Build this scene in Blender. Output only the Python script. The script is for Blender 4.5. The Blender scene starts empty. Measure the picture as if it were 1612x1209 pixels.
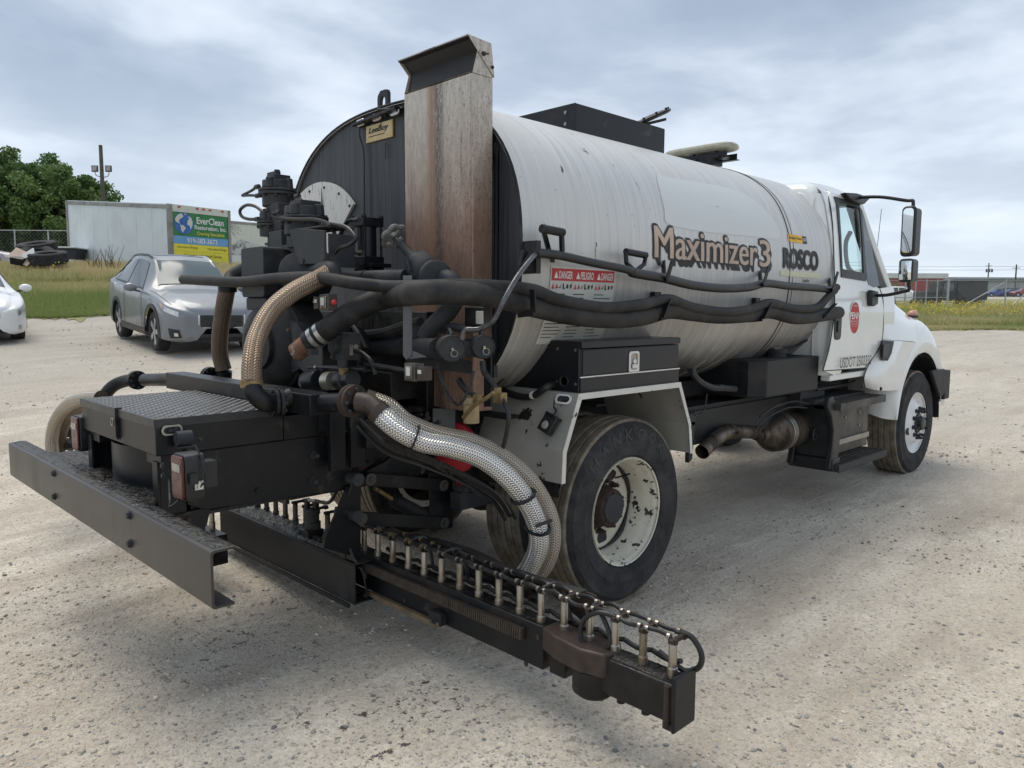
import bpy, math, random
import numpy as np
from mathutils import Vector, Matrix
random.seed(7)
RNG = np.random.default_rng(11)
rad = math.radians
sc = bpy.context.scene
COL = sc.collection

# ------------------------------------------------------------------ camera
CAM = np.array([-3.32955562, -3.63744357, 1.62060181])
YAW, PITCH, ROLL, FPX = rad(45.37090393), rad(-5.6751047), rad(0.23575747), 1202.943
_f = np.array([math.cos(PITCH)*math.cos(YAW), math.cos(PITCH)*math.sin(YAW), math.sin(PITCH)])
_r = np.array([math.sin(YAW), -math.cos(YAW), 0.0]); _u = np.cross(_r, _f)
_r2 = _r*math.cos(ROLL)+_u*math.sin(ROLL); _u2 = -_r*math.sin(ROLL)+_u*math.cos(ROLL)
cam = bpy.data.cameras.new('camera'); camo = bpy.data.objects.new('camera', cam); COL.objects.link(camo)
cam.sensor_width = 36; cam.lens = FPX/1612*36; cam.clip_start = 0.05; cam.clip_end = 3000
M = Matrix(((_r2[0], _u2[0], -_f[0], CAM[0]), (_r2[1], _u2[1], -_f[1], CAM[1]), (_r2[2], _u2[2], -_f[2], CAM[2]), (0, 0, 0, 1)))
camo.matrix_world = M
sc.camera = camo

# ------------------------------------------------------------------ light
SUN_EL, SUN_AZ = 68, 100          # azimuth of the sun, degrees from +X towards +Y
sd = Vector((math.cos(rad(SUN_EL))*math.cos(rad(SUN_AZ)), math.cos(rad(SUN_EL))*math.sin(rad(SUN_AZ)), math.sin(rad(SUN_EL))))
sun = bpy.data.lights.new('sun', 'SUN'); suno = bpy.data.objects.new('sun', sun); COL.objects.link(suno)
sun.energy = 1.5; sun.angle = rad(40); sun.color = (1.0, 0.93, 0.82)
suno.rotation_euler = sd.to_track_quat('Z', 'Y').to_euler()
world = bpy.data.worlds.new('World'); sc.world = world; world.use_nodes = True
wn = world.node_tree.nodes; wl = world.node_tree.links; wn.clear()
def wnode(t, **k):
    n = wn.new(t)
    for a, b in k.items(): setattr(n, a, b)
    return n
wo = wnode('ShaderNodeOutputWorld'); bg = wnode('ShaderNodeBackground'); bg.inputs[1].default_value = 0.1
sky = wnode('ShaderNodeTexSky', sky_type='NISHITA', sun_disc=False); sky.sun_elevation = rad(SUN_EL); sky.sun_rotation = rad(90-SUN_AZ)
tc = wnode('ShaderNodeTexCoord'); sep = wnode('ShaderNodeSeparateXYZ'); wl.new(tc.outputs['Generated'], sep.inputs[0])
def wmath(op, a, b=None):
    n = wnode('ShaderNodeMath', operation=op)
    for i, x in enumerate((a, b)):
        if x is None: continue
        if isinstance(x, (int, float)): n.inputs[i].default_value = x
        else: wl.new(x, n.inputs[i])
    return n.outputs[0]
zc = wmath('ADD', wmath('MAXIMUM', sep.outputs[2], 0.0), 0.16)
comb = wnode('ShaderNodeCombineXYZ')
wl.new(wmath('DIVIDE', sep.outputs[0], zc), comb.inputs[0]); wl.new(wmath('DIVIDE', sep.outputs[1], zc), comb.inputs[1])
def wnoise(scale, detail, rough, dist, off=(0, 0, 0)):
    mp = wnode('ShaderNodeMapping'); mp.inputs['Location'].default_value = off; wl.new(comb.outputs[0], mp.inputs[0])
    n = wnode('ShaderNodeTexNoise'); wl.new(mp.outputs[0], n.inputs['Vector'])
    n.inputs['Scale'].default_value = scale; n.inputs['Detail'].default_value = detail
    n.inputs['Roughness'].default_value = rough; n.inputs['Distortion'].default_value = dist
    return n.outputs[0]
def wramp(x, stops):
    r = wnode('ShaderNodeValToRGB'); wl.new(x, r.inputs[0]); e = r.color_ramp
    while len(e.elements) < len(stops): e.elements.new(0.5)
    for k, (p, c) in enumerate(stops):
        e.elements[k].position = p; e.elements[k].color = (c[0], c[1], c[2], 1)
    return r.outputs[0]
n1 = wnoise(0.62, 5, 0.5, 0.25, (3.1, 1.7, 0)); n2 = wnoise(1.9, 5, 0.55, 0.2, (7.3, 2.2, 0))
nn = wmath('ADD', wmath('MULTIPLY', n1, 0.72), wmath('MULTIPLY', n2, 0.28))
cloud = wramp(nn, [(0.40, (0.255, 0.31, 0.395)), (0.475, (0.33, 0.385, 0.47)), (0.53, (0.46, 0.515, 0.59)), (0.60, (0.59, 0.635, 0.69)), (0.70, (0.70, 0.735, 0.77))])
hz = wramp(sep.outputs[2], [(0.0, (1, 1, 1)), (0.10, (0.55, 0.55, 0.55)), (0.28, (0, 0, 0))])
mixh = wnode('ShaderNodeMix', data_type='RGBA'); wl.new(hz, mixh.inputs[0]); wl.new(cloud, mixh.inputs[6]); mixh.inputs[7].default_value = (0.53, 0.59, 0.655, 1)
sc10 = wnode('ShaderNodeVectorMath', operation='SCALE'); wl.new(mixh.outputs[2], sc10.inputs[0]); sc10.inputs['Scale'].default_value = 10.0
mixs = wnode('ShaderNodeMix', data_type='RGBA'); mixs.inputs[0].default_value = 0.94
wl.new(sky.outputs[0], mixs.inputs[6]); wl.new(sc10.outputs[0], mixs.inputs[7])
wl.new(mixs.outputs[2], bg.inputs[0]); wl.new(bg.outputs[0], wo.inputs[0])
vs = sc.view_settings; sc.display_settings.display_device = 'sRGB'
vs.view_transform = 'Standard'; vs.look = 'None'; vs.gamma = 1; vs.use_curve_mapping = False; vs.exposure = 0.68
sc.render.engine = 'CYCLES'

# ------------------------------------------------------------------ pixel -> place helpers
def ray(px, py):
    return _f+_r2*(px-806)/FPX-_u2*(py-604.5)/FPX
def P(px, py, ax, v):
    d = ray(px, py); i = 'xyz'.index(ax); t = (v-CAM[i])/d[i]; return CAM+d*t
def pts(lst, ax=None, v=None):
    """list of (px,py,ax,v) or (px,py) with a shared plane"""
    return [tuple(P(p[0], p[1], p[2] if len(p) > 2 else ax, p[3] if len(p) > 3 else v)) for p in lst]
fw = np.array([math.cos(YAW), math.sin(YAW)]); rt = np.array([math.sin(YAW), -math.cos(YAW)])
def smooth(t): t = np.clip(t, 0, 1); return t*t*(3-2*t)
LD = [-50, 4, 14, 19, 24, 28, 45, 60, 90, 3000]; LZ = [0, 0, .84, 1.2, 2.2, 2.75, 3.7, 4.1, 4.3, 4.3]
RD = [-50, 7, 11, 30, 46, 118, 150, 260, 3000]; RZ = [0, 0, .06, .82, 1.5, 3.5, 4.2, 5.2, 5.2]
def ground_dl(d, l):
    d = np.asarray(d, float); l = np.asarray(l, float)
    a = np.arctan2(l, np.maximum(d, 0.1)); t = smooth((a+.36)/.5)
    R_ = np.hypot(d, l*.35)*np.sign(d)
    # soften the profile
    zl = sum(np.interp(R_+o, LD, LZ) for o in (-1, -.5, 0, .5, 1))/5
    zr = sum(np.interp(R_+o, RD, RZ) for o in (-2, -1, 0, 1, 2))/5
    return zl*(1-t)+zr*t
def wxy(d, l):
    return CAM[0]+fw[0]*d+rt[0]*l, CAM[1]+fw[1]*d+rt[1]*l
def dl(x, y):
    return (x-CAM[0])*fw[0]+(y-CAM[1])*fw[1], (x-CAM[0])*rt[0]+(y-CAM[1])*rt[1]
def gz(x, y):
    d, l = dl(x, y); return float(ground_dl(d, l))
def far(px, d, py=None):
    """place at pixel column px, forward distance d -> (x,y,ground z); with py the height z too"""
    l = (px-806)/FPX*d; x, y = wxy(d, l)
    z = float(ground_dl(d, l)) if py is None else 1.62+(485-py+(-(px-806))*0.0041)*d/FPX
    return x, y, z

# ------------------------------------------------------------------ mesh builder
def nrm(v): v = np.asarray(v, float); return v/max(1e-12, np.linalg.norm(v))
def frame(d):
    d = nrm(d); a = np.array([0, 0, 1.]) if abs(d[2]) < .9 else np.array([1., 0, 0])
    x = nrm(np.cross(a, d)); return x, np.cross(d, x), d
def catmull(p, sub=6, closed=False):
    p = [np.asarray(q, float) for q in p]
    if len(p) < 3 and not closed: return p
    out = []; n = len(p); rng = range(n) if closed else range(n-1)
    for i in rng:
        p0 = p[(i-1) % n] if closed else p[max(i-1, 0)]; p1 = p[i]; p2 = p[(i+1) % n]
        p3 = p[(i+2) % n] if closed else p[min(i+2, n-1)]
        for k in range(sub):
            t = k/sub
            out.append(.5*((2*p1)+(-p0+p2)*t+(2*p0-5*p1+4*p2-p3)*t*t+(-p0+3*p1-3*p2+p3)*t**3))
    if not closed: out.append(p[-1])
    return out
class MB:
    def __init__(s): s.v = []; s.f = []; s.uv = {}
    def add(s, vs, fs, uv=None):
        o = len(s.v); s.v += [tuple(map(float, q)) for q in vs]
        for i, f in enumerate(fs):
            if uv: s.uv[len(s.f)] = uv[i]
            s.f.append(tuple(a+o for a in f))
        return s
    def box(s, c, d, R=None):
        h = np.array(d)/2.; c = np.array(c, float)
        vs = [np.array([i, j, k])*h for i in (-1, 1) for j in (-1, 1) for k in (-1, 1)]
        if R is not None: vs = [np.array(R) @ q for q in vs]
        return s.add([q+c for q in vs], [(0, 1, 3, 2), (4, 6, 7, 5), (0, 4, 5, 1), (2, 3, 7, 6), (0, 2, 6, 4), (1, 5, 7, 3)])
    def bx(s, x0, x1, y0, y1, z0, z1):
        return s.box(((x0+x1)/2, (y0+y1)/2, (z0+z1)/2), (abs(x1-x0), abs(y1-y0), abs(z1-z0)))
    def bar(s, a, b, w, h, up=(0, 0, 1)):
        a = np.array(a, float); b = np.array(b, float); d = nrm(b-a); x = nrm(np.cross(up, d)); z = np.cross(d, x)
        vs = [q+x*i*w/2+z*j*h/2 for q in (a, b) for i, j in ((-1, -1), (1, -1), (1, 1), (-1, 1))]
        return s.add(vs, [(3, 2, 1, 0), (4, 5, 6, 7), (0, 1, 5, 4), (1, 2, 6, 5), (2, 3, 7, 6), (3, 0, 4, 7)])
    def prism(s, poly, ax, a, b):
        """poly 2D in the other two axes (cyclic order), extruded along ax from a to b"""
        i = 'xyz'.index(ax); j, k = [(1, 2), (0, 2), (0, 1)][i]; n = len(poly); vs = []
        for t in (a, b):
            for p in poly:
                q = [0, 0, 0]; q[i] = t; q[j] = p[0]; q[k] = p[1]; vs.append(q)
        return s.add(vs, [tuple(range(n))[::-1], tuple(range(n, 2*n))]+[(q, (q+1) % n, (q+1) % n+n, q+n) for q in range(n)])
    def slab(s, poly3, th):
        """3D polygon given thickness along its normal"""
        p = [np.array(q, float) for q in poly3]; n = len(p)
        nn_ = nrm(sum((np.cross(p[i]-p[0], p[(i+1) % n]-p[0]) for i in range(1, n-1)), np.zeros(3)))
        vs = p+[q-nn_*th for q in p]
        return s.add(vs, [tuple(range(n)), tuple(range(n, 2*n))[::-1]]+[((q+1) % n, q, q+n, (q+1) % n+n) for q in range(n)])
    def lathe(s, prof, c, d, n=24, cap0=True, cap1=True):
        """prof: (radius, offset along d)"""
        x, y, z = frame(d); c = np.array(c, float); m = len(prof); vs = []
        for r, h in prof:
            for k in range(n):
                a = 2*math.pi*k/n; vs.append(c+z*h+x*r*math.cos(a)+y*r*math.sin(a))
        fs = [(i*n+k, i*n+(k+1) % n, (i+1)*n+(k+1) % n, (i+1)*n+k) for i in range(m-1) for k in range(n)]
        if cap0: fs.append(tuple(range(n))[::-1])
        if cap1: fs.append(tuple(range((m-1)*n, m*n)))
        return s.add(vs, fs)
    def cyl(s, a, b, r, r2=None, n=16):
        a = np.array(a, float); b = np.array(b, float)
        return s.lathe([(r, 0), (r2 if r2 is not None else r, float(np.linalg.norm(b-a)))], a, b-a, n)
    def sph(s, c, r, n=12, sq=(1, 1, 1)):
        vs = []; fs = []; m = n//2
        for i in range(m+1):
            t = math.pi*i/m
            for k in range(n):
                a = 2*math.pi*k/n; vs.append((c[0]+r*sq[0]*math.sin(t)*math.cos(a), c[1]+r*sq[1]*math.sin(t)*math.sin(a), c[2]+r*sq[2]*math.cos(t)))
        for i in range(m):
            for k in range(n): fs.append((i*n+k, (i+1)*n+k, (i+1)*n+(k+1) % n, i*n+(k+1) % n))
        return s.add(vs, fs)
    def tube(s, p, r, n=12, sub=6, sm=True, closed=False, cap=True):
        q = catmull(p, sub, closed) if sm else [np.asarray(a, float) for a in p]
        m = len(q); T = []
        for i in range(m):
            if closed: T.append(nrm(q[(i+1) % m]-q[(i-1) % m]))
            else: T.append(nrm(q[min(i+1, m-1)]-q[max(i-1, 0)]))
        x, y, _ = frame(T[0]); vs = []; L = 0; Ls = []
        for i in range(m):
            if i:
                x = nrm(x-T[i]*np.dot(x, T[i])); L += np.linalg.norm(q[i]-q[i-1])
            y = np.cross(T[i], x); Ls.append(L)
            rr = r(i/(m-1)) if callable(r) else r
            for k in range(n):
                a = 2*math.pi*k/n; vs.append(q[i]+x*rr*math.cos(a)+y*rr*math.sin(a))
        fs = []; uv = []
        rows = m if closed else m-1
        for i in range(rows):
            j = (i+1) % m; L1 = Ls[j] if j > i else Ls[i]+np.linalg.norm(q[0]-q[-1])
            for k in range(n):
                fs.append((i*n+k, i*n+(k+1) % n, j*n+(k+1) % n, j*n+k))
                uv.append(((k/n, Ls[i]), ((k+1)/n, Ls[i]), ((k+1)/n, L1), (k/n, L1)))
        if cap and not closed:
            fs += [tuple(range(n))[::-1], tuple(range((m-1)*n, m*n))]; uv += [[(0, 0)]*n]*2
        return s.add(vs, fs, uv)
    def bolt(s, c, d, r=.012, h=.01, wash=True):
        if wash: s.lathe([(r*1.35, 0), (r*1.35, h*.25)], c, d, 12)
        return s.lathe([(r, h*.25), (r, h)], c, d, 6)
    def boltring(s, c, d, R, k, r=.01, h=.012, ph=0):
        x, y, z = frame(d)
        for i in range(k):
            a = 2*math.pi*i/k+ph; s.bolt(np.array(c)+x*R*math.cos(a)+y*R*math.sin(a), d, r, h, False)
        return s
    def grid(s, G, flip=False, uvs=False):
        nu = len(G); nv = len(G[0]); vs = [q for row in G for q in row]; fs = []
        for i in range(nu-1):
            for j in range(nv-1):
                f = (i*nv+j, i*nv+j+1, (i+1)*nv+j+1, (i+1)*nv+j); fs.append(f[::-1] if flip else f)
        return s.add(vs, fs)
    def mesh(s, name='m'):
        me = bpy.data.meshes.new(name); me.from_pydata(s.v, [], s.f)
        if s.uv:
            ul = me.uv_layers.new(name='UVMap')
            for i, p in enumerate(me.polygons):
                if i in s.uv:
                    for li, q in zip(p.loop_indices, s.uv[i]): ul.data[li].uv = q
        me.validate(); me.update(); return me
def put(name, me, m, parent=None, label=None, cat=None, group=None, kind=None, bevel=0, sharp=35, thick=0):
    o = bpy.data.objects.new(name, me); COL.objects.link(o)
    if m is not None and len(me.materials) == 0: me.materials.append(m)
    me.polygons.foreach_set('use_smooth', [sharp > 0]*len(me.polygons))
    try: me.set_sharp_from_angle(angle=rad(sharp))
    except Exception: pass
    if bevel:
        b = o.modifiers.new('bevel', 'BEVEL'); b.width = bevel; b.segments = 2; b.limit_method = 'ANGLE'; b.angle_limit = rad(40)
        b.harden_normals = False
    if parent is not None: o.parent = parent
    for k, v in (('label', label), ('category', cat), ('group', group), ('kind', kind)):
        if v: o[k] = v
    return o
def obj(name, mb, m, parent=None, **k):
    me = mb.mesh(name)
    # consistent outward normals
    import bmesh
    bm = bmesh.new(); bm.from_mesh(me); bmesh.ops.recalc_face_normals(bm, faces=bm.faces); bm.to_mesh(me); bm.free()
    return put(name, me, m, parent, **k)
def thing(name, label, cat, loc=(0, 0, 0), rotz=0, group=None):
    o = bpy.data.objects.new(name, None); COL.objects.link(o); o.empty_display_size = .2
    o.location = loc; o.rotation_euler = (0, 0, rotz); o['label'] = label; o['category'] = cat
    if group: o['group'] = group
    return o
def dup(root, loc, rotz, label, group=None):
    r = root.copy(); COL.objects.link(r); r.location = loc; r.rotation_euler = (0, 0, rotz); r['label'] = label
    if group: r['group'] = group
    for ch in list(root.children):
        c = ch.copy(); COL.objects.link(c); c.parent = r
        for g in list(ch.children):
            e = g.copy(); COL.objects.link(e); e.parent = c
    return r
_deps = None
def text_mesh(txt, size=1.0, extrude=0.0, offset=0.0, shear=0.0, spacing=1.0):
    """flat text as a plain mesh: returns (verts Nx3, faces) with x to the right, y up, origin at left baseline"""
    cu = bpy.data.curves.new('t', 'FONT'); cu.body = txt; cu.size = size; cu.extrude = extrude; cu.offset = offset
    cu.shear = shear; cu.space_character = spacing; cu.resolution_u = 3
    o = bpy.data.objects.new('t', cu); COL.objects.link(o)
    dg = bpy.context.evaluated_depsgraph_get(); me = bpy.data.meshes.new_from_object(o.evaluated_get(dg))
    v = np.array([tuple(q.co) for q in me.vertices]); f = [tuple(p.vertices) for p in me.polygons]
    bpy.data.objects.remove(o); bpy.data.curves.remove(cu); bpy.data.meshes.remove(me)
    return v, f
def fit(v, w, h):
    v = v.copy(); lo = v.min(0); hi = v.max(0); v[:, 0] = (v[:, 0]-lo[0])/(hi[0]-lo[0])*w; v[:, 1] = (v[:, 1]-lo[1])/(hi[1]-lo[1])*h
    return v
def text_obj(name, txt, m, parent, origin, xd, yd, w, h, ex=0.0, off=0.0, shear=0.0, lift=0.003, spacing=1.0, **k):
    v, f = text_mesh(txt, 1, 0, off, shear, spacing); v = fit(v, w, h)
    xd = nrm(xd); yd = nrm(yd); n = np.cross(xd, yd); o = np.array(origin, float)
    mb = MB(); mb.add([o+xd*a[0]+yd*a[1]+n*lift for a in v], f)
    me = mb.mesh(name); return put(name, me, m, parent, **k)
# ------------------------------------------------------------------ materials (colour, grain, wear only)
class NT:
    def __init__(s, name):
        s.m = bpy.data.materials.new(name); s.m.use_nodes = True; s.n = s.m.node_tree.nodes; s.l = s.m.node_tree.links
        s.b = s.n['Principled BSDF']; s.tc = s.n.new('ShaderNodeTexCoord')
    def node(s, t, **k):
        n = s.n.new(t)
        for a, b in k.items(): setattr(n, a, b)
        return n
    def lk(s, a, b): s.l.new(a, b)
    def coord(s, scale=(1, 1, 1), src='Object', loc=(0, 0, 0), rot=(0, 0, 0)):
        mp = s.node('ShaderNodeMapping'); mp.inputs['Scale'].default_value = scale; mp.inputs['Location'].default_value = loc
        mp.inputs['Rotation'].default_value = rot
        s.lk(s.tc.outputs[src], mp.inputs[0]); return mp.outputs[0]
    def noise(s, vec, scale=5, detail=4, rough=.6, dist=0.):
        n = s.node('ShaderNodeTexNoise'); s.lk(vec, n.inputs['Vector']); n.inputs['Scale'].default_value = scale
        n.inputs['Detail'].default_value = detail; n.inputs['Roughness'].default_value = rough; n.inputs['Distortion'].default_value = dist
        return n.outputs[0]
    def voro(s, vec, scale=5, out=0, feature='F1'):
        n = s.node('ShaderNodeTexVoronoi', feature=feature); s.lk(vec, n.inputs['Vector']); n.inputs['Scale'].default_value = scale
        return n.outputs[out]
    def ramp(s, x, stops, interp='LINEAR'):
        r = s.node('ShaderNodeValToRGB'); s.lk(x, r.inputs[0]); e = r.color_ramp; e.interpolation = interp
        while len(e.elements) < len(stops): e.elements.new(.5)
        for k, (p, c) in enumerate(stops):
            if isinstance(c, (int, float)): c = (c, c, c)
            e.elements[k].position = p; e.elements[k].color = (c[0], c[1], c[2], 1)
        return r.outputs[0]
    def mth(s, op, a, b=None, c=None, clamp=False):
        n = s.node('ShaderNodeMath', operation=op, use_clamp=clamp)
        for i, x in enumerate((a, b, c)):
            if x is None: continue
            if isinstance(x, (int, float)): n.inputs[i].default_value = x
            else: s.lk(x, n.inputs[i])
        return n.outputs[0]
    def mix(s, fac, a, b, blend='MIX'):
        n = s.node('ShaderNodeMix', data_type='RGBA', blend_type=blend)
        for i, x in ((0, fac), (6, a), (7, b)):
            if isinstance(x, (int, float)): n.inputs[i].default_value = x
            elif isinstance(x, tuple): n.inputs[i].default_value = (x[0], x[1], x[2], 1)
            else: s.lk(x, n.inputs[i])
        return n.outputs[2]
    def sep(s, vec):
        n = s.node('ShaderNodeSeparateXYZ'); s.lk(vec, n.inputs[0]); return n.outputs
    def set(s, k, v):
        i = s.b.inputs[k]
        if isinstance(v, tuple): i.default_value = (v[0], v[1], v[2], 1)
        elif isinstance(v, (int, float)): i.default_value = v
        else: s.lk(v, i)
    def bump(s, h, strength=.3, dist=.01):
        b = s.node('ShaderNodeBump'); b.inputs['Strength'].default_value = strength; b.inputs['Distance'].default_value = dist
        s.lk(h, b.inputs['Height']); s.lk(b.outputs[0], s.b.inputs['Normal'])
def grimy(name, c1, c2, rough=.5, metal=0., scale=6, lo=.45, hi=.7, vec=(1, 1, 1), bump=.15, bs=60, rough2=None, c3=None, s3=2.5, lo3=.55, hi3=.7, coat=0, bdist=.003, spec=None):
    t = NT(name); n = t.noise(t.coord(vec), scale, 6, .65); f = t.ramp(n, [(lo, 0), (hi, 1)])
    col = t.mix(f, c1, c2)
    if c3: col = t.mix(t.ramp(t.noise(t.coord(vec, loc=(5, 3, 1)), s3, 7, .7), [(lo3, 0), (hi3, 1)]), col, c3)
    t.set('Base Color', col); t.set('Metallic', metal)
    t.set('Roughness', t.ramp(n, [(lo, rough), (hi, rough2 if rough2 is not None else min(1, rough+.25))]))
    if coat: t.set('Coat Weight', coat); t.set('Coat Roughness', .06)
    if spec is not None: t.set('Specular IOR Level', spec)
    if bump: t.bump(t.noise(t.coord(), bs, 4, .6), bump, bdist)
    return t.m
MAT = {}
MAT['black'] = grimy('black_paint', (.009, .010, .012), (.032, .030, .026), .36, 0, 4, .52, .8, bump=.12, rough2=.7, spec=.32, c3=(.085, .076, .063), s3=6, lo3=.60, hi3=.74)
MAT['blackdust'] = grimy('dusty_black_paint', (.014, .015, .017), (.055, .051, .044), .5, 0, 5, .45, .78, bump=.25, bs=90, spec=.3)
MAT['blackclean'] = grimy('satin_black_paint', (.009, .011, .015), (.024, .024, .025), .33, 0, 3, .5, .8, bump=.05, rough2=.5, spec=.4, c3=(.05, .048, .043), s3=9, lo3=.62, hi3=.78)
MAT['tar'] = grimy('tar_crust', (.006, .006, .006), (.02, .018, .015), .22, 0, 14, .4, .7, bump=1.0, bs=38, rough2=.75, bdist=.012, c3=(.07, .045, .028), s3=9, lo3=.6, hi3=.72)
MAT['tarpaint'] = grimy('tar_splashed_black_paint', (.007, .007, .008), (.024, .021, .018), .3, 0, 9, .45, .7, bump=.6, bs=30, rough2=.7, bdist=.006, spec=.35)
MAT['rubber'] = grimy('hose_rubber', (.017, .017, .018), (.064, .060, .054), .6, 0, 7, .42, .72, bump=.3, bs=120, rough2=.85, spec=.3)
MAT['hose'] = grimy('black_hose', (.012, .012, .013), (.035, .034, .032), .42, 0, 9, .5, .75, bump=.2, bs=140)
MAT['castiron'] = grimy('grimy_cast_iron', (.030, .034, .039), (.082, .077, .069), .55, .0, 6, .45, .76, bump=.5, bs=70, rough2=.85, spec=.3)
MAT['steel'] = grimy('worn_steel', (.34, .32, .29), (.14, .11, .08), .33, .85, 12, .48, .72, bump=.1, rough2=.6)
MAT['nozzle'] = grimy('nozzle_steel', (.36, .33, .28), (.16, .12, .07), .3, .8, 14, .46, .7, vec=(1, 1, .35), bump=.1, rough2=.6)
MAT['chrome'] = grimy('bright_plated_metal', (.62, .62, .61), (.4, .38, .35), .3, .9, 10, .5, .8, bump=0)
MAT['brass'] = grimy('dirty_brass', (.28, .20, .09), (.12, .08, .045), .5, .5, 16, .45, .7, bump=.1)
MAT['rust'] = grimy('rusty_steel', (.055, .034, .026), (.035, .026, .022), .75, .1, 12, .4, .7, bump=.6, bs=70)
MAT['rustorange'] = grimy('orange_rust_nipple', (.24, .125, .075), (.11, .06, .04), .7, .1, 24, .38, .66, bump=.5, bs=80, c3=(.35, .30, .25), s3=12, lo3=.62, hi3=.68)
MAT['brownsteel'] = grimy('brown_bare_steel', (.062, .044, .037), (.032, .025, .022), .45, .3, 10, .4, .7, bump=.25, bs=50)
MAT['rackteeth'] = grimy('gear_rack_steel', (.17, .145, .12), (.07, .05, .038), .4, .6, 14, .4, .7, bump=.1)
MAT['cabwhite'] = grimy('white_cab_paint', (.76, .78, .76), (.68, .69, .66), .16, 0, 2.2, .45, .8, bump=0, coat=.6, rough2=.3)
MAT['plastic'] = grimy('black_plastic', (.014, .015, .016), (.03, .03, .03), .42, 0, 8, .5, .8, bump=.15, bs=150)
MAT['greymetal'] = grimy('grey_painted_steel', (.12, .125, .13), (.07, .07, .07), .45, .2, 5, .45, .75, bump=.1)
MAT['battery'] = grimy('dusty_brown_grey_panel', (.10, .092, .082), (.055, .05, .045), .45, .4, 4, .4, .7, bump=.1)
MAT['muffler'] = grimy('sooty_stainless', (.16, .13, .10), (.035, .026, .02), .38, .7, 9, .4, .62, vec=(1, 1, .25), bump=.2)
MAT['red'] = grimy('red_painted_steel', (.42, .02, .03), (.2, .015, .02), .45, 0, 6, .5, .75, bump=.1)
MAT['redlens'] = grimy('red_lens', (.085, .012, .012), (.045, .01, .01), .18, 0, 20, .45, .7, bump=.1, bs=200)
MAT['clearlens'] = grimy('milky_clear_lens', (.36, .34, .30), (.22, .20, .17), .15, 0, 20, .45, .7, bump=.1, bs=200)
MAT['beige'] = grimy('aged_beige_lens', (.38, .37, .29), (.25, .24, .19), .35, 0, 12, .42, .7, bump=.15, c3=(.05, .05, .04), s3=22, lo3=.66, hi3=.7)
MAT['ambersign'] = grimy('yellowed_sign_plate', (.55, .40, .17), (.62, .54, .34), .4, 0, 10, .4, .65, bump=0, c3=(.04, .03, .02), s3=16, lo3=.6, hi3=.66)
MAT['ink'] = grimy('black_ink', (.018, .018, .02), (.03, .03, .03), .5, 0, 6, bump=0)
MAT['white'] = grimy('white_print', (.75, .75, .73), (.62, .62, .58), .5, 0, 6, bump=0)
MAT['tanink'] = grimy('crackled_tan_vinyl', (.52, .40, .31), (.44, .33, .26), .45, 0, 5, bump=0)
MAT['creamstrip'] = grimy('faded_cream_vinyl', (.66, .66, .45), (.58, .57, .42), .5, 0, 8, bump=0)
MAT['yellow'] = grimy('yellow_print', (.78, .46, .03), (.62, .38, .05), .5, 0, 6, bump=0)
MAT['dangerred'] = grimy('red_print', (.50, .035, .04), (.42, .04, .05), .5, 0, 6, bump=0)
MAT['labelwhite'] = grimy('off_white_label', (.60, .61, .55), (.52, .52, .46), .5, 0, 9, bump=0)
MAT['glass'] = None
t = NT('tinted_glass'); t.set('Base Color', (.02, .03, .035)); t.set('Roughness', .04); t.set('Specular IOR Level', .9); t.set('Metallic', .0); MAT['glass'] = t.m
t = NT('car_windscreen'); t.set('Base Color', (.085, .11, .12)); t.set('Roughness', .10); t.set('Specular IOR Level', .45); MAT['carglass'] = t.m
t = NT('clear_window_glass'); t.set('Base Color', (.80, .92, .90)); t.set('Roughness', .0); t.set('Transmission Weight', 1.0); t.set('IOR', 1.01); MAT['clear'] = t.m
t.set('Specular IOR Level', .5); t.set('Coat Weight', .6); t.set('Coat Roughness', .0)
t = NT('mirror_glass'); t.set('Base Color', (.8, .85, .86)); t.set('Metallic', 1.0); t.set('Roughness', .02); MAT['mirror'] = t.m
# chipped white wheel rim: paint lost in patches, tar splashes
def chipped(name, base, lo=.60, hi=.625, scale=9, sp=60):
    t = NT(name); n = t.noise(t.coord(), 3, 5, .6); col = t.mix(t.ramp(n, [(.35, 0), (.75, 1)]), base, tuple(c*.72 for c in base))
    ch = t.ramp(t.noise(t.coord(loc=(3, 1, 2)), scale, 6, .6), [(lo, 0), (hi, 1)])
    v = t.ramp(t.voro(t.coord((1, 1, 1)), sp), [(.06, 1), (.10, 0)]); msk = t.ramp(t.noise(t.coord(loc=(9, 1, 2)), 6, 2), [(.5, 0), (.6, 1)])
    sp_ = t.mth('MULTIPLY', v, msk)
    col = t.mix(ch, col, (.02, .018, .016)); col = t.mix(sp_, col, (.018, .016, .014))
    rs = t.ramp(t.noise(t.coord(loc=(1, 7, 2)), 7, 5, .7), [(.58, 0), (.75, 1)]); col = t.mix(t.mth('MULTIPLY', rs, .3), col, (.34, .25, .15))
    t.set('Base Color', col); t.set('Roughness', .42); t.bump(ch, .3, .002); return t.m
MAT['rim'] = chipped('chipped_cream_rim_paint', (.70, .66, .54), lo=.60, hi=.612, scale=17)
MAT['fender'] = chipped('tar_spotted_grey_fender_paint', (.36, .35, .31), lo=.645, hi=.66, scale=7, sp=38)
MAT['fenderedge'] = chipped('scuffed_white_edge_paint', (.70, .69, .63), lo=.63, hi=.66, scale=14, sp=60)
MAT['whiterim'] = grimy('white_wheel_paint', (.78, .78, .77), (.66, .65, .62), .3, 0, 5, .5, .8, bump=0)
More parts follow.
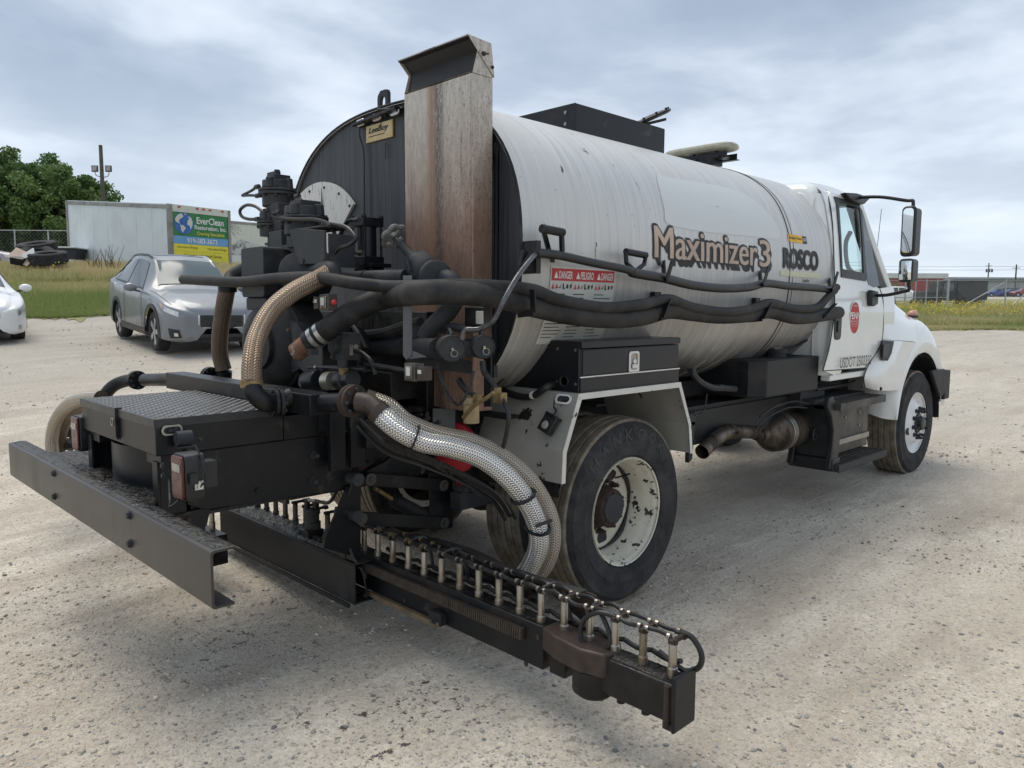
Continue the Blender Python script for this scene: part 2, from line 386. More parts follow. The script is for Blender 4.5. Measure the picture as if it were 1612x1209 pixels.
# tank cladding: white sheet metal with grime running round the barrel
t = NT('weathered_white_tank_sheet')
c1 = t.coord((26, 1.1, .9)); st = t.noise(c1, 1.6, 6, .62); st2 = t.noise(t.coord((70, 2.0, 1.6), loc=(2, 0, 0)), 1.2, 4, .6)
big = t.noise(t.coord((1, 1, 1)), 1.1, 4, .55)
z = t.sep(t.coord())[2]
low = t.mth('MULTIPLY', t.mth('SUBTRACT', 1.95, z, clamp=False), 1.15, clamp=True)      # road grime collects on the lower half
bands = t.ramp(t.noise(t.coord((1.0, .3, 1.8), loc=(4, 0, 2)), 1.6, 3, .5), [(.42, 0), (.62, 1)])
col = t.mix(t.ramp(st, [(.38, 0), (.68, 1)]), (.61, .61, .595), (.51, .505, .485))
col = t.mix(t.mth('MULTIPLY', t.ramp(big, [(.45, 0), (.75, 1)]), .5), col, (.58, .54, .48))
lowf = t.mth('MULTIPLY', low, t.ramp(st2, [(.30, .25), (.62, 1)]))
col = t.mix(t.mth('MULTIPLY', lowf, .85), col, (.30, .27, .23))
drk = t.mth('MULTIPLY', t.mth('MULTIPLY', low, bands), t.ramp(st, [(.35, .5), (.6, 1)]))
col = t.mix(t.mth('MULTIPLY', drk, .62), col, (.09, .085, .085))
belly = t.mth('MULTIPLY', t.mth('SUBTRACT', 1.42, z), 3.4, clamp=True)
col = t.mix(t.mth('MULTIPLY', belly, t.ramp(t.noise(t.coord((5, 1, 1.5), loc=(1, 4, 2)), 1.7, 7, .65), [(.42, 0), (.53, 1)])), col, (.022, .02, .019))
sp = t.mth('MULTIPLY', t.ramp(t.voro(t.coord((1, .6, .6)), 26), [(.07, 1), (.13, 0)]), t.ramp(t.noise(t.coord(loc=(0, 2, 7)), 2.6, 5, .7), [(.60, 0), (.68, 1)]))
blot = t.ramp(t.noise(t.coord((1.6, 1, .8), loc=(2.2, 9, 3)), 9, 8, .75), [(.635, 0), (.66, 1)])
rear = t.ramp(t.sep(t.coord())[0], [(.0, 1), (1.0, .12)])
col = t.mix(t.mth('MAXIMUM', sp, t.mth('MULTIPLY', blot, rear)), col, (.03, .028, .028))
t.set('Base Color', col); t.set('Roughness', t.ramp(st, [(.3, .30), (.7, .5)])); t.set('Metallic', .25)
t.bump(t.noise(t.coord((1.2, .8, .8)), 1.6, 3, .5), .12, .02); MAT['tank'] = t.m
# black rear head of the tank
t = NT('tank_head_black'); st = t.noise(t.coord((8, 14, .8)), 2.2, 6, .6)
t.set('Base Color', t.mix(t.ramp(st, [(.4, 0), (.75, 1)]), (.017, .020, .025), (.055, .058, .062))); t.set('Roughness', .5)
t.bump(t.noise(t.coord(), 3, 2, .5), .15, .01); MAT['tankhead'] = t.m
# chimney: galvanised, heat stained, soot run
t = NT('heat_stained_chimney'); sp_ = t.sep(t.coord())
st = t.noise(t.coord((30, 30, 7)), 2.2, 8, .72); big = t.noise(t.coord((3.5, 3.5, 1.0), loc=(1, 2, 3)), 1.8, 5, .6)
h = t.mth('MULTIPLY', t.mth('SUBTRACT', 2.62, sp_[2]), 1.25, clamp=True)
col = t.mix(t.ramp(st, [(.35, 0), (.7, 1)]), (.56, .52, .46), (.36, .32, .27))
rf = t.mth('MULTIPLY', h, t.ramp(big, [(.26, .45), (.48, 1)]))
rf = t.mth('MULTIPLY', rf, 1.35, clamp=True)
col = t.mix(t.mth('MULTIPLY', rf, .92), col, t.mix(t.ramp(st, [(.38, 0), (.66, 1)]), (.25, .14, .09), (.17, .095, .065)))
yy = t.mth('ABSOLUTE', t.mth('ADD', sp_[1], t.mth('ADD', .675, t.mth('MULTIPLY', t.noise(t.coord((1, 1, 2)), 2, 2), -.03))))
cent = t.mth('MULTIPLY', t.mth('SUBTRACT', 1.0, t.mth('DIVIDE', yy, .055)), 1.5, clamp=True)
soot = t.mth('MULTIPLY', cent, t.ramp(t.noise(t.coord((50, 50, 14)), 2.0, 5, .75), [(.36, 0), (.52, 1)]))
col = t.mix(t.mth('MULTIPLY', soot, .8), col, (.05, .045, .04))
wid = t.mth('MULTIPLY', t.mth('SUBTRACT', 1.0, t.mth('DIVIDE', yy, .02)), .9, clamp=True)
orange = t.mth('MULTIPLY', t.mth('SUBTRACT', 1.0, t.mth('DIVIDE', t.mth('ABSOLUTE', t.mth('ADD', sp_[1], .61)), .05)), .8, clamp=True)
col = t.mix(orange, col, (.24, .13, .07))
spk = t.mth('MULTIPLY', t.ramp(t.noise(t.coord((60, 60, 26)), 2, 5, .75), [(.57, 0), (.62, 1)]), t.ramp(sp_[1], [(0, 1), (1, 1)]))
reg = t.ramp(t.mth('ADD', sp_[1], 1.0), [(.0, 1), (.30, 1), (.36, .12)])
col = t.mix(t.mth('MULTIPLY', t.mth('MULTIPLY', spk, reg), .75), col, (.05, .045, .042))
lines = t.ramp(t.noise(t.coord((55, 55, .6), loc=(3, 3, 3)), 1.5, 3, .6), [(.64, 0), (.68, 1)])
col = t.mix(t.mth('MULTIPLY', lines, .55), col, (.07, .05, .04))
t.set('Base Color', col); t.set('Roughness', .48); t.set('Metallic', .25); t.bump(st, .12, .004); MAT['chimney'] = t.m
t = NT('white_sector_plate'); st = t.noise(t.coord((40, 40, 7)), 1.5, 6, .7)
t.set('Base Color', t.mix(t.ramp(st, [(.55, 0), (.68, 1)]), (.62, .61, .57), (.16, .15, .14))); t.set('Roughness', .5); MAT['sector'] = t.m
# braided stainless hose: herringbone in the tube's own coordinates
def braid(name, c_hi, c_lo, dirt, dirtamt, rough=.26, K=84, Rr=22, metal=.88):
    t = NT(name); uv = t.sep(t.tc.outputs['UV'])
    pp = t.mth('PINGPONG', t.mth('MULTIPLY', uv[0], Rr), 1.0)
    w = t.mth('SINE', t.mth('MULTIPLY', t.mth('ADD', t.mth('MULTIPLY', uv[1], K), t.mth('MULTIPLY', pp, .8)), 6.2832))
    g = t.mth('ABSOLUTE', t.mth('SUBTRACT', pp, .5)); edge = t.ramp(g, [(.36, 0), (.5, 1)])
    hgt = t.mth('SUBTRACT', t.mth('MULTIPLY', w, .5), t.mth('MULTIPLY', edge, .8))
    f = t.ramp(t.mth('ADD', t.mth('MULTIPLY', hgt, .5), .5), [(.12, 0), (.55, 1)])
    dn = t.ramp(t.noise(t.coord(), 4.5, 5, .6), [(.5-dirtamt*.3, 1), (.72-dirtamt*.1, 0)])
    col = t.mix(f, c_lo, c_hi); col = t.mix(t.mth('MULTIPLY', dn, dirtamt), col, dirt)
    t.set('Base Color', col); t.set('Metallic', metal); t.set('Roughness', rough); t.bump(hgt, .8, .003); return t.m
MAT['braid'] = braid('braided_stainless_hose', (.95, .94, .91), (.05, .05, .05), (.34, .28, .2), .2, rough=.32)
MAT['braidold'] = braid('stained_braided_hose', (.34, .24, .16), (.05, .035, .025), (.42, .34, .26), .55, rough=.4, metal=.6)
MAT['braiddark'] = braid('tarry_braided_hose', (.15, .10, .07), (.03, .02, .015), (.24, .18, .13), .4, rough=.5, metal=.4)
MAT['braidmid'] = braid('greyed_braided_hose', (.58, .54, .47), (.06, .05, .04), (.30, .22, .15), .5, rough=.34, metal=.8)
# tyres
def tyre(name, dust):
    t = NT(name); n = t.noise(t.coord(), 9, 6, .7); f = t.ramp(n, [(.35, 0), (.7, 1)])
    t.set('Base Color', t.mix(f, tuple(c*.35 for c in dust) if dust[0] > .1 else (.018, .018, .02), dust)); t.set('Roughness', .82); t.set('Specular IOR Level', .3); t.bump(t.noise(t.coord(), 60, 3), .25, .003); return t.m
MAT['tyre'] = tyre('tyre_sidewall_rubber', (.055, .054, .053)); MAT['tread'] = tyre('dusty_tyre_tread', (.27, .23, .175))
MAT['oldtyre'] = tyre('old_tyre_rubber', (.05, .05, .05))
# diamond plate: raised lozenges come from geometry; this is the oily paint on it
MAT['diamond'] = grimy('oily_black_tread_plate', (.016, .018, .021), (.04, .04, .04), .33, .0, 5, .42, .7, bump=.1, rough2=.5)
# backgrounds
def plain(name, c1, c2=None, rough=.6, metal=0., scale=3, **k): return grimy(name, c1, c2 or tuple(x*.85 for x in c1), rough, metal, scale, bump=0, **k)
MAT['trailer'] = plain('pale_blue_white_trailer_skin', (.62, .68, .70), (.55, .60, .62), .4, scale=.8)
MAT['traileredge'] = plain('grey_aluminium_rail', (.28, .27, .25), (.2, .19, .18), .45, .4, 2)
MAT['suv'] = plain('silver_car_paint', (.20, .215, .235), (.185, .20, .22), .34, .35, 2, coat=.5)
MAT['carwhite'] = plain('white_car_paint', (.78, .79, .78), (.74, .75, .74), .25, 0, 2, coat=.8)
MAT['carmauve'] = plain('mauve_grey_car_paint', (.33, .31, .33), (.28, .26, .28), .3, .5, 2, coat=.7)
MAT['carblue'] = plain('blue_car_paint', (.03, .05, .28), (.03, .04, .2), .3, .3, 2, coat=.7)
MAT['carred'] = plain('red_car_paint', (.30, .02, .03), (.2, .02, .03), .3, .3, 2, coat=.7)
MAT['cargrey'] = plain('grey_car_paint', (.3, .31, .32), None, .3, .3, 2, coat=.7)
MAT['wood'] = plain('weathered_pole_wood', (.10, .09, .075), (.06, .055, .045), .85, scale=6)
MAT['galv'] = plain('galvanised_steel', (.42, .44, .45), (.33, .34, .35), .45, .5, 5)
MAT['alloy'] = plain('alloy_wheel', (.62, .63, .64), None, .3, .7, 5)
MAT['redwall'] = plain('red_metal_siding', (.32, .045, .04), (.26, .04, .04), .6, scale=.4)
MAT['greywall'] = plain('grey_metal_siding', (.33, .35, .37), (.28, .30, .31), .6, scale=.3)
MAT['roofwhite'] = plain('white_metal_roof', (.62, .63, .63), None, .5, scale=.4)
MAT['darktrim'] = plain('dark_fascia', (.05, .055, .06), None, .6)
MAT['brick'] = plain('brown_container_paint', (.16, .10, .07), (.11, .07, .05), .7, scale=1)
MAT['signgreen'] = plain('green_sign_print', (.03, .19, .06), (.025, .16, .05), .5)
MAT['signblue'] = plain('blue_sign_print', (.13, .33, .60), (.18, .40, .62), .5)
MAT['signyellow'] = plain('yellow_sign_print', (.78, .68, .05), (.68, .60, .07), .5)
MAT['globeblue'] = plain('globe_blue_print', (.04, .14, .42), (.03, .10, .34), .5)
MAT['tape'] = plain('red_reflective_tape', (.5, .06, .05), None, .4)
MAT['mural'] = None
t = NT('grey_landscape_print'); g = t.sep(t.coord()); n = t.noise(t.coord((1, 1, 1)), 2.2, 6, .7)
MAT['mural'] = None
t.set('Base Color', t.mix(t.ramp(n, [(.42, 0), (.55, 1)]), (.14, .13, .13), (.5, .5, .5))); t.set('Roughness', .5); MAT['mural'] = t.m
# leaves, bark, grass
def leafmat(name, c1, c2, tr=.25):
    t = NT(name); a = t.node('ShaderNodeAttribute', attribute_name='tone'); col = t.mix(a.outputs['Fac'], c1, c2)
    t.set('Base Color', col); t.set('Roughness', .6); t.set('Specular IOR Level', .25)
    tb = t.node('ShaderNodeBsdfTranslucent'); t.lk(col, tb.inputs[0]); ms = t.node('ShaderNodeMixShader'); ms.inputs[0].default_value = tr
    out = t.n['Material Output']; t.lk(t.b.outputs[0], ms.inputs[1]); t.lk(tb.outputs[0], ms.inputs[2]); t.lk(ms.outputs[0], out.inputs[0]); return t.m
MAT['leaf'] = leafmat('tree_leaves', (.07, .14, .04), (.20, .28, .10))
MAT['bark'] = plain('tree_bark', (.07, .055, .045), (.04, .032, .026), .9, scale=8)
MAT['grass'] = leafmat('grass_blades', (.27, .33, .11), (.62, .52, .29), .3)
MAT['flower'] = leafmat('yellow_flowers', (.55, .42, .04), (.62, .55, .12), .2)
MAT['weed'] = plain('dry_weed_stems', (.14, .11, .06), (.1, .09, .05), .8)
# gravel ground
t = NT('crushed_stone_yard'); ob = t.coord()
big = t.noise(t.coord((1, 1, 1)), .22, 4, .6); streak = t.noise(t.coord((.22, 1.5, 1)), .9, 5, .62); fine = t.noise(ob, 34, 6, .72)
gr = t.voro(ob, 46); gr2 = t.voro(ob, 120, 0); grc = t.voro(ob, 46, 1); med = t.noise(ob, 3.2, 6, .7)
sep = t.node('ShaderNodeSeparateColor'); t.lk(grc, sep.inputs[0])
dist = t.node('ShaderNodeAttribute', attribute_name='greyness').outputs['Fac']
base = t.mix(t.ramp(streak, [(.38, 0), (.62, 1)]), (.76, .685, .57), (.60, .525, .425))
base = t.mix(t.mth('MULTIPLY', t.ramp(med, [(.40, 0), (.64, 1)]), .55), base, (.50, .435, .35))
brn = t.ramp(t.noise(t.coord((.35, 1.2, 1), loc=(3, 5, 0)), 1.1, 5, .65), [(.50, 0), (.64, 1)]); base = t.mix(t.mth('MULTIPLY', brn, .7), base, (.42, .35, .275))
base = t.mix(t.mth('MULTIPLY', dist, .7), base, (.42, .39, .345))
base = t.mix(t.mth('MULTIPLY', t.ramp(fine, [(.45, 0), (.58, 1)]), .30), base, (.26, .24, .21))
peb = t.mth('MULTIPLY', t.ramp(gr, [(.26, 1), (.36, 0)]), t.ramp(sep.outputs[0], [(.62, 0), (.66, 1)]))
base = t.mix(t.mth('MULTIPLY', peb, .8), base, t.mix(sep.outputs[1], (.15, .155, .165), (.60, .58, .54)))
# tar drips under and around the spray bar
x_, y_, _z = t.sep(ob)
drx = t.mth('SUBTRACT', 1.0, t.mth('DIVIDE', t.mth('ABSOLUTE', t.mth('ADD', x_, 1.55)), 1.1), clamp=True); dry = t.mth('SUBTRACT', 1.0, t.mth('DIVIDE', t.mth('ABSOLUTE', t.mth('ADD', y_, 1.0)), 2.3), clamp=True)
dm = t.mth('MULTIPLY', t.mth('MULTIPLY', drx, dry), 1.6, clamp=True)
dr = t.ramp(t.noise(t.coord((1, 1, 1), loc=(4, 2, 0)), 15, 5, .72), [(.575, 0), (.60, 1)])
cl = t.ramp(t.noise(t.coord((1, 1, 1), loc=(1, 8, 0)), 2.0, 3, .6), [(.46, 0), (.58, 1)])
base = t.mix(t.mth('MULTIPLY', t.mth('MULTIPLY', dm, dr), t.mth('MULTIPLY', cl, .9)), base, (.035, .03, .026))
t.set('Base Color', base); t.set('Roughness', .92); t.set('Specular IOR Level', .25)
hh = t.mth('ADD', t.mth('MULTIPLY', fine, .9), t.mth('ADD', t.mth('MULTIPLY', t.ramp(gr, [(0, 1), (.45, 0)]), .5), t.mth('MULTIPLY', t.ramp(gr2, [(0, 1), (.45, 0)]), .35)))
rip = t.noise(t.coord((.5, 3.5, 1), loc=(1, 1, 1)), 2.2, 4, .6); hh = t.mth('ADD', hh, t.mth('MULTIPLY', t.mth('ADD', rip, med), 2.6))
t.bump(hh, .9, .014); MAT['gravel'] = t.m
def stone(name, a, b):
    t = NT(name); at = t.node('ShaderNodeAttribute', attribute_name='tone'); t.set('Base Color', t.mix(at.outputs['Fac'], a, b)); t.set('Roughness', .9); return t.m
MAT['stone'] = stone('loose_stone', (.17, .17, .165), (.66, .59, .48))
MAT['field'] = None
t = NT('grass_soil'); n = t.noise(t.coord(), 1.2, 6, .7); n2 = t.noise(t.coord(), .25, 3, .6)
col = t.mix(t.ramp(n, [(.35, 0), (.65, 1)]), (.27, .29, .12), (.46, .39, .21)); col = t.mix(t.ramp(n2, [(.4, 0), (.65, 1)]), col, (.20, .22, .09))
t.set('Base Color', col); t.set('Roughness', .95); t.bump(t.noise(t.coord(), 30, 4), .8, .05); MAT['field'] = t.m
MAT['asphalt'] = plain('road_asphalt', (.10, .105, .11), (.08, .083, .088), .9, scale=1)
# ------------------------------------------------------------------ ground
def edge_d(a): return 19.3+(29.5-19.3)*smooth((a+.35)/.5)
def attr(me, name, vals):
    a = me.attributes.new(name, 'FLOAT', 'POINT'); a.data.foreach_set('value', np.asarray(vals, dtype=np.float32))
ds = np.concatenate([-np.geomspace(60, 1.5, 12), np.linspace(-1, 12, 66), np.geomspace(12.3, 60, 60), np.geomspace(64, 2500, 26)])
ls = np.concatenate([-np.geomspace(1800, 34, 22), np.linspace(-32, -9, 40), np.linspace(-8.6, 10, 70), np.linspace(10.6, 40, 40), np.geomspace(44, 1800, 22)])
D, L = np.meshgrid(ds, ls, indexing='ij'); Z = ground_dl(D, L)
und = 0.012*np.sin(D*1.7+L*.6)*np.sin(L*1.1-D*.4)+.008*np.sin(D*4.1+1)*np.sin(L*3.7)
Z = Z+und*np.clip((D-3)/4, 0, 1)
X, Y = wxy(D, L); n_, m_ = D.shape
vv = np.stack([X, Y, Z], -1).reshape(-1, 3)
idx = np.arange(n_*m_).reshape(n_, m_)
ff = np.stack([idx[:-1, :-1], idx[:-1, 1:], idx[1:, 1:], idx[1:, :-1]], -1).reshape(-1, 4)[:, ::-1]
me = bpy.data.meshes.new('gravel_yard'); me.from_pydata(vv.tolist(), [], ff.tolist()); me.update()
A_ = np.arctan2(L, np.maximum(D, .1)).ravel()
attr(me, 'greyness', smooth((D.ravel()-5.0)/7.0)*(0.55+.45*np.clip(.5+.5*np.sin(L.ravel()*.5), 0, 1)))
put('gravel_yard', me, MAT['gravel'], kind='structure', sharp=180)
# grass field sheet, above the gravel
na = 700; aa = np.linspace(-1.25, 1.2, na); tt = np.concatenate([np.linspace(0, 1, 34)**1.5*60, np.geomspace(66, 1500, 9)])
V = []
for i, a in enumerate(aa):
    e = edge_d(a)+.5*math.sin(a*37)+.3*math.sin(a*91+1)+.22*math.sin(a*211)+.15*math.sin(a*530)+.1*math.sin(a*1310)
    for t in tt:
        d = e+t; l = math.tan(a)*d if abs(a) < 1.3 else 0; V.append((d, l))
V = np.array(V); X, Y = wxy(V[:, 0], V[:, 1]); Zf = ground_dl(V[:, 0], V[:, 1])+.012
idx = np.arange(na*len(tt)).reshape(na, len(tt))
ff = np.stack([idx[:-1, :-1], idx[:-1, 1:], idx[1:, 1:], idx[1:, :-1]], -1).reshape(-1, 4)
me = bpy.data.meshes.new('grass_field'); me.from_pydata(np.stack([X, Y, Zf], -1).tolist(), [], ff.tolist()); me.update()
put('grass_field', me, MAT['field'], kind='structure', sharp=180)

# ------------------------------------------------------------------ loose stones on the yard (nobody could count them)
ICO_V = np.array([(0, 0, 1), (.894, 0, .447), (.276, .851, .447), (-.724, .526, .447), (-.724, -.526, .447), (.276, -.851, .447), (.724, .526, -.447), (-.276, .851, -.447), (-.894, 0, -.447), (-.276, -.851, -.447), (.724, -.526, -.447), (0, 0, -1)])
ICO_F = np.array([(0, 1, 2), (0, 2, 3), (0, 3, 4), (0, 4, 5), (0, 5, 1), (1, 6, 2), (2, 7, 3), (3, 8, 4), (4, 9, 5), (5, 10, 1), (6, 7, 2), (7, 8, 3), (8, 9, 4), (9, 10, 5), (10, 6, 1), (6, 11, 7), (7, 11, 8), (8, 11, 9), (9, 11, 10), (10, 11, 6)])
def mass_mesh(name, V, F, tone, m, kind='stuff', parent=None, label=None, cat=None, **k):
    me = bpy.data.meshes.new(name); nV, nF = len(V), len(F); k_ = F.shape[1]
    me.vertices.add(nV); me.vertices.foreach_set('co', V.astype(np.float32).ravel())
    me.loops.add(nF*k_); me.loops.foreach_set('vertex_index', F.astype(np.int32).ravel())
    me.polygons.add(nF); me.polygons.foreach_set('loop_start', np.arange(0, nF*k_, k_, dtype=np.int32))
    try: me.polygons.foreach_set('loop_total', np.full(nF, k_, dtype=np.int32))
    except Exception: pass
    me.update(calc_edges=True); attr(me, 'tone', tone); me.materials.append(m)
    o = bpy.data.objects.new(name, me); COL.objects.link(o)
    if parent: o.parent = parent
    for a, b in (('kind', kind), ('label', label), ('category', cat)):
        if b: o[a] = b
    return o
def stones(n, dmin, dmax, rmin, rmax, p=1.0):
    u = RNG.random(n); d = dmin*(dmax/dmin)**(u**p); l = (RNG.random(n)-.5)*2*(d*.78+1.0)
    x, y = wxy(d, l); a = np.arctan2(l, d); keep = d < edge_d(a)-.3
    x, y, d, l = x[keep], y[keep], d[keep], l[keep]; n = len(x)
    r = rmin*(rmax/rmin)**(RNG.random(n)**2.6); z = ground_dl(d, l)+r*.12
    sc3 = np.stack([r*RNG.uniform(.7, 1.35, n), r*RNG.uniform(.7, 1.35, n), r*RNG.uniform(.4, .75, n)], -1)
    rot = RNG.random(n)*6.28; V = ICO_V[None]*sc3[:, None]*(1+.28*(RNG.random((n, 12, 1))-.5))
    c, s = np.cos(rot)[:, None], np.sin(rot)[:, None]; tilt = (RNG.random((n, 1))-.5)*.6
    vx = V[..., 0]*c-V[..., 1]*s; vy = V[..., 0]*s+V[..., 1]*c; vz = V[..., 2]+vx*tilt
    W = np.stack([vx+x[:, None], vy+y[:, None], vz+z[:, None]], -1).reshape(-1, 3)
    F = (ICO_F[None]+np.arange(n)[:, None, None]*12).reshape(-1, 3)
    tone = np.repeat(np.clip(RNG.normal(.52, .27, n), 0, 1), 12)
    return W, F, tone
parts_ = [stones(30000, 1.6, 9, .0025, .013), stones(9000, 8, 26, .005, .020)]
W = np.concatenate([p[0] for p in parts_]); off = 0; Fs = []
for p in parts_: Fs.append(p[1]+off); off += len(p[0])
mass_mesh('loose_gravel', W, np.concatenate(Fs), np.concatenate([p[2] for p in parts_]), MAT['stone'], label='loose grey and tan stones scattered over the yard', cat='gravel')
# ================================================================== THE TRUCK
T = thing('distributor_truck', 'white and black asphalt distributor truck with rear spray bar and braided steel hoses', 'truck')
TA, TB, TC_, TN = 1.10, .84, 1.90, 2.5
def sec(th, off=0.0):
    c, s = math.cos(th), math.sin(th)
    return ((TA+off)*math.copysign(abs(c)**(2/TN), c), TC_+(TB+off)*math.copysign(abs(s)**(2/TN), s))
def TK(px, py, off=0.0):
    d = ray(px, py); prev = None
    for t in np.linspace(1.5, 9, 3000):
        q = CAM+d*t
        g = (abs(q[1])/(TA+off))**TN+(abs(q[2]-TC_)/(TB+off))**TN-1
        if prev is not None and g <= 0 and prev > 0: return q
        prev = g
    return q
def surf_y(z, off=0.0):
    """right-hand side of the tank barrel at height z"""
    k = 1-(abs(z-TC_)/(TB+off))**TN
    return -(TA+off)*max(k, 0)**(1/TN)
# ---- tank
X0, X1 = -.76, 2.72; N = 96
angs = []
ap = np.linspace(0, 2*math.pi, 4001); yz = np.array([sec(a) for a in ap]); L_ = np.concatenate([[0], np.cumsum(np.hypot(*np.diff(yz, axis=0).T))])
angs = [ap[np.searchsorted(L_, L_[-1]*k/N)] for k in range(N)]
mb = MB(); xs = [X0, X0, -.3, .2, .7, 1.2, 1.7, 2.2, 2.64, 2.70, 2.72]; sc_ = [-.014, 0, 0, 0, 0, 0, 0, 0, 0, -.01, -.03]
G = [[(x, *sec(a, o)) for a in angs+[angs[0]]] for x, o in zip(xs, sc_)]
mb.grid(G); mb.v = mb.v; tank = obj('tank_barrel', mb, MAT['tank'], T, sharp=60)
mb = MB(); n = N
mb.add([(X0+.016, *sec(a, -.014)) for a in angs], [tuple(range(n))])
head = obj('tank_rear_head', mb, MAT['tankhead'], T); mb = MB(); mb.add([(2.70, *sec(a, -.02)) for a in angs], [tuple(range(n))]); obj('tank_front_head', mb, MAT['tank'], T)
for xx in (1.965, 2.02):
    mb = MB(); mb.tube([(xx+(.004*math.sin(k)), *sec(a, .001)) for k, a in enumerate(angs)], .0045 if xx < 2 else .0022, 5, 1, False, True); obj('sheet_seam', mb, MAT['ink'], tank)
mb = MB(); mb.tube([(X0-.002, *sec(a, -.004)) for a in angs], .007, 6, 1, False, True); obj('barrel_edge_trim', mb, MAT['black'], tank)
# sector plate and gauge pointer on the head
mb = MB(); cy, cz, R_ = .70, 1.86, .54
poly = [(cy, cz)]+[(cy+R_*math.cos(a), cz+R_*math.sin(a)) for a in np.linspace(rad(136.5), rad(28), 26)]
mb.prism(poly, 'x', X0-.002, X0+.014); sct = obj('gauge_sector_plate', mb, MAT['sector'], T)
mb = MB(); a = rad(100); mb.slab([(X0-.010, .665, 2.10), (X0-.010, .635, 2.10), (X0-.010, .652, 2.36)], .003); obj('gauge_pointer', mb, MAT['ink'], sct)
mb = MB()
for a in (138-4, 118, 98, 78, 55): mb.bolt((X0-.002, cy+.505*math.cos(rad(a)), cz+.505*math.sin(rad(a))), (-1, 0, 0), .007, .006)
obj('plate_screws', mb, MAT['ink'], sct)
# LeeBoy badge
q = pts([(577, 226), (618.5, 215), (619, 187), (576.3, 199.7)], 'x', X0+.008)
zl, zh, yl, yr = np.mean([q[0][2], q[1][2]]), np.mean([q[2][2], q[3][2]]), q[0][1], q[1][1]
mb = MB(); mb.bx(X0+.004, X0+.015, yl, yr, zl, zh); bd = obj('badge_plate', mb, MAT['ambersign'], T, bevel=.003)
hh = zh-zl; ww = yl-yr
text_obj('badge_lettering', 'LeeBoy', MAT['ink'], bd, (X0+.003, yl-ww*.12, zl+hh*.40), (0, -1, 0), (0, 0, 1), ww*.76, hh*.44, off=.02, shear=.3, lift=.002)
mb = MB(); mb.bx(X0+.001, X0+.003, yl-ww*.12, yl-ww*.72, zl+hh*.30, zl+hh*.335); obj('badge_underline', mb, MAT['ink'], bd)
# marker lights along the top of the head
mb = MB()
lp = [P(569, 193.5, 'x', X0-.01), P(594.5, 184.8, 'x', X0-.01), P(622.8, 176.3, 'x', X0-.01)]
mb.bar(lp[0]+[0, .05, -.01], lp[2]-[0, .04, -.012], .012, .075, (1, 0, 0)); lb = obj('marker_light_bar', mb, MAT['black'], T)
for k in range(3):
    c = lp[k]; dd = nrm(lp[2]-lp[0]); up = np.cross(dd, (1, 0, 0))
    mb = MB(); pl = []
    for a in np.linspace(0, 2*math.pi, 20, endpoint=False):
        u_, v_ = math.cos(a)*.020+math.copysign(.022, math.cos(a)), math.sin(a)*.020; pl.append(c+dd*u_+up*v_+[-.012, 0, 0])
    mb.slab(pl, .012); l1 = obj('marker_light', mb, MAT['chrome'], T, bevel=.003)
    mb = MB(); mb.slab([c+(q-c)*.55+[-.004, 0, 0] for q in pl], .004); mb.bolt(c+dd*.03+[-.016, 0, 0], (-1, 0, 0), .005, .004); mb.bolt(c-dd*.03+[-.016, 0, 0], (-1, 0, 0), .005, .004); obj('light_lens', mb, MAT['castiron'], l1)
    if k < 2:
        mb = MB(); mb.bolt((lp[k]+lp[k+1])/2+[-.004, 0, 0], (-1, 0, 0), .012, .01); obj('bolt', mb, MAT['black'], lb)
mb = MB(); mb.tube(pts([(566, 199), (566, 215), (571, 232), (573, 260), (573, 345)], 'x', X0-.006), .006, 6); obj('marker_light_cable', mb, MAT['plastic'], T)
mb = MB(); mb.tube(pts([(607, 224), (606.5, 250)], 'x', X0+.005), .003, 6); mb.tube(pts([(595, 172.2), (634, 170)], 'x', X0-.005), .006, 6); obj('thin_rod', mb, MAT['plastic'], T)
# lifting lug
c = P(604.5, 160, 'x', X0+.05); mb = MB(); out = []; w_, h_ = .052, .062
lug = [(-1, -1), (-1, .55), (-.45, 1), (.75, 1), (1, .75), (1, -1)]
O = [(c[1]-w_*a, c[2]+h_*b) for a, b in lug]
inn = [(c[1]+.024*math.cos(t), c[2]-.004+.036*math.sin(t)) for t in np.linspace(0, 2*math.pi, 24, endpoint=False)]
# ring: match by angle
import bisect
def ringplate(mb, O, I, ax, a, b):
    n = len(I); cx = sum(p[0] for p in I)/n; cz = sum(p[1] for p in I)/n; OO = []
    for p in I:
        dx, dz = p[0]-cx, p[1]-cz; best = 1e9
        for k in range(len(O)):
            x1, z1 = O[k][0]-cx, O[k][1]-cz; x2, z2 = O[(k+1) % len(O)][0]-cx, O[(k+1) % len(O)][1]-cz
            ex, ez = x2-x1, z2-z1; det = dx*(-ez)+dz*ex
            if abs(det) < 1e-12: continue
            t = (x1*(-ez)+z1*ex)/det; u = (dx*z1-dz*x1)/det
            if t > 0 and -1e-6 <= u <= 1+1e-6: best = min(best, t)
        OO.append((cx+dx*best, cz+dz*best))
    i = 'xyz'.index(ax); j, k2 = [(1, 2), (0, 2), (0, 1)][i]
    def mk(p, t):
        q = [0, 0, 0]; q[i] = t; q[j] = p[0]; q[k2] = p[1]; return q
    vs = [mk(p, a) for p in OO]+[mk(p, a) for p in I]+[mk(p, b) for p in OO]+[mk(p, b) for p in I]
    fs = []
    for q in range(n):
        r = (q+1) % n; fs += [(q, r, n+r, n+q), (2*n+q, 3*n+q, 3*n+r, 2*n+r), (q, 2*n+q, 2*n+r, r), (n+q, n+r, 3*n+r, 3*n+q)]
    mb.add(vs, fs)
ringplate(mb, O, inn, 'x', X0+.04, X0+.06); obj('lifting_lug', mb, MAT['black'], T, bevel=.002)

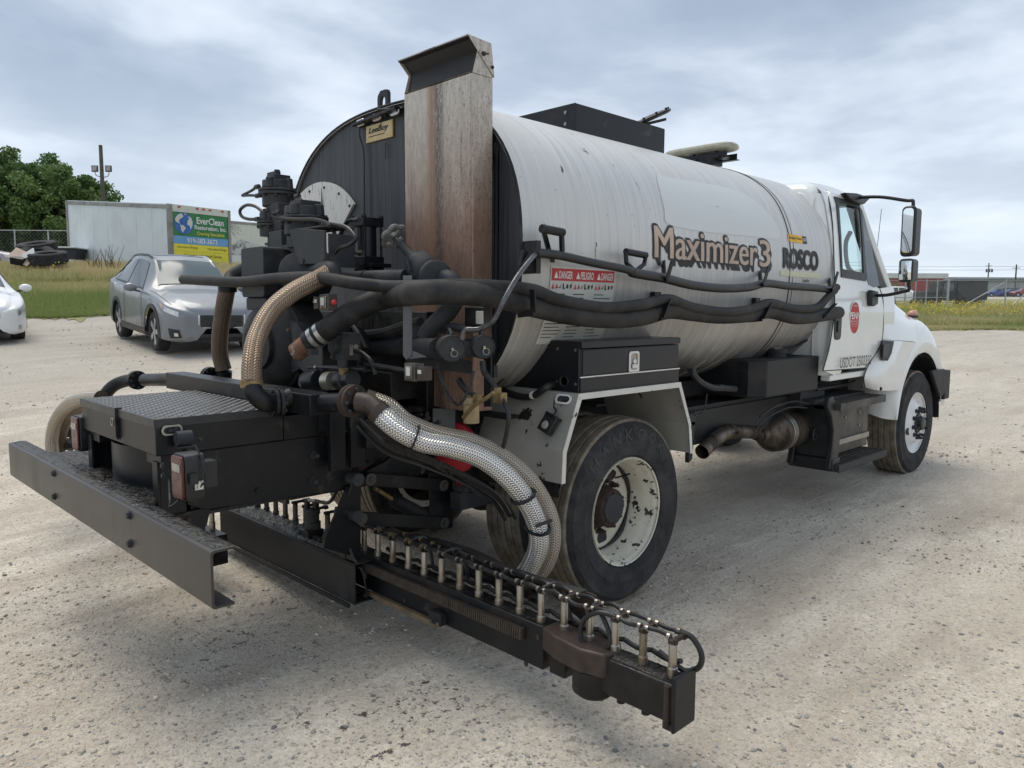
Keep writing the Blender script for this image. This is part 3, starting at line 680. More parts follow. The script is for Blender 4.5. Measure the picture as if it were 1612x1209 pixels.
# ---- chimney
cy0, cy1, cx0, cx1 = -.914, -.390, -.905, -.775
mb = MB(); mb.bx(cx0, cx1, cy0, cy1, 1.12, 2.70); ch = obj('burner_chimney', mb, MAT['chimney'], T, bevel=.006)
mb = MB(); mb.bx(cx0-.002, cx1, cy0+.012, cy0+.020, 1.12, 2.698); obj('chimney_fold', mb, MAT['chimney'], ch)
pr = [P(744.2, 108.2, 'y', cy0), P(752, 79.3, 'y', cy0), P(777.9, 122, 'y', cy0-.004), P(773, 68.5, 'y', cy0-.004), P(735.8, 53.3, 'y', cy0-.004)]
(xa, za), (xb, zb_), (xc, zc_), (xd_, zd_), (xe, ze) = [(q[0], q[2]) for q in pr]
mb = MB()
for yy, t_ in ((cy0, .003), (cy1-.003, .003)):
    mb.prism([(xa, 2.70), (xb, zb_), (cx1, zc_+.02), (cx1, 2.70)], 'y', yy, yy+t_)
mb.prism([(cx0, 2.705), (cx0+.004, 2.705), (xb+.004, zb_-.1), (xb, zb_-.1)], 'y', cy0+.003, cy1-.003)
obj('chimney_collar', mb, MAT['chimney'], ch)
mb = MB()
for yy in (cy0-.006, cy1+.003):
    mb.prism([(xe, ze), (xd_, zd_), (xc, zc_)], 'y', yy, yy+.003)
mb.prism([(xe, ze), (xd_, zd_), (xd_, zd_-.005), (xe, ze-.005)], 'y', cy0-.0025, cy1+.0025)
mb.prism([(xd_, zd_-.006), (xc, zc_), (xc-.005, zc_), (xd_-.005, zd_-.012)], 'y', cy0-.0025, cy1+.0025)
fl = obj('rain_flap', mb, MAT['chimney'], ch)
mb = MB(); mb.prism([(xa+.02, 2.705), (xb+.012, zb_), (xe+.03, ze-.012), (xd_-.012, zd_-.018), (xc-.012, 2.71)], 'y', cy0+.004, cy1-.004); obj('throat_shade_fill', mb, MAT['ink'], ch); mb = MB(); mb.prism([(xe+.001, ze-.006), (xd_-.002, zd_-.007), (xd_-.002, zd_-.010), (xe+.001, ze-.009)], 'y', cy0-.001, cy1+.001); obj('flap_shade_lining', mb, MAT['ink'], fl)  # black fill and lining added to stand in for shade inside the hood
mb = MB(); c = P(761, 84.6, 'y', cy0-.008); mb.bolt(c, (0, -1, 0), .008, .012); mb.bar(c, c+[.0, -.004, .0]+np.array([.03, 0, .006]), .006, .006); mb.bolt(P(775, 106, 'y', cy0-.008), (0, -1, 0), .006, .008); obj('flap_pin', mb, MAT['rust'], fl)
# black side skin between chimney and head, hinge
mb = MB(); mb.bx(X0-.012, X0+.012, -.92, -.985, 1.28, 2.40); mb.v = [(x, (surf_y(z, -.03) if y < -.95 else y), z) for x, y, z in mb.v]; obj('rear_skirt_strip', mb, MAT['tankhead'], T)

# ---- black weather box on the tank, hatch lid, light bar
mb = MB(); bx0, bx1, by, bt = .351, 1.322, .45, 2.882; th = .012
mb.bx(bx0, bx0+th, -by, by+.28, 2.52, bt); mb.bx(bx1-th, bx1, -by+.001, by+.279, 2.58, bt-.001); mb.bx(bx0+th, bx1-th, -by, -by+th, 2.58, bt-.0005); mb.bx(bx0+th, bx1-th, by+.28-th, by+.28, 2.52, bt-.0005)
wb = obj('manhole_weather_box', mb, MAT['black'], T, bevel=.003)
mb = MB()
for z in (2.835, 2.765): mb.bolt((bx0-.001, -.375, z), (-1, 0, 0), .009, .006)
obj('bolt', mb, MAT['steel'], wb)
c = P(1026, 189, 'y', -.40); mb = MB(); tilt = Matrix.Rotation(rad(-12), 3, 'X') @ Matrix.Rotation(rad(-22), 3, 'Y')
dv = tilt @ Vector((0, 0, 1)); c = np.array(c)
mb.lathe([(.13, 0), (.145, .006), (.145, .02), (.13, .027), (.05, .036)], c, dv, 28); hl = obj('manhole_lid', mb, MAT['tarpaint'], T)
mb = MB(); mb.boltring(c, dv, .132, 9, .009, .036); mb.bar(c+[-.10, .05, -.05], c+[.12, -.03, .02], .026, .018); mb.bar(c+[-.02, .03, -.02], c+[-.12, .22, -.26], .05, .03); obj('lid_clamp', mb, MAT['tarpaint'], hl, kind='stuff')
# light bar (beacon)
lx = 2.42
def lbp(px, py): return P(px, py, 'x', lx)
a_, b_ = lbp(1052, 247), lbp(1160, 230); zc0 = (a_[2]+b_[2])/2+.004; y0_, y1_ = a_[1], b_[1]
mb = MB(); pf = []
Gd = []
for t in np.linspace(-1, 1, 25):
    yy = (y0_+y1_)/2+(y1_-y0_)/2*t; s_ = max(0, 1-abs(t)**7)**.5
    Gd.append([(lx+.13*s_*math.cos(a)+0, yy, zc0+.038*(.25+.75*s_)*math.copysign(abs(math.sin(a))**.7, math.sin(a))) for a in np.linspace(0, 2*math.pi, 21)])
mb.grid(Gd); lbr = obj('warning_light_bar', mb, MAT['beige'], T)
mb = MB(); zb2 = zc0-.045
for sx in (-.10, .06): mb.bx(lx+sx, lx+sx+.05, y0_-.04, y1_+.03, zb2-.055, zb2-.05); mb.bx(lx+sx, lx+sx+.006, y0_-.04, y1_+.03, zb2-.05, zb2-.005)
for t in (.18, .5, .82):
    yy = y0_+(y1_-y0_)*t; mb.bx(lx-.12, lx+.12, yy-.03, yy+.03, zb2-.048, zb2-.040)
    mb.bar((lx-.09, yy, zb2-.04), (lx-.06, yy+.03, zb2+.016), .03, .01)
yc = (y0_+y1_)/2
mb.bx(lx-.10, lx+.04, yc-.18, yc+.10, zb2-.10, zb2-.056); mb.bx(lx-.04, lx+.04, yc-.03, yc+.03, 2.60, zb2-.1); obj('light_bar_stand', mb, MAT['black'], T, bevel=.002)

# ---- decals on the barrel
def wrap(v2, x0, s0, th0=None, sx=1, lift=.004):
    """flat (u right = +x, v up) to the barrel: s0 = arc distance above z=TC_ on the right side"""
    tz = np.linspace(-.80, .80, 1601); yy = np.array([surf_y(TC_+q) for q in tz]); arc = np.concatenate([[0], np.cumsum(np.hypot(np.diff(tz), np.diff(yy)))]); arc -= np.interp(0, tz, arc)
    out = []
    for u, v in v2:
        s = s0+v; z = np.interp(s, arc, tz); y = surf_y(TC_+z); e = 1e-3; dy = (surf_y(TC_+z+e)-surf_y(TC_+z-e))/(2*e); nrm_ = np.array([-1, dy]); nrm_ /= np.hypot(*nrm_)
        out.append((x0+u*sx, y+nrm_[0]*lift, TC_+z+nrm_[1]*lift))
    return out
def arc_of(q):
    tz = np.linspace(-.80, .80, 1601); yy = np.array([surf_y(TC_+k) for k in tz]); arc = np.concatenate([[0], np.cumsum(np.hypot(np.diff(tz), np.diff(yy)))]); arc -= np.interp(0, tz, arc)
    return float(np.interp(q[2]-TC_, tz, arc))
def decal_text(name, txt, m, x0, s0, w, h, off=.0, lift=.004, shear=0., parent=tank, dx=0, ds_=0, spacing=1.0):
    v, f = text_mesh(txt, 1, 0, off, shear, spacing); v = fit(v, w, h)
    # subdivide long edges so that the letters bend with the barrel
    import bmesh
    bm = bmesh.new(); vv_ = [bm.verts.new((a[0], a[1], 0)) for a in v]
    for q in f:
        try: bm.faces.new([vv_[i] for i in q])
        except ValueError: pass
    for _ in range(3):
        es = [e for e in bm.edges if e.calc_length() > h*.22]
        if es: bmesh.ops.subdivide_edges(bm, edges=es, cuts=1, use_grid_fill=False)
    bmesh.ops.triangulate(bm, faces=bm.faces)
    me = bpy.data.meshes.new(name); bm.to_mesh(me); bm.free()
    co = np.array([tuple(q.co) for q in me.vertices]); W_ = wrap(co[:, :2]+[dx, ds_], x0, s0, lift=lift)
    for q, w_ in zip(me.vertices, W_): q.co = w_
    me.update(); return put(name, me, m, parent)
def decal_rect(name, m, x0, s0, w, h, lift=.003, parent=tank, nx=4, ny=6, rnd=0):
    G = [wrap([(w*i/nx, h*j/ny) for j in range(ny+1)], x0, s0, lift=lift) for i in range(nx+1)]
    mb = MB(); mb.grid(G); return obj(name, mb, m, parent)
# Maximizer 3
a_, b_ = TK(1029, 400), TK(1212, 412); sA = arc_of(TK(1036, 406)); sB = arc_of(TK(1034, 356)); xA, xB = a_[0], b_[0]
hM = abs(sB-sA); sM = sA; wM = xB-xA
spl = .885
for nm, txt, xo, w_ in (('decal_word', 'Maximizer', xA, wM*.86), ('decal_numeral', '3', xA+wM*.885, wM*.105)):
    hx = hM if nm == 'decal_word' else hM*1.0
    for k in (1, 2, 3, 4, 5): decal_text(nm+'_shadow', txt, MAT['ink'], xo, sM, w_, hx, lift=.002+.0002*k, dx=.0075*k, ds_=-.0085*k)
    for k, (dx_, dy_) in enumerate(((-.014, .0), (-.010, .012), (.0, .015), (.014, .012), (.022, .0), (.010, -.010), (-.008, -.010), (.018, -.010))): decal_text(nm+'_outline', txt, MAT['ink'], xo, sM, w_, hx, lift=.0034+.00012*k, dx=dx_, ds_=dy_)
    for k, dx_ in enumerate((0, .005, .010)): decal_text(nm, txt, MAT['tanink'], xo, sM, w_, hx, lift=.0052+.0002*k, parent=tank, dx=dx_)
# ROSCO, cream strip, dealer sticker, small LeeBoy
a_, b_ = TK(1231.5, 421), TK(1288, 426); sA = arc_of(TK(1232, 421)); sB = arc_of(TK(1231, 391)); xA, xB = a_[0], b_[0]
for k, (dx_, dy_) in enumerate(((0, 0), (.012, 0), (.024, 0), (.004, .010), (.018, .010), (.010, -.008))): decal_text('maker_lettering', 'ROSCO', MAT['ink'], xA, sA, xB-xA-.03, sB-sA, lift=.004+.0002*k, dx=dx_, ds_=dy_)
sC = arc_of(TK(1228, 434)); sD = arc_of(TK(1228, 425.5)); decal_rect('cream_strip', MAT['creamstrip'], TK(1227.5, 430)[0], sC, TK(1290, 437)[0]-TK(1227.5, 430)[0], sD-sC, lift=.003)
sC = arc_of(TK(1242, 380.5)); sD = arc_of(TK(1241, 368.5)); x0_ = TK(1240, 374)[0]; x1_ = TK(1269, 377)[0]; w_ = x1_-x0_
st = decal_rect('dealer_sticker', MAT['yellow'], x0_, sC, w_*.76, sD-sC, lift=.003); decal_rect('dealer_sticker_end', MAT['ink'], x0_+w_*.762, sC, w_*.238, sD-sC, lift=.003)
decal_text('dealer_name', 'Gregory Poole', MAT['ink'], x0_+w_*.05, sC+(sD-sC)*.3, w_*.66, (sD-sC)*.45, off=.01, lift=.0048)
decal_text('dealer_mark', 'CAT', MAT['white'], x0_+w_*.79, sC+(sD-sC)*.3, w_*.18, (sD-sC)*.42, off=.02, lift=.0048)
sC = arc_of(TK(1264, 446)); x0_ = TK(1263, 444)[0]; decal_text('small_maker_lettering', 'LeeBoy', MAT['ink'], x0_, sC, .11, .035, off=.01, shear=.3, lift=.003)
# danger label
x0_ = TK(866, 430)[0]; x1_ = TK(968, 430)[0]; s1 = arc_of(TK(868, 419)); s0_ = s1-.40; w_ = x1_-x0_
dg = decal_rect('danger_label', MAT['labelwhite'], x0_, s0_, w_, s1-s0_, lift=.003, nx=6, ny=10)
decal_rect('danger_label_header', MAT['dangerred'], x0_+.008, s1-.068, w_-.016, .060, lift=.0038)
for k, wd in enumerate(('DANGER', 'PELIGRO', 'DANGER')):
    xx = x0_+w_*(.05+.325*k)
    decal_text('danger_word', wd, MAT['white'], xx+.035, s1-.058, w_*.2, .038, off=.02, lift=.005)
    mb = MB(); mb.add(wrap([(0, 0), (.03, 0), (.015, .034)], xx, s1-.056, lift=.0046), [(0, 1, 2)]); obj('warning_triangle', mb, MAT['white'], tank)
mb = MB(); mb2 = MB(); mb3 = MB()
for c3 in range(3):
    xs_ = x0_+w_*(.02+.325*c3)
    for k in range(6):
        xx = xs_+k*w_*.052; tgt = mb2 if k < 2 else mb3
        sh = [[(0.004, 0), (.022, 0), (.013, .028)], [(.002, .0), (.024, .004), (.013, .026)], [(0, .006), (.012, .012), (.022, .028), (.014, .004)], [(.004, .028), (.012, .028), (.014, .010), (.024, 0), (.006, 0)], [(.004, .008), (.013, .0), (.022, .01), (.018, .024), (.008, .024)], [(.004, .02), (.018, .028), (.02, .012), (.012, 0)]][k]
        tgt.add(wrap(sh, xx, s1-.108, lift=.0046), [tuple(range(len(sh)))])
    for r in range(13):
        ln = RNG.uniform(.5, .98)*w_*.28; zz = s1-.135-.019*r
        mb.add(wrap([(0, 0), (ln, 0), (ln, .004), (0, .004)], xs_+.003, zz, lift=.0046), [(0, 1, 2, 3)])
    if c3: mb.add(wrap([(0, s0_-s1+.01), (.002, s0_-s1+.01), (.002, -.07), (0, -.07)], xs_-.008, s1, lift=.0044), [(0, 1, 2, 3)])
obj('label_text_lines', mb, MAT['castiron'], tank, kind='stuff'); obj('red_pictograms', mb2, MAT['dangerred'], tank, kind='stuff'); obj('black_pictograms', mb3, MAT['ink'], tank, kind='stuff')
# plain grey patch standing in for a blurred-out logo, above the lettering
pp_ = [(1033, 277), (1060, 281), (1150, 297), (1195, 322), (1228, 372), (1180, 372), (1062, 357), (1045, 330)]
Pq = [TK(*q) for q in pp_]; us = [(q[0], arc_of(q)) for q in Pq]; cu_ = (np.mean([u[0] for u in us]), np.mean([u[1] for u in us])); rings = [[wrap([(cu_[0]+(u[0]-cu_[0])*t, cu_[1]+(u[1]-cu_[1])*t)], 0, 0, lift=.002)[0] for u in catmull([np.array(u) for u in us], 4, True)] for t in (0.02, .25, .5, .75, 1)]
for r in rings: r.append(r[0])
t = NT('blurred_logo_grey'); t.set('Base Color', (.60, .625, .62)); t.set('Roughness', .45); MAT['patch'] = t.m
mb = MB(); mb.grid(rings); obj('blurred_logo_patch', mb, MAT['patch'], tank)
# ---- wheels
def wheel(x, yo, side, kind, r=.52, w=.285, label=None):
    """side -1 = right of the truck; yo = outer face y; returns nothing, all parts go under T"""
    d = np.array([0, side, 0.]); c = np.array([x, yo, r-.006])         # lathe offset h: 0 at outer face, negative inwards
    rim = MB()
    if kind == 'dish':
        rim.lathe([(.292, -.010), (.299, -.006), (.302, -.018), (.288, -.030), (.280, -.045), (.277, -.075), (.262, -.088), (.262, -.135), (.252, -.150), (.252, -.188), (.236, -.196), (.20, -.203), (.16, -.205), (.10, -.205)], c, d, 48, False, True)
    elif kind == 'inner':
        rim.lathe([(.299, -.012), (.30, -.02), (.27, -.05), (.26, -.2), (.26, -.27), (.30, -.28)], c, d, 32, False, False)
    else:
        rim.lathe([(.292, -.014), (.299, -.010), (.302, -.022), (.286, -.034), (.268, -.066), (.245, -.060), (.20, -.018), (.17, .004), (.13, .008), (.125, .008)], c, d, 48, False, True)
    wo_ = obj('wheel', rim, MAT['rim'] if kind != 'front' else MAT['whiterim'], T, sharp=50, label=label)
    ty = MB(); R_ = r; g = [(.300, -.020), (.315, -.004), (.345, .0), (.385, .006), (.395, .002), (.425, .006), (.455, .0), (.468, .002), (.485, -.012), (.495, -.022)]
    bk = [(a, -w-b) for a, b in g[::-1]]
    ty.lathe(g+[(.500, -.030), (.50, -w+.03)]+bk, c, d, 80, False, False); obj('tyre', ty, MAT['tyre'], wo_, sharp=30)
    tr = MB(); yy = [-.024]; prof = [(.494, -.0225), (.507, -.026)]; nr = 5; rw = (w-.056)/nr
    h = -.028
    for k in range(nr):
        e = h-rw; crown = r-.006*abs(k-2)/2-.002
        prof += [(crown-.002, h), (crown, h-.004), (crown, e+.008), (crown-.003, e+.006)]
        if k < nr-1: prof += [(r-.015, e+.005), (r-.015, e-.003)]
        h = e-.004 if k < nr-1 else e
    prof += [(.507, -w+.026), (.494, -w+.0225)]
    tr.lathe(prof, c, d, 96, False, False); obj('tread', tr, MAT['tread'], wo_, sharp=25)
    if kind == 'inner': return wo_
    hub = MB()
    if kind == 'dish':
        hub.lathe([(.124, -.204), (.124, -.188), (.120, -.182), (.112, -.175), (.106, -.12), (.100, -.112), (.02, -.110)], c, d, 28, False, True); hub.boltring(c+d*(-.182), d, .085, 8, .008, .08)
        obj('hub', hub, MAT['rust'], wo_, bevel=0); gr = MB(); gr.tube([(x+.247*math.cos(a), yo+side*(-.186+.004*math.sin(5*a)), r-.006+.247*math.sin(a)) for a in np.linspace(0, 2*math.pi, 40, endpoint=False)], lambda t: .010+.007*math.sin(t*23)*math.sin(t*9), 6, 1, True, True); obj('tar_in_rim_corner', gr, MAT['tar'], wo_)
        cap = MB(); cap.lathe([(.086, -.113), (.08, -.100), (.0701, -.098)], c, d, 24); obj('hub_cap', cap, MAT['castiron'], wo_)
        nr_, hr, nl, h0 = 10, .1425, .055, -.204
    else:
        hub.lathe([(.105, .006), (.095, .02), (.070, .028), (.066, .055), (.055, .062)], c, d, 28, False, True); obj('hub', hub, MAT['plastic'], wo_)
        nr_, hr, nl, h0 = 10, .1425, .062, .006
    X_, Y_, _ = frame(d)
    for k in range(nr_):
        a = 2*math.pi*k/nr_+.2; q = c+X_*hr*math.cos(a)+Y_*hr*math.sin(a)+d*h0
        nm = MB(); nm.lathe([(.021, 0), (.021, .012), (.016, .014), (.016, nl*.6), (.011, nl*.62), (.011, nl)], q, d, 8); obj('lug_nut', nm, MAT['rust'] if kind == 'dish' else MAT['castiron'], wo_)
    for k in range(5 if kind == 'dish' else 2):
        a = 2*math.pi*k/(5 if kind == 'dish' else 2)+(1.05 if kind == 'dish' else .35); hr2 = .195; q = c+X_*hr2*math.cos(a)+Y_*hr2*math.sin(a)
        off = -.205 if kind == 'dish' else -.0165
        hm = MB(); hm.lathe([(.038, off), (.038, off+.004)], q, d if kind == 'dish' else nrm(d+(q-c)*1.6), 20) if kind != 'dish' else hm.lathe([(.040, off), (.040, off+.006)], q, d, 20); obj('hand_hole', hm, MAT['ink'], wo_)
    if kind == 'dish' and side < 0:
        vs = MB(); vs.tube([c+X_*.19*math.cos(.8)+Y_*.19*math.sin(.8)+d*(-.2), c+X_*.235*math.cos(.8)+Y_*.235*math.sin(.8)+d*(-.12)], .005, 6, 1); obj('valve_stem', vs, MAT['black'], wo_)
        # raised maker's lettering on the sidewall
        lm = MB(); word = 'HANKOOK'
        for k, chx in enumerate(word):
            v, f = text_mesh(chx, 1, 0, .022); v = fit(v, .066, .062); ac = rad(136-14.5*k)
            W_ = []
            for q in v:
                rr_ = .398+q[1]; aa_ = ac-(q[0]-.033)/.43
                W_.append((x+rr_*math.cos(aa_), yo-.0065, r-.006+rr_*math.sin(aa_)))
            lm.add(W_, f)
        lo = obj('sidewall_lettering', lm, grimy('raised_rubber_letters', (.045, .044, .043), (.075, .072, .068), .85), wo_, kind='stuff')
    return wo_
wheel(0, -1.18, -1, 'dish'); wheel(0, -.848, -1, 'inner'); wheel(0, 1.18, 1, 'dish'); wheel(0, .848, 1, 'inner')
wheel(4.73, -1.14, -1, 'front', w=.30); wheel(4.73, 1.14, 1, 'front', w=.30)
# ---- frame rails, axles, springs
for s in (-1, 1):
    mb = MB(); y = s*.445; mb.bx(-1.62, 5.1, y-.004, y+.004, .73, .985); mb.bx(-1.62, 5.1, y-s*.004, y-s*.075, .73, .738); mb.bx(-1.62, 5.1, y-s*.004, y-s*.075, .977, .985)
    obj('frame_rail', mb, MAT['blackdust'], T)
    mb = MB(); mb.prism([(-2.10, 1.02), (-1.30, 1.02), (-1.30, .735), (-2.03, .765), (-2.10, .80)], 'y', s*.452, s*.475); re = obj('rear_frame_extension', mb, MAT['tarpaint'] if s > 0 else MAT['black'], T, bevel=.004)
    mb = MB(); mb.bar((-.75, s*.60, .60), (.75, s*.60, .60), .08, .09); mb.bar((-.72, s*.60, .66), (0, s*.60, .56), .08, .03); mb.bar((.72, s*.6, .66), (0, s*.6, .56), .08, .03); obj('leaf_spring', mb, MAT['castiron'], T)
    mb = MB(); mb.bar((4.1, s*.46, .66), (5.3, s*.46, .66), .08, .05); obj('leaf_spring', mb, MAT['castiron'], T)
mb = MB(); mb.cyl((0, -.95, .51), (0, .95, .51), .075); mb.sph((0, 0, .51), .21, 20); obj('rear_axle', mb, MAT['castiron'], T)
mb = MB(); mb.bar((4.73, -.9, .47), (4.73, .9, .47), .1, .09); obj('front_axle', mb, MAT['castiron'], T)
mb = MB(); mb.cyl((.1, 0, .55), (3.0, 0, .72), .05); obj('drive_shaft', mb, MAT['castiron'], T)
mb = MB(); mb.bx(2.9, 4.9, -.38, .38, .55, 1.1); mb.bx(3.0, 3.9, -.28, .28, .45, .6); obj('engine_and_gearbox', mb, MAT['castiron'], T, bevel=.03)
mb = MB(); mb.bx(-1.3, 2.5, -.43, .43, .99, 1.09); mb.bx(-.6, 2.4, -.62, -.43, .99, 1.10); mb.bx(-.6, 2.4, .43, .62, .99, 1.10); obj('tank_cradle', mb, MAT['blackdust'], T)
for s in (-1, 1):
    for x in (-.62, .1, .9, 1.8, 2.5):
        mb = MB(); mb.bar((x, s*.44, 1.02), (x, s*.80, 1.30), .10, .02, (1, 0, 0)); mb.bx(x-.05, x+.05, s*.44, s*.9, 1.06, 1.075); obj('cradle_outrigger', mb, MAT['blackdust'], T)
for x in (-1.1, -.2, 1.2, 2.2):
    mb = MB(); mb.bx(x-.04, x+.04, -.44, .44, .76, .95); obj('cross_member', mb, MAT['castiron'], T)
# ---- rear box over the frame
lx0, lx1, ly, lz = -2.222, -1.665, .487, 1.166
mb = MB(); mb.bx(lx0, lx1, -ly, ly, lz-.145, lz); lid = obj('rear_box_lid', mb, MAT['black'], T, bevel=.005)
mb = MB(); mb.bx(lx0-.003, lx1, -ly-.003, ly+.003, lz+.0005, lz+.006)
mb.bx(lx0-.005, lx0-.002, -ly-.003, ly+.003, lz-.028, lz+.0055); mb.bx(lx0-.002, lx1, -ly-.005, -ly-.002, lz-.028, lz+.0055)
tp = obj('tread_plate', mb, MAT['diamond'], lid)
mb = MB(); k = 0
for i in range(28):
    for j in range(34):
        x = lx0+.018+i*.0262; y = -ly+.012+j*.0288
        if x > lx1-.01: continue
        a = rad(45) if (i+j) % 2 else rad(-45); ca, sa = math.cos(a)*.0125, math.sin(a)*.0125; na, nb = -math.sin(a)*.0035, math.cos(a)*.0035; z = lz+.006
        mb.add([(x-ca, y-sa, z), (x+na, y+nb, z), (x+ca, y+sa, z), (x-na, y-nb, z), (x, y, z+.0022)], [(0, 4, 1), (1, 4, 2), (2, 4, 3), (3, 4, 0)])
obj('tread_lozenges', mb, MAT['diamond'], lid, kind='stuff')
mb = MB(); c = P(182, 650, 'x', lx0-.006); mb.bx(c[0]-.003, c[0]+.002, c[1]-.016, c[1]+.016, lz-.13, lz-.005); mb.bx(c[0]-.01, c[0]+.02, c[1]-.02, c[1]-.012, lz-.12, lz+.012); obj('lid_hasp', mb, MAT['black'], lid)
mb = MB(); c = P(176.5, 664, 'x', lx0-.012); mb.tube([c+np.array([0, .016*math.cos(a), .016*math.sin(a)]) for a in np.linspace(0, 2*math.pi, 12, endpoint=False)], .003, 5, 2, True, True); obj('pull_ring', mb, MAT['steel'], lid)
for a_, b_ in ((.30, ly-.01), (-ly+.01, -.32)): mb = MB(); mb.bx(lx0+.02, lx0+.06, a_, b_, lz-.19, lz-.147); obj('lid_support', mb, MAT['black'], T)
# box body and the dark drum under the lid
mb = MB(); mb.bx(-2.08, -1.50, -.450, -.40, .76, 1.02); mb.bx(-2.12, -1.50, .40, .450, .76, 1.02); mb.bx(-1.62, -1.60, -.40, .40, .70, 1.02); mb.bx(-1.66, -1.48, -.478, .478, 1.022, 1.13); obj('rear_box_side', mb, MAT['black'], T)
mb = MB(); mb.lathe([(.36, 0), (.36, .22)], (-1.86, .02, .79), (0, 0, 1), 36); obj('drum_under_lid', mb, MAT['blackclean'], T)
mb = MB(); mb.bx(-2.20, -1.62, -.44, .46, .735, .75); obj('drip_tray', mb, MAT['tar'], T)
mb = MB(); mb.tube([(-2.2, .45, .80), (-2.24, .2, .775), (-2.25, -.1, .77), (-2.2, -.40, .78)], .008, 6); mb.tube([(-2.21, .44, .79), (-2.23, .15, .765), (-2.23, -.15, .76), (-2.19, -.38, .775)], .006, 6); obj('wiring_loom', mb, MAT['plastic'], T)
mb = MB(); mb.bx(-2.21, -2.20, -.455, -.40, .77, .99); mb.bx(-2.20, -2.10, -.458, -.452, .765, .99); ep = obj('frame_end_plate', mb, MAT['black'], T)
for px, py in ((257, 733), (258, 749)):
    mb = MB(); mb.bolt(P(px, py, 'x', -2.212), (-1, 0, 0), .010, .010); obj('bolt', mb, MAT['castiron'], ep)
mb = MB(); mb.bx(-2.21, -2.20, .40, .455, .77, 1.0); mb.bx(-2.20, -2.1, .452, .458, .765, .99); obj('frame_end_plate', mb, MAT['black'], T)
# gussets to the bumper
for s in (-1, 1):
    mb = MB(); mb.prism([(-2.22, .76), (-2.0, .775), (-2.02, .70), (-2.09, .62), (-2.30, .66), (-2.345, .70), (-2.345, .76)], 'y', s*.46, s*.47); g_ = obj('bumper_gusset', mb, MAT['black'], T, bevel=.002)
    for x, z in ((-2.10, .735), (-2.24, .715)):
        mb = MB(); mb.bolt((x, s*.472, z), (0, s, 0), .011, .012); obj('bolt', mb, MAT['rust'], g_)
# bumper channel
bz0, bz1, bx_ = .660, .852, -2.358; by0, by1 = -1.30, 1.40
mb = MB(); mb.prism([(bx_, bz0+.012), (bx_+.003, bz0+.004), (bx_+.012, bz0), (bx_+.075, bz0), (bx_+.075, bz0+.008), (bx_+.016, bz0+.008), (bx_+.009, bz0+.015), (bx_+.009, bz1-.015), (bx_+.016, bz1-.008), (bx_+.085, bz1-.008), (bx_+.085, bz1), (bx_+.012, bz1), (bx_+.003, bz1-.004), (bx_, bz1-.012)], 'y', by0, by1)
bu = obj('rear_bumper', mb, grimy('bumper_black_sheen', (.030, .029, .027), (.055, .052, .046), .34, 0, 3, .45, .75, bump=.08, bs=25, rough2=.5, c3=(.015, .014, .013), s3=5, lo3=.58, hi3=.66, vec=(1, 1, .35)), T)
for px, py in ((85, 745), (86, 781.6), (204, 811), (205, 856)):
    mb = MB(); mb.bolt(P(px, py, 'x', bx_-.001), (-1, 0, 0), .013, .012); obj('bolt', mb, MAT['castiron'], bu)
# lumpy tar crust on the bumper shelf
def crust(name, x0, x1, y0, y1, z, amp, nx, ny, parent, m=None, prof=None, seed=0):
    from mathutils import noise as mn
    G = []
    for i in range(nx+1):
        row = []
        for j in range(ny+1):
            x = x0+(x1-x0)*i/nx; y = y0+(y1-y0)*j/ny; e = min(i, nx-i, j, ny-j)
            h = 0 if e == 0 else amp*(.35+.65*abs(mn.noise(Vector((x*26+seed, y*26, 0))))+.5*max(0, mn.noise(Vector((x*70, y*70+seed, 3)))))
            row.append((x+(.004*mn.noise(Vector((y*40, 0, seed))) if e == 0 else 0), y, z+h))
        G.append(row)
    mb = MB(); mb.grid(G); return obj(name, mb, m or MAT['tar'], parent, sharp=70)
crust('tar_crust', bx_+.016, bx_+.083, -1.28, 1.38, bz1+.001, .012, 5, 150, bu)
mb = MB(); mb.bx(bx_+.087, -2.02, -.44, 1.0, bz1-.035, bz1-.027); stp = obj('tar_covered_step', mb, MAT['tar'], T)
crust('tar_crust', bx_+.09, -2.03, -.43, .99, bz1-.026, .02, 22, 90, stp, seed=3)
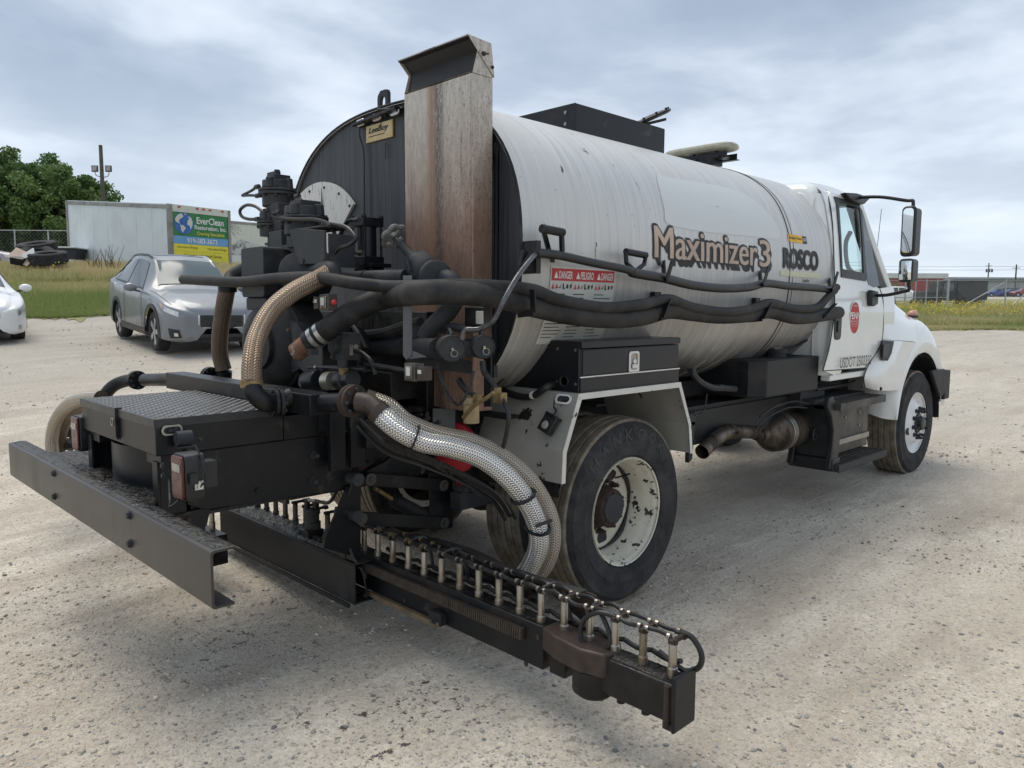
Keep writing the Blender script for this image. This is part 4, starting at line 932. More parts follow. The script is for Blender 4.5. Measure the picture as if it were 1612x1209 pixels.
# tail lamps
for nm, cpx, cpy, xx in (('L', 121, 682, -2.235), ('R', 283, 751, -2.235)):
    c = P(cpx, cpy, 'x', xx); w2, h2 = .055, .088
    def rr(s_, rd=.02):
        out = []
        for cx_, cz_, a0 in ((1, 1, 0), (-1, 1, 90), (-1, -1, 180), (1, -1, 270)):
            for k in range(5):
                a = rad(a0+22.5*k); out.append((c[1]+cx_*(w2-rd)*s_+rd*s_*math.cos(a), c[2]+cz_*(h2-rd)*s_+rd*s_*math.sin(a)))
        return out
    mb = MB(); mb.prism(rr(1), 'x', xx, xx+.075); tl = obj('tail_lamp', mb, MAT['plastic'], T, bevel=.004)
    mb = MB(); q = [(y_, z_) for y_, z_ in rr(.93)]; mb.prism(q, 'x', xx-.012, xx-.0005); obj('red_lens', mb, MAT['redlens'], tl, bevel=.004)
    mb = MB(); mb.bx(xx-.0145, xx-.0125, c[1]-.036, c[1]+.036, c[2]+.022, c[2]+.052); obj('reverse_lens', mb, MAT['clearlens'], tl)
    mb = MB(); mb.bx(xx+.075, xx+.13, c[1]-.03, c[1]+.03, c[2]-.05, c[2]+.05); mb.bx(xx+.01, xx+.04, c[1]-.075, c[1]-.06, c[2]-.02, c[2]+.02); obj('lamp_bracket', mb, MAT['plastic'], tl)
    if nm == 'R':
        mb = MB(); mb.bx(xx+.03, xx+.062, c[1]-.064, c[1]-.0565, c[2]-.045, c[2]-.012); mb.bx(xx+.038, xx+.054, c[1]-.074, c[1]-.064, c[2]-.042, c[2]-.014); obj('lamp_clip', mb, MAT['chrome'], tl)
        mb = MB(); mb.tube([(xx+.045, c[1]-.07, c[2]-.035), (xx+.065, c[1]-.085, c[2]-.0), (xx+.06, c[1]-.07, c[2]+.06), (xx+.05, c[1]-.03, c[2]+.12)], .004, 6); mb.tube([(xx-.01, c[1]-.01, c[2]-.086), (xx-.02, c[1]+.05, c[2]-.12), (xx+.02, c[1]+.16, c[2]-.125), (xx+.06, c[1]+.27, c[2]-.05)], .005, 6); obj('lamp_wire', mb, MAT['plastic'], tl, kind='stuff')
# oval side light and back-up alarm
c = P(270.5, 677, 'y', -ly-.006)
def oval(c, ax, a, b, th, hole=None, n=22):
    """stadium outline; ax = normal axis y or x, long side along the other horizontal axis"""
    out = []
    for t in np.linspace(0, 2*math.pi, n, endpoint=False):
        u, v = math.cos(t)*b+math.copysign(a-b, math.cos(t)), math.sin(t)*b
        out.append((u, v))
    return out
O = [(c[0]+u, c[2]+v) for u, v in oval(c, 'y', .042, .022, 0)]; I_ = [(c[0]+u*.80, c[2]+v*.62) for u, v in oval(c, 'y', .042, .022, 0)]
mb = MB(); ringplate(mb, O, I_, 'y', c[1]-.008, c[1]); ol = obj('oval_side_light', mb, MAT['beige'], lid, bevel=.002)
mb = MB(); mb.prism(I_, 'y', c[1]-.002, c[1]+.001); obj('light_socket', mb, MAT['ink'], lid); mb = MB(); mb.box(c+[0, -.006, 0], (.034, .012, .012)); mb.box(c+[.012, -.008, .004], (.01, .012, .018)); obj('light_plug', mb, MAT['castiron'], lid)
c = P(292, 689, 'y', -.53); mb = MB(); mb.cyl(c+[-.038, 0, 0], c+[.022, 0, 0], .030, n=24); mb.cyl(c+[-.040, 0, 0], c+[-.037, 0, 0], .012, n=12); al = obj('reversing_alarm', mb, MAT['castiron'], T)
mb = MB(); mb.box(c+[0, .01, -.036], (.07, .05, .008)); mb.box(c+[.02, .03, -.07], (.012, .03, .10)); mb.bolt(c+[.05, -.02, -.01], (0, -1, 0), .006, .02); obj('alarm_bracket', mb, MAT['castiron'], al)
for px, py in ((497, 717), (498, 757), (405, 771), (325, 800)):
    pass
for px, py in ((494, 716), (492, 757)):
    c = P(px, py, 'y', -.476); mb = MB(); mb.cyl(c, c+[0, -.035, 0], .010, n=10); mb.bolt(c, (0, -1, 0), .014, .014); obj('mounting_stud', mb, MAT['castiron'], T)
mb = MB(); mb.bolt(P(405, 771.5, 'y', -.476), (0, -1, 0), .010, .008); obj('bolt', mb, MAT['black'], T)
# ---- lift linkage at the right
yl = -.52
def lk_(px, py, y=yl): return P(px, py, 'y', y)
UF, UR, LF, LR = lk_(696, 763.5), lk_(581, 754), lk_(697, 822.5), lk_(567, 816)
for nm, A, B in (('upper_link', UF, UR), ('lower_link', LF, LR)):
    dd = nrm(B-A); mb = MB(); up = np.cross(dd, (0, 1, 0)); 
    pl = [A+up*.032*math.cos(t)-dd*.032*math.sin(t) for t in np.linspace(0, math.pi, 9)]+[B-up*.032*math.cos(t)+dd*.032*math.sin(t) for t in np.linspace(0, math.pi, 9)]
    mb.slab([q+[0, -.012, 0] for q in pl], .02); lo_ = obj(nm, mb, MAT['black'], T, bevel=.002)
    for Q in (A, B):
        mb = MB(); mb.lathe([(.030, 0), (.030, .006), (.014, .0065), (.014, .02), (.007, .021), (.007, .026)], Q+[0, -.013, 0], (0, -1, 0), 18); obj('pivot_bolt', mb, MAT['battery'], lo_)
mb = MB(); mb.bx(UF[0]-.075, UF[0]+.085, yl-.042, yl-.036, LF[2]-.045, UF[2]+.075); mb.bx(UF[0]+.08, UF[0]+.088, yl-.036, -.45, LF[2]-.045, UF[2]+.3); mb.v = [(x, y+.055, z) for x, y, z in mb.v]; obj('linkage_hanger_plate', mb, MAT['black'], T, bevel=.002)
mb = MB(); A = lk_(556, 753, -.50); mb.cyl(A+[0, .03, 0], A+[0, -.05, 0], .032, n=18); obj('link_boss', mb, MAT['castiron'], T); mb = MB(); A2 = lk_(555, 810, -.50); mb.cyl(A2+[0, .03, 0], A2+[0, -.05, 0], .03, n=18); obj('link_boss', mb, MAT['castiron'], T)
# tower bracket on the beam: tapering plates
q1 = [lk_(544, 766, -.49), lk_(566, 762, -.49), lk_(566, 878, -.49), lk_(507, 862, -.49), lk_(510, 845, -.49)]
mb = MB(); mb.slab(q1, .012); obj('tower_plate', mb, MAT['black'], T, bevel=.002)
xg = -1.29; q2 = [P(530, 797, 'x', xg), P(541, 798, 'x', xg), P(563, 884, 'x', xg), P(518, 871, 'x', xg)]
mb = MB(); mb.slab(q2, .012); mb.bar(P(536, 799, 'x', xg-.01), P(541, 882, 'x', xg-.01), .012, .05, (0, 1, 0)); mb.bar(P(516, 858, 'x', xg-.03), P(548, 856, 'x', xg-.03), .012, .012); obj('tower_gusset', mb, MAT['black'], T, bevel=.002)
mb = MB(); A = P(590, 768, 'y', -.47); B = P(620, 787, 'y', -.47); C = P(668, 812, 'y', -.47); mb.cyl(A, B, .011, n=12); cyo = obj('cylinder_rod', mb, MAT['brass'], T); mb = MB(); mb.cyl(B, C, .036, n=20); mb.cyl(B-nrm(C-B)*.012, B, .03, n=20); obj('lift_cylinder', mb, MAT['blackdust'], T)
mb = MB(); mb.slab(pts([(581, 768), (603, 748), (617, 724), (616, 718), (606, 727), (577, 742)], 'y', -.50), .02); obj('bent_lift_arm', mb, MAT['black'], T, bevel=.002)
mb = MB(); mb.tube(pts([(567, 738, 'y', -.5), (583, 728, 'y', -.45), (603, 718, 'y', -.4), (640, 700, 'y', -.35)], 'y', -.45), .012, 6); obj('lift_rod', mb, MAT['rust'], T)
# perforated bracket and red wheel cylinder seen under the body
q = pts([(681, 643), (715, 643), (715, 704), (681, 700)], 'y', -.66); mb = MB(); mb.slab(q, .008); pb = obj('perforated_bracket', mb, MAT['greymetal'], T); mb = MB()
for py in (655, 676): mb.lathe([(.024, 0), (.024, .002)], P(699.5, py, 'y', -.6635), (0, -1, 0), 18)
obj('bracket_holes', mb, MAT['ink'], pb)
c = P(722, 703, 'y', -.60)
mb = MB(); mb.lathe([(.12, 0), (.135, .01), (.135, .04), (.12, .05), (.05, .052), (.045, .1)], c, nrm((-1, -.25, 0)), 26); obj('brake_drum', mb, MAT['red'], T)
mb = MB(); mb.box(P(728, 762, 'y', -.56), (.06, .03, .10)); obj('red_brake_bracket', mb, MAT['red'], T)
# ---- spray bar
xb = -1.25
mb = MB(); mb.bx(xb-.06, xb+.10, -.49, 1.05, .352, .362); mb.bx(xb-.06, xb-.05, -.49, 1.05, .15, .352); mb.bx(xb-.05, xb+.10, -.485, 1.05, .15, .158); mb.bx(xb-.075, xb-.0605, -.45, 1.05, .128, .150); cb = obj('spray_bar_beam', mb, MAT['blackdust'], T, bevel=.003)
crust('tar_crust', xb-.045, xb+.09, -.30, 1.04, .363, .03, 12, 110, cb, seed=8)
mb = MB()
for k in range(7):
    yy = -.475+.008*k; mb.tube([(xb-.03+.01*k, yy+.1, .33), (xb-.035+.012*k, yy-.03, .34-.01*k), (xb-.02+.004*k, yy-.05, .25), (xb+.0+.006*k, yy-.03, .18), (xb+.01, yy+.1, .17)], .005, 5, 4)
obj('tar_clogged_hose_ends', mb, MAT['tar'], cb, kind='stuff')
# extension beam
xe_ = -1.205
mb = MB(); mb.bx(xe_, xe_+.09, -1.665, .2, .195, .372); eb = obj('extension_beam', mb, MAT['black'], T, bevel=.004)
crust('tar_crust', xe_+.02, xe_+.088, -1.6, -.45, .3725, .006, 5, 90, eb, seed=5)
mb = MB(); mb.bx(xe_-.014, xe_-.0005, -1.565, -.38, .292, .340); rk = obj('gear_rack', mb, MAT['brownsteel'], T)
mb = MB(); k = 0; y = -1.560
while y < -.385:
    mb.prism([(xe_-.0145, y), (xe_-.024, y+.002), (xe_-.024, y+.0055), (xe_-.0145, y+.0075)], 'z', .293, .338); y += .0128
obj('rack_teeth', mb, MAT['rackteeth'], rk, kind='stuff')
mb = MB(); mb.bx(xe_-.02, xe_-.0005, -1.02, -.48, .175, .197); obj('wear_strip', mb, grimy('worn_wooden_strip', (.20, .14, .08), (.08, .06, .04), .7, 0, 14), T)
c = P(689, 972, 'x', xe_-.02); mb = MB(); mb.box(c, (.04, .085, .055)); gb = obj('guide_block', mb, MAT['blackdust'], T, bevel=.004)
mb = MB()
for o_ in ((-.021, .025, -.018), (-.021, -.025, -.018)): mb.bolt(c+o_, (-1, 0, 0), .007, .006)
obj('bolt', mb, MAT['steel'], gb, kind='stuff')
mb = MB()
for px, py in ((847, 1003), (828, 1045), (637, 945)): mb.bolt(P(px, py, 'x', xe_-.001), (-1, 0, 0), .009, .004)
obj('beam_screws', mb, MAT['brownsteel'], eb, kind='stuff')
# hinge at the end of the extension, folding wing and end plate
mb = MB(); pl = [(-.06+xe_+.05, -1.67), (xe_+.115, -1.67), (xe_+.125, -1.80), (xe_+.10, -1.97), (xe_+.04, -2.02), (xe_-.03, -1.99), (xe_-.055, -1.90), (xe_-.04, -1.76)]
mb.prism(pl, 'z', .285, .378); hg = obj('wing_hinge', mb, MAT['brownsteel'], T, bevel=.008)
mb = MB(); mb.cyl((xe_+.03, -1.90, .195), (xe_+.03, -1.90, .285), .082, n=28); mb.cyl((xe_+.03, -1.90, .18), (xe_+.03, -1.90, .195), .065, n=28); mb.bx(xe_-.0, xe_+.07, -1.78, -1.70, .20, .285); obj('hinge_barrel', mb, MAT['tarpaint'], hg, bevel=.003)
mb = MB(); mb.bx(xe_-.015, xe_+.095, -2.275, -1.93, .222, .360); wg = obj('folding_wing', mb, MAT['tarpaint'], T, bevel=.008)
crust('tar_crust', xe_-.0, xe_+.08, -2.235, -1.98, .3605, .018, 6, 30, wg, seed=11)
mb = MB(); mb.bx(xe_-.030, xe_+.105, -2.292, -2.277, .198, .395); mb.v = [(x+(.0 if z > .3 else .0), y, z) for x, y, z in mb.v]; obj('wing_end_plate', mb, MAT['black'], T, bevel=.012)
mb = MB(); mb.bx(xe_-.02, xe_-.002, -2.276, -2.24, .20, .222); mb.cyl((xe_-.017, -2.255, .21), (xe_-.017, -2.255, .355), .012, n=8); obj('end_plate_rib', mb, MAT['rust'], wg)
for y in (-2.02, -2.13, -2.22):
    mb = MB(); mb.cyl((xe_+.04, y, .185), (xe_+.04, y, .222), .016, n=14); obj('nozzle_tip', mb, MAT['tarpaint'], wg)
# nozzle risers
nz = [(573.7, 876), (595.4, 884.4), (618.6, 895), (643.3, 905.5), (668.2, 916), (695.6, 927.6), (724, 939), (753.7, 951), (785.3, 963.5), (818.4, 977), (851.8, 992), (888, 1006.7), (927.7, 1023.5), (967.7, 1040), (1011.7, 1057), (1058, 1073)]
NY = [P(a, b, 'x', xe_+.035)[1] for a, b in nz]
NZT = .487; NX = xe_+.035
yy_l = [NY[0]+.118*k for k in range(1, 13)]
nzl = NY+yy_l
for k, y in enumerate(nzl):
    mb = MB(); zt = NZT+RNG.uniform(-.006, .006); mb.lathe([(.0185, .362), (.0185, .395), (.0145, .400), (.0145, zt-.004), (.0125, zt), (.008, zt+.002)], (NX, y, 0), (0, 0, 1), 16)
    obj('spray_nozzle_riser', mb, MAT['nozzle'] if k < 16 else MAT['battery'], T)
    mb = MB(); mb.box((NX+.02, y-.004, zt+.012), (.085, .014, .014)); mb.box((NX, y, zt+.008), (.018, .03, .018)); mb.box((NX+.06, y, zt+.010), (.02, .026, .020)); obj('nozzle_fitting', mb, MAT['tarpaint'] if k < 11 or k > 15 else MAT['rust'], T)
for i in range(len(NY)-1):
    for sx, m_ in ((0, 1), (.062, 0)):
        if sx and i in (0, 1, 4): continue
        ya, yb = NY[i]-.012, NY[i+1]+.012; za = NZT+.016; sag = RNG.uniform(-.008, .014)
        mb = MB(); mb.tube([(NX+sx, ya, za), (NX+sx+RNG.uniform(-.008, .008), (ya+yb)/2, za+sag), (NX+sx, yb, za)], .0085, 8, 4); h_ = obj('air_hose', mb, MAT['hose'], T)
        for yc_ in (ya-.004, yb+.004):
            mb = MB(); mb.cyl((NX+sx, yc_-.006, za), (NX+sx, yc_+.006, za), .0112, n=10); obj('hose_clamp', mb, MAT['steel'] if i > 3 else MAT['brass'], h_)
for i in range(1, len(NY)-1):
    ya, yb = NY[i], NY[i+1]; mb = MB(); mb.tube([(NX+.055, ya, .40), (NX+.06, (ya+yb)/2, .395-.01), (NX+.055, yb, .40)], .0095, 8, 4); obj('feed_hose', mb, MAT['hose'], T)
# loops of hose at the wing
yA = NY[13]; mb = MB(); mb.tube([(NX-.0, yA+.0, NZT+.015), (NX-.02, yA+.06, NZT+.02), (NX-.03, yA+.12, NZT-.02), (NX-.035, yA+.135, NZT-.085), (NX-.03, yA+.10, NZT-.14), (NX-.02, yA+.04, NZT-.13), (NX-.01, yA+.015, NZT-.07), (NX-.0, yA+.06, NZT+.0), (NX+.02, yA+.12, NZT+.02)], .0095, 9, 7); obj('looped_hose', mb, MAT['hose'], T)
yA = NY[15]; mb = MB(); mb.tube([(NX+.06, yA+.03, NZT+.012), (NX+.065, yA-.03, NZT+.008), (NX+.07, yA-.068, NZT-.04), (NX+.07, yA-.062, NZT-.09), (NX+.06, yA-.02, NZT-.118), (NX+.05, yA+.02, NZT-.105), (NX+.05, yA+.09, NZT-.08)], .0105, 9, 7); obj('looped_hose', mb, MAT['hose'], T)
for i0, amp in ((3, .1), (5, .07), (10, .09)):
    yA = NY[i0]; mb = MB(); mb.tube([(NX+.03, yA+.02, NZT+.01), (NX+.09, yA-.02, NZT+.02), (NX+.10, yA-.06, NZT-amp), (NX+.06, yA-.12, NZT-.1), (NX+.05, yA-.2, NZT-.09)], .009, 8, 6); obj('looped_hose', mb, MAT['hose'], T)
mb = MB(); y0h, y1h = NY[3], NY[11]
for off_ in (0, .016, .03): mb.tube([(NX+.085+off_, y0h+.1, NZT+.005), (NX+.10+off_, y0h*.7+y1h*.3, NZT+.018), (NX+.09+off_, y0h*.4+y1h*.6, NZT+.0), (NX+.10+off_, y1h, NZT+.01)], .008, 7, 6)
obj('bundled_hoses', mb, MAT['hose'], T, kind='stuff')
mb = MB(); mb.tube([(NX+.11, NY[4], .47), (NX+.13, NY[6], .45), (NX+.12, NY[8], .44), (NX+.16, NY[10], .46)], lambda t: .022+.01*math.sin(t*20), 9, 8); mb.tube([(NX+.12, NY[5], .40), (NX+.15, NY[7], .385), (NX+.13, NY[9], .39)], lambda t: .025+.008*math.sin(t*30), 9, 8); obj('tar_lumps_on_hoses', mb, MAT['tar'], T, kind='stuff')
# splash plate behind the bar
q = [P(870, 935, 'x', -1.02), P(880, 913, 'x', -1.02), P(940, 937, 'x', -1.02), P(941, 962, 'x', -1.02), P(925, 985, 'x', -1.02)]
mb = MB(); mb.slab(q, .006); obj('splash_plate', mb, MAT['brownsteel'], T, bevel=.004)
# control valve block on the beam
c = P(485, 846, 'x', xb); mb = MB(); mb.lathe([(.040, .02), (.044, .03), (.044, .10), (.036, .105), (.036, .14), (.042, .145), (.042, .175), (.02, .18)], (xb+.03, c[1], .345), (0, 0, 1), 20); vb = obj('hydraulic_valve', mb, MAT['castiron'], T)
mb = MB(); mb.box((xb+.02, c[1], .385), (.10, .10, .05)); obj('valve_base', mb, MAT['tarpaint'], vb, bevel=.004)
mb = MB(); mb.cyl((xb+.01, c[1]+.02, .52), (xb+.01, c[1]+.02, .575), .016, n=12); mb.cyl((xb+.04, c[1]-.02, .52), (xb+.04, c[1]-.02, .56), .018, n=12); obj('valve_port', mb, MAT['tarpaint'], vb)
mb = MB(); mb.tube([(xb+.02, c[1]+.02, .57), (xb, c[1]-.03, .575), (xb-.0, c[1]-.09, .585)], .010, 8); hs_ = obj('steel_line', mb, MAT['steel'], T)
mb = MB(); mb.tube([(xb, c[1]-.09, .585), (xb-.0, c[1]-.22, .60), (xb-.03, c[1]-.34, .68), (xb-.03, c[1]-.40, .76)], .010, 8); obj('hydraulic_hose', mb, MAT['hose'], T)
mb = MB(); mb.tube(pts([(556, 758), (540, 800), (514, 835), (509, 850), (516, 858), (545, 858), (556, 878), (562, 886)], 'x', xb-.09), .007, 7); obj('hydraulic_hose', mb, MAT['rubber'], T)
# far side: folded wing with its risers, glimpsed between bumper and frame
for px, py in ((209, 768), (219, 774), (231, 779), (242, 783), (318, 818), (334, 822)):
    c = P(px, py, 'z', .40); mb = MB(); mb.lathe([(.017, -.04), (.017, .0), (.014, .004), (.014, .095)], c, (0, 0, 1), 12); obj('spray_nozzle_riser', mb, MAT['nozzle'], T)
c0 = P(205, 778, 'z', .36); c1 = P(252, 798, 'z', .36); c2 = P(300, 830, 'z', .36); c3 = P(345, 850, 'z', .33)
mb = MB(); mb.bar(c0-[0, 0, .09], c1-[0, 0, .09], .10, .16); mb.bar(c1-[0, 0, .09], (c3+[0, 0, -.06]), .10, .17); obj('far_side_wing', mb, MAT['tarpaint'], T, bevel=.006)
mb = MB(); mb.tube([c0+[0, 0, .1], c0+[.05, -.1, .03], c1+[0, 0, .02], c1+[.0, -.1, .0], c2+[0, 0, .05]], .009, 7); mb.tube([c0+[0, .05, .12], c1+[0, 0, .1], c2+[0, 0, .08]], .008, 7); obj('far_side_hoses', mb, MAT['hose'], T, kind='stuff')
# ---- manifold across the frame
mb = MB(); mb.bar((-1.60, -.705, 1.199), (-1.60, .925, 1.194), .11, .092); mf = obj('cross_manifold', mb, MAT['black'], T, bevel=.004)
mb = MB(); mb.bx(-1.652, -1.548, -.709, -.7052, 1.155, 1.243); obj('manifold_end', mb, MAT['black'], mf)
for x0, x1 in ((-1.44, -1.36), (-1.33, -1.25)):
    mb = MB(); mb.bx(x0-.03, x1-.03, -.56, -.53, .86, 1.16) ; obj('manifold_support', mb, MAT['black'], T, bevel=.002)
def flange(c, d, r=.075, th=.018, name='pipe_flange', m=None, k=8, pair=True, nut=.009):
    d = nrm(d); c = np.array(c, float); mb = MB(); mb.lathe([(r*.5, 0), (r, 0), (r, th), (r*.5, th)], c, d, 32)
    if pair: mb.lathe([(r*.5, th+.004), (r, th+.004), (r, 2*th+.004), (r*.5, 2*th+.004)], c, d, 32)
    f = obj(name, mb, m or MAT['black'], T, bevel=.002)
    b = MB(); b.boltring(c, -d, r*.76, k, nut, .010); b.boltring(c+d*((2*th+.004) if pair else th), d, r*.76, k, nut, .010); obj('flange_bolts', b, MAT['castiron'], f, kind='stuff'); return f
def pipe(name, p, r, m, sm=True, n=18, sub=7, **k):
    mb = MB(); mb.tube(p, r, n, sub, sm); return obj(name, mb, m, T, sharp=50, **k)
# right outlet
pipe('outlet_pipe', [(-1.59, -.70, 1.205), (-1.56, -.90, 1.224)], .042, MAT['black'], False)
cF = P(560, 632, 'y', -.90); flange(cF, (-.12, 1, 0), .070, m=MAT['rust'])
A0 = cF+[.0, -.01, 0]
hA = [A0, P(583, 636, 'y', -.96), P(600, 652, 'y', -1.02)]
pipe('hose_elbow', hA, lambda t: .042-.002*t, MAT['brownsteel'])
# big braided hose, right side, swinging down to the bar
H1 = [P(592, 645, 'y', -1.0), P(622, 672, 'y', -1.07), P(665, 695, 'y', -1.14), P(710, 704, 'y', -1.20), P(760, 722, 'y', -1.26), P(805, 758, 'y', -1.33), P(838, 806, 'y', -1.37), P(848, 855, 'y', -1.36), P(828, 900, 'y', -1.28), P(790, 926, 'y', -1.15), P(740, 935, 'y', -.98)]
H1b = [P(575, 628, 'y', -.92), P(610, 640, 'y', -.98), P(640, 665, 'y', -1.04), P(690, 685, 'y', -1.09), P(742, 696, 'y', -1.13), P(795, 722, 'y', -1.20), P(838, 762, 'y', -1.29), P(866, 815, 'y', -1.34), P(868, 862, 'y', -1.34), P(850, 900, 'y', -1.28), P(812, 925, 'y', -1.16), P(770, 922, 'y', -1.0)]
for nm, hh, m_, r_ in (('braided_steel_hose', H1, MAT['braid'], .045), ('braided_steel_hose', H1b, MAT['braidmid'], .040)):
    mb = MB(); mb.tube(hh, r_, 28, 14); b_ = obj(nm, mb, m_, T, sharp=80, label='bright braided steel hose sweeping down to the spray bar' if m_ is MAT['braid'] else 'duller braided steel hose running behind the bright one')
    cl_ = MB(); q0, q1 = np.array(hh[0]), np.array(hh[1]); cl_.cyl(q0, q0+nrm(q1-q0)*.035, r_+.004, n=24); obj('crimp_ring', cl_, MAT['brownsteel'], b_)
for px, py, y, r_ in ((652, 693, -1.12, .052), (826, 775, -1.34, .05), (855, 826, -1.375, .05)):
    c = P(px, py, 'y', y); k = min(range(len(H1)-1), key=lambda i: np.linalg.norm(H1[i]-c)); dd = nrm(H1[min(k+1, len(H1)-1)]-H1[max(k-1, 0)]); X_, Y_, _ = frame(dd)
    cc = catmull(H1, 14); c = min(cc, key=lambda q: np.linalg.norm(q-c))
    mb = MB(); mb.tube([c+X_*.056*math.cos(a)+Y_*.053*math.sin(a) for a in np.linspace(0, 2*math.pi, 18, endpoint=False)], .0045 if px < 700 else .008, 6, 2, True, True); obj('hose_strap', mb, MAT['black'], T)
mb = MB(); c = P(851, 826, 'y', -1.42); mb.bar(c+[-.03, 0, -.0], c+[.05, -.02, .014], .012, .012); obj('strap_tail', mb, MAT['plastic'], T)
# tarry bundle hanging beneath the braided hose
for k, o_ in enumerate(((0, 0, 0), (.02, .02, -.02), (.0, .03, -.035), (.04, .0, -.03))):
    hh = [P(575, 650, 'y', -.72), P(620, 690, 'y', -.86), P(680, 712, 'y', -1.0), P(735, 735, 'y', -1.08), P(790, 768, 'y', -1.15), P(812, 800, 'y', -1.17)]
    mb = MB(); mb.tube([q+np.array(o_)+[0, .04, -.035] for q in hh], .010, 7, 6); obj('hydraulic_hose', mb, MAT['rubber'] if k % 2 else MAT['hose'], T)
q = pts([(600, 690), (640, 705), (700, 728), (760, 762), (800, 792), (770, 788), (745, 776), (700, 745), (660, 722), (620, 712)], 'y', -1.0)
mb = MB(); mb.slab([p + (0,) if len(p) == 2 else p for p in q], .006); obj('torn_tar_sleeve', mb, MAT['tar'], T)
# elbow + flange on top of the manifold, brown braided hose up to the pump
cE = P(437, 633, 'x', -1.70); flange(cE+[-.02, 0, 0], (1, -.25, 0), .064); 
pipe('manifold_stub', [cE+[0, 0, 0], cE+[.06, -.015, .02]], .042, MAT['black'], False)
pipe('cast_elbow', [cE+[-.02, .005, 0], P(416, 633, 'x', -1.79), P(400, 618, 'x', -1.83), P(395, 600, 'x', -1.83)], .041, MAT['black'])
H2 = [P(396, 606, 'x', -1.83), P(397, 570, 'x', -1.81), P(405, 530, 'x', -1.75), P(428, 488, 'x', -1.66), P(463, 459, 'x', -1.56), P(500, 440, 'x', -1.44), P(520, 428, 'x', -1.36)]
mb = MB(); mb.tube(H2, .043, 28, 14); b_ = obj('braided_steel_hose', mb, MAT['braidold'], T, sharp=80, label='brown stained braided hose curving up to the pump')
mb = MB(); q0 = H2[0]; mb.cyl(q0+[0, 0, -.01], q0+[0, 0, .022], .047, n=24); obj('crimp_ring', mb, MAT['brass'], b_)
# left braided hose beyond the pump
cG = P(330, 590, 'x', -1.35)
H3 = [P(352, 582, 'x', -1.30), P(346, 555, 'x', -1.32), P(347, 520, 'x', -1.34), P(352, 485, 'x', -1.34), P(358, 452, 'x', -1.32)]
mb = MB(); mb.tube(H3, .048, 24, 12); b_ = obj('braided_steel_hose', mb, MAT['braiddark'], T, sharp=80, label='dark brown braided hose at the far side of the pump')
mb = MB(); mb.cyl(H3[-1]-[0, 0, .03], H3[-1]+[0, 0, .02], .054, n=20); obj('crimp_ring', mb, MAT['black'], b_)
pipe('cast_elbow', [P(353, 584, 'x', -1.30), P(352, 596, 'x', -1.30), P(343, 601, 'x', -1.32), P(330, 597, 'x', -1.33)], .046, MAT['black'])
flange(P(328, 592, 'x', -1.36), (.1, -1, 0), .058, m=MAT['black']); pipe('upper_far_pipe', [P(360, 450, 'x', -1.32), P(366, 436, 'x', -1.28), P(385, 425, 'x', -1.22)], .045, MAT['blackdust'])
# left outlet, bent pipe and the hose loops beyond the rear box
pipe('outlet_pipe', [(-1.60, .92, 1.196), P(228, 598, 'x', -1.62)], .039, MAT['black'], False); flange(P(214, 598, 'x', -1.63), (0, -1, 0), .06)
pipe('bent_outlet_pipe', [P(213, 598, 'x', -1.64), P(196, 600, 'x', -1.67), P(178, 608, 'x', -1.72), P(165, 624, 'x', -1.76), P(160, 650, 'x', -1.8)], .039, MAT['blackdust'])
LHx = -1.93
for k, (ofx, lst) in enumerate(((0, [(160, 626), (132, 628), (108, 638), (90, 660), (82, 690), (84, 730)]), (.06, [(170, 634), (140, 636), (118, 646), (102, 664), (94, 690), (92, 730)]))):
    mb = MB(); mb.tube([P(a, b, 'x', LHx+ofx) for a, b in lst], .042, 24, 12); b_ = obj('braided_steel_hose', mb, MAT['braidmid'] if k == 0 else MAT['braiddark'], T, sharp=80, label='braided hose looping over the far side of the bumper')
mb = MB()
for a in ((118, 642), (110, 660), (104, 680), (108, 700), (122, 690), (126, 668), (98, 715), (115, 720), (130, 712)): c = P(a[0], a[1], 'x', LHx+.12); mb.sph(c, RNG.uniform(.035, .06), 10, (1, 1, .8))
from mathutils import noise as mn
mb.v = [tuple(np.array(q)+.02*np.array(mn.noise_vector(Vector(q)*14))) for q in mb.v]; obj('tar_clump', mb, MAT['tar'], T, kind='stuff')
# ---- circulation pump and bell housing
cB = P(424, 543, 'x', -1.36); dB = nrm((-1, -.10, 0))
mb = MB(); mb.lathe([(.26, -.20), (.262, -.05), (.262, -.03), (.245, -.028), (.235, .0), (.21, .035), (.16, .05), (.13, .055), (.125, .08), (.07, .082)], cB, dB, 48); bh = obj('pump_bell_housing', mb, MAT['blackdust'], T, sharp=40)
mb = MB(); mb.boltring(cB+dB*.05, dB, .105, 6, .010, .018); mb.boltring(cB-dB*.02, dB, .253, 12, .007, .02); obj('housing_bolts', mb, MAT['castiron'], bh, kind='stuff')
cR = P(462, 545, 'x', -1.32); mb = MB(); mb.lathe([(.13, -.05), (.135, 0), (.135, .02), (.115, .022), (.10, .03)], cR, dB, 36); r_ = obj('pump_face_ring', mb, MAT['castiron'], T)
mb = MB(); mb.boltring(cR+dB*.03, dB, .085, 6, .011, .016, .4); obj('rusty_bolts', mb, MAT['rustorange'], r_, kind='stuff')
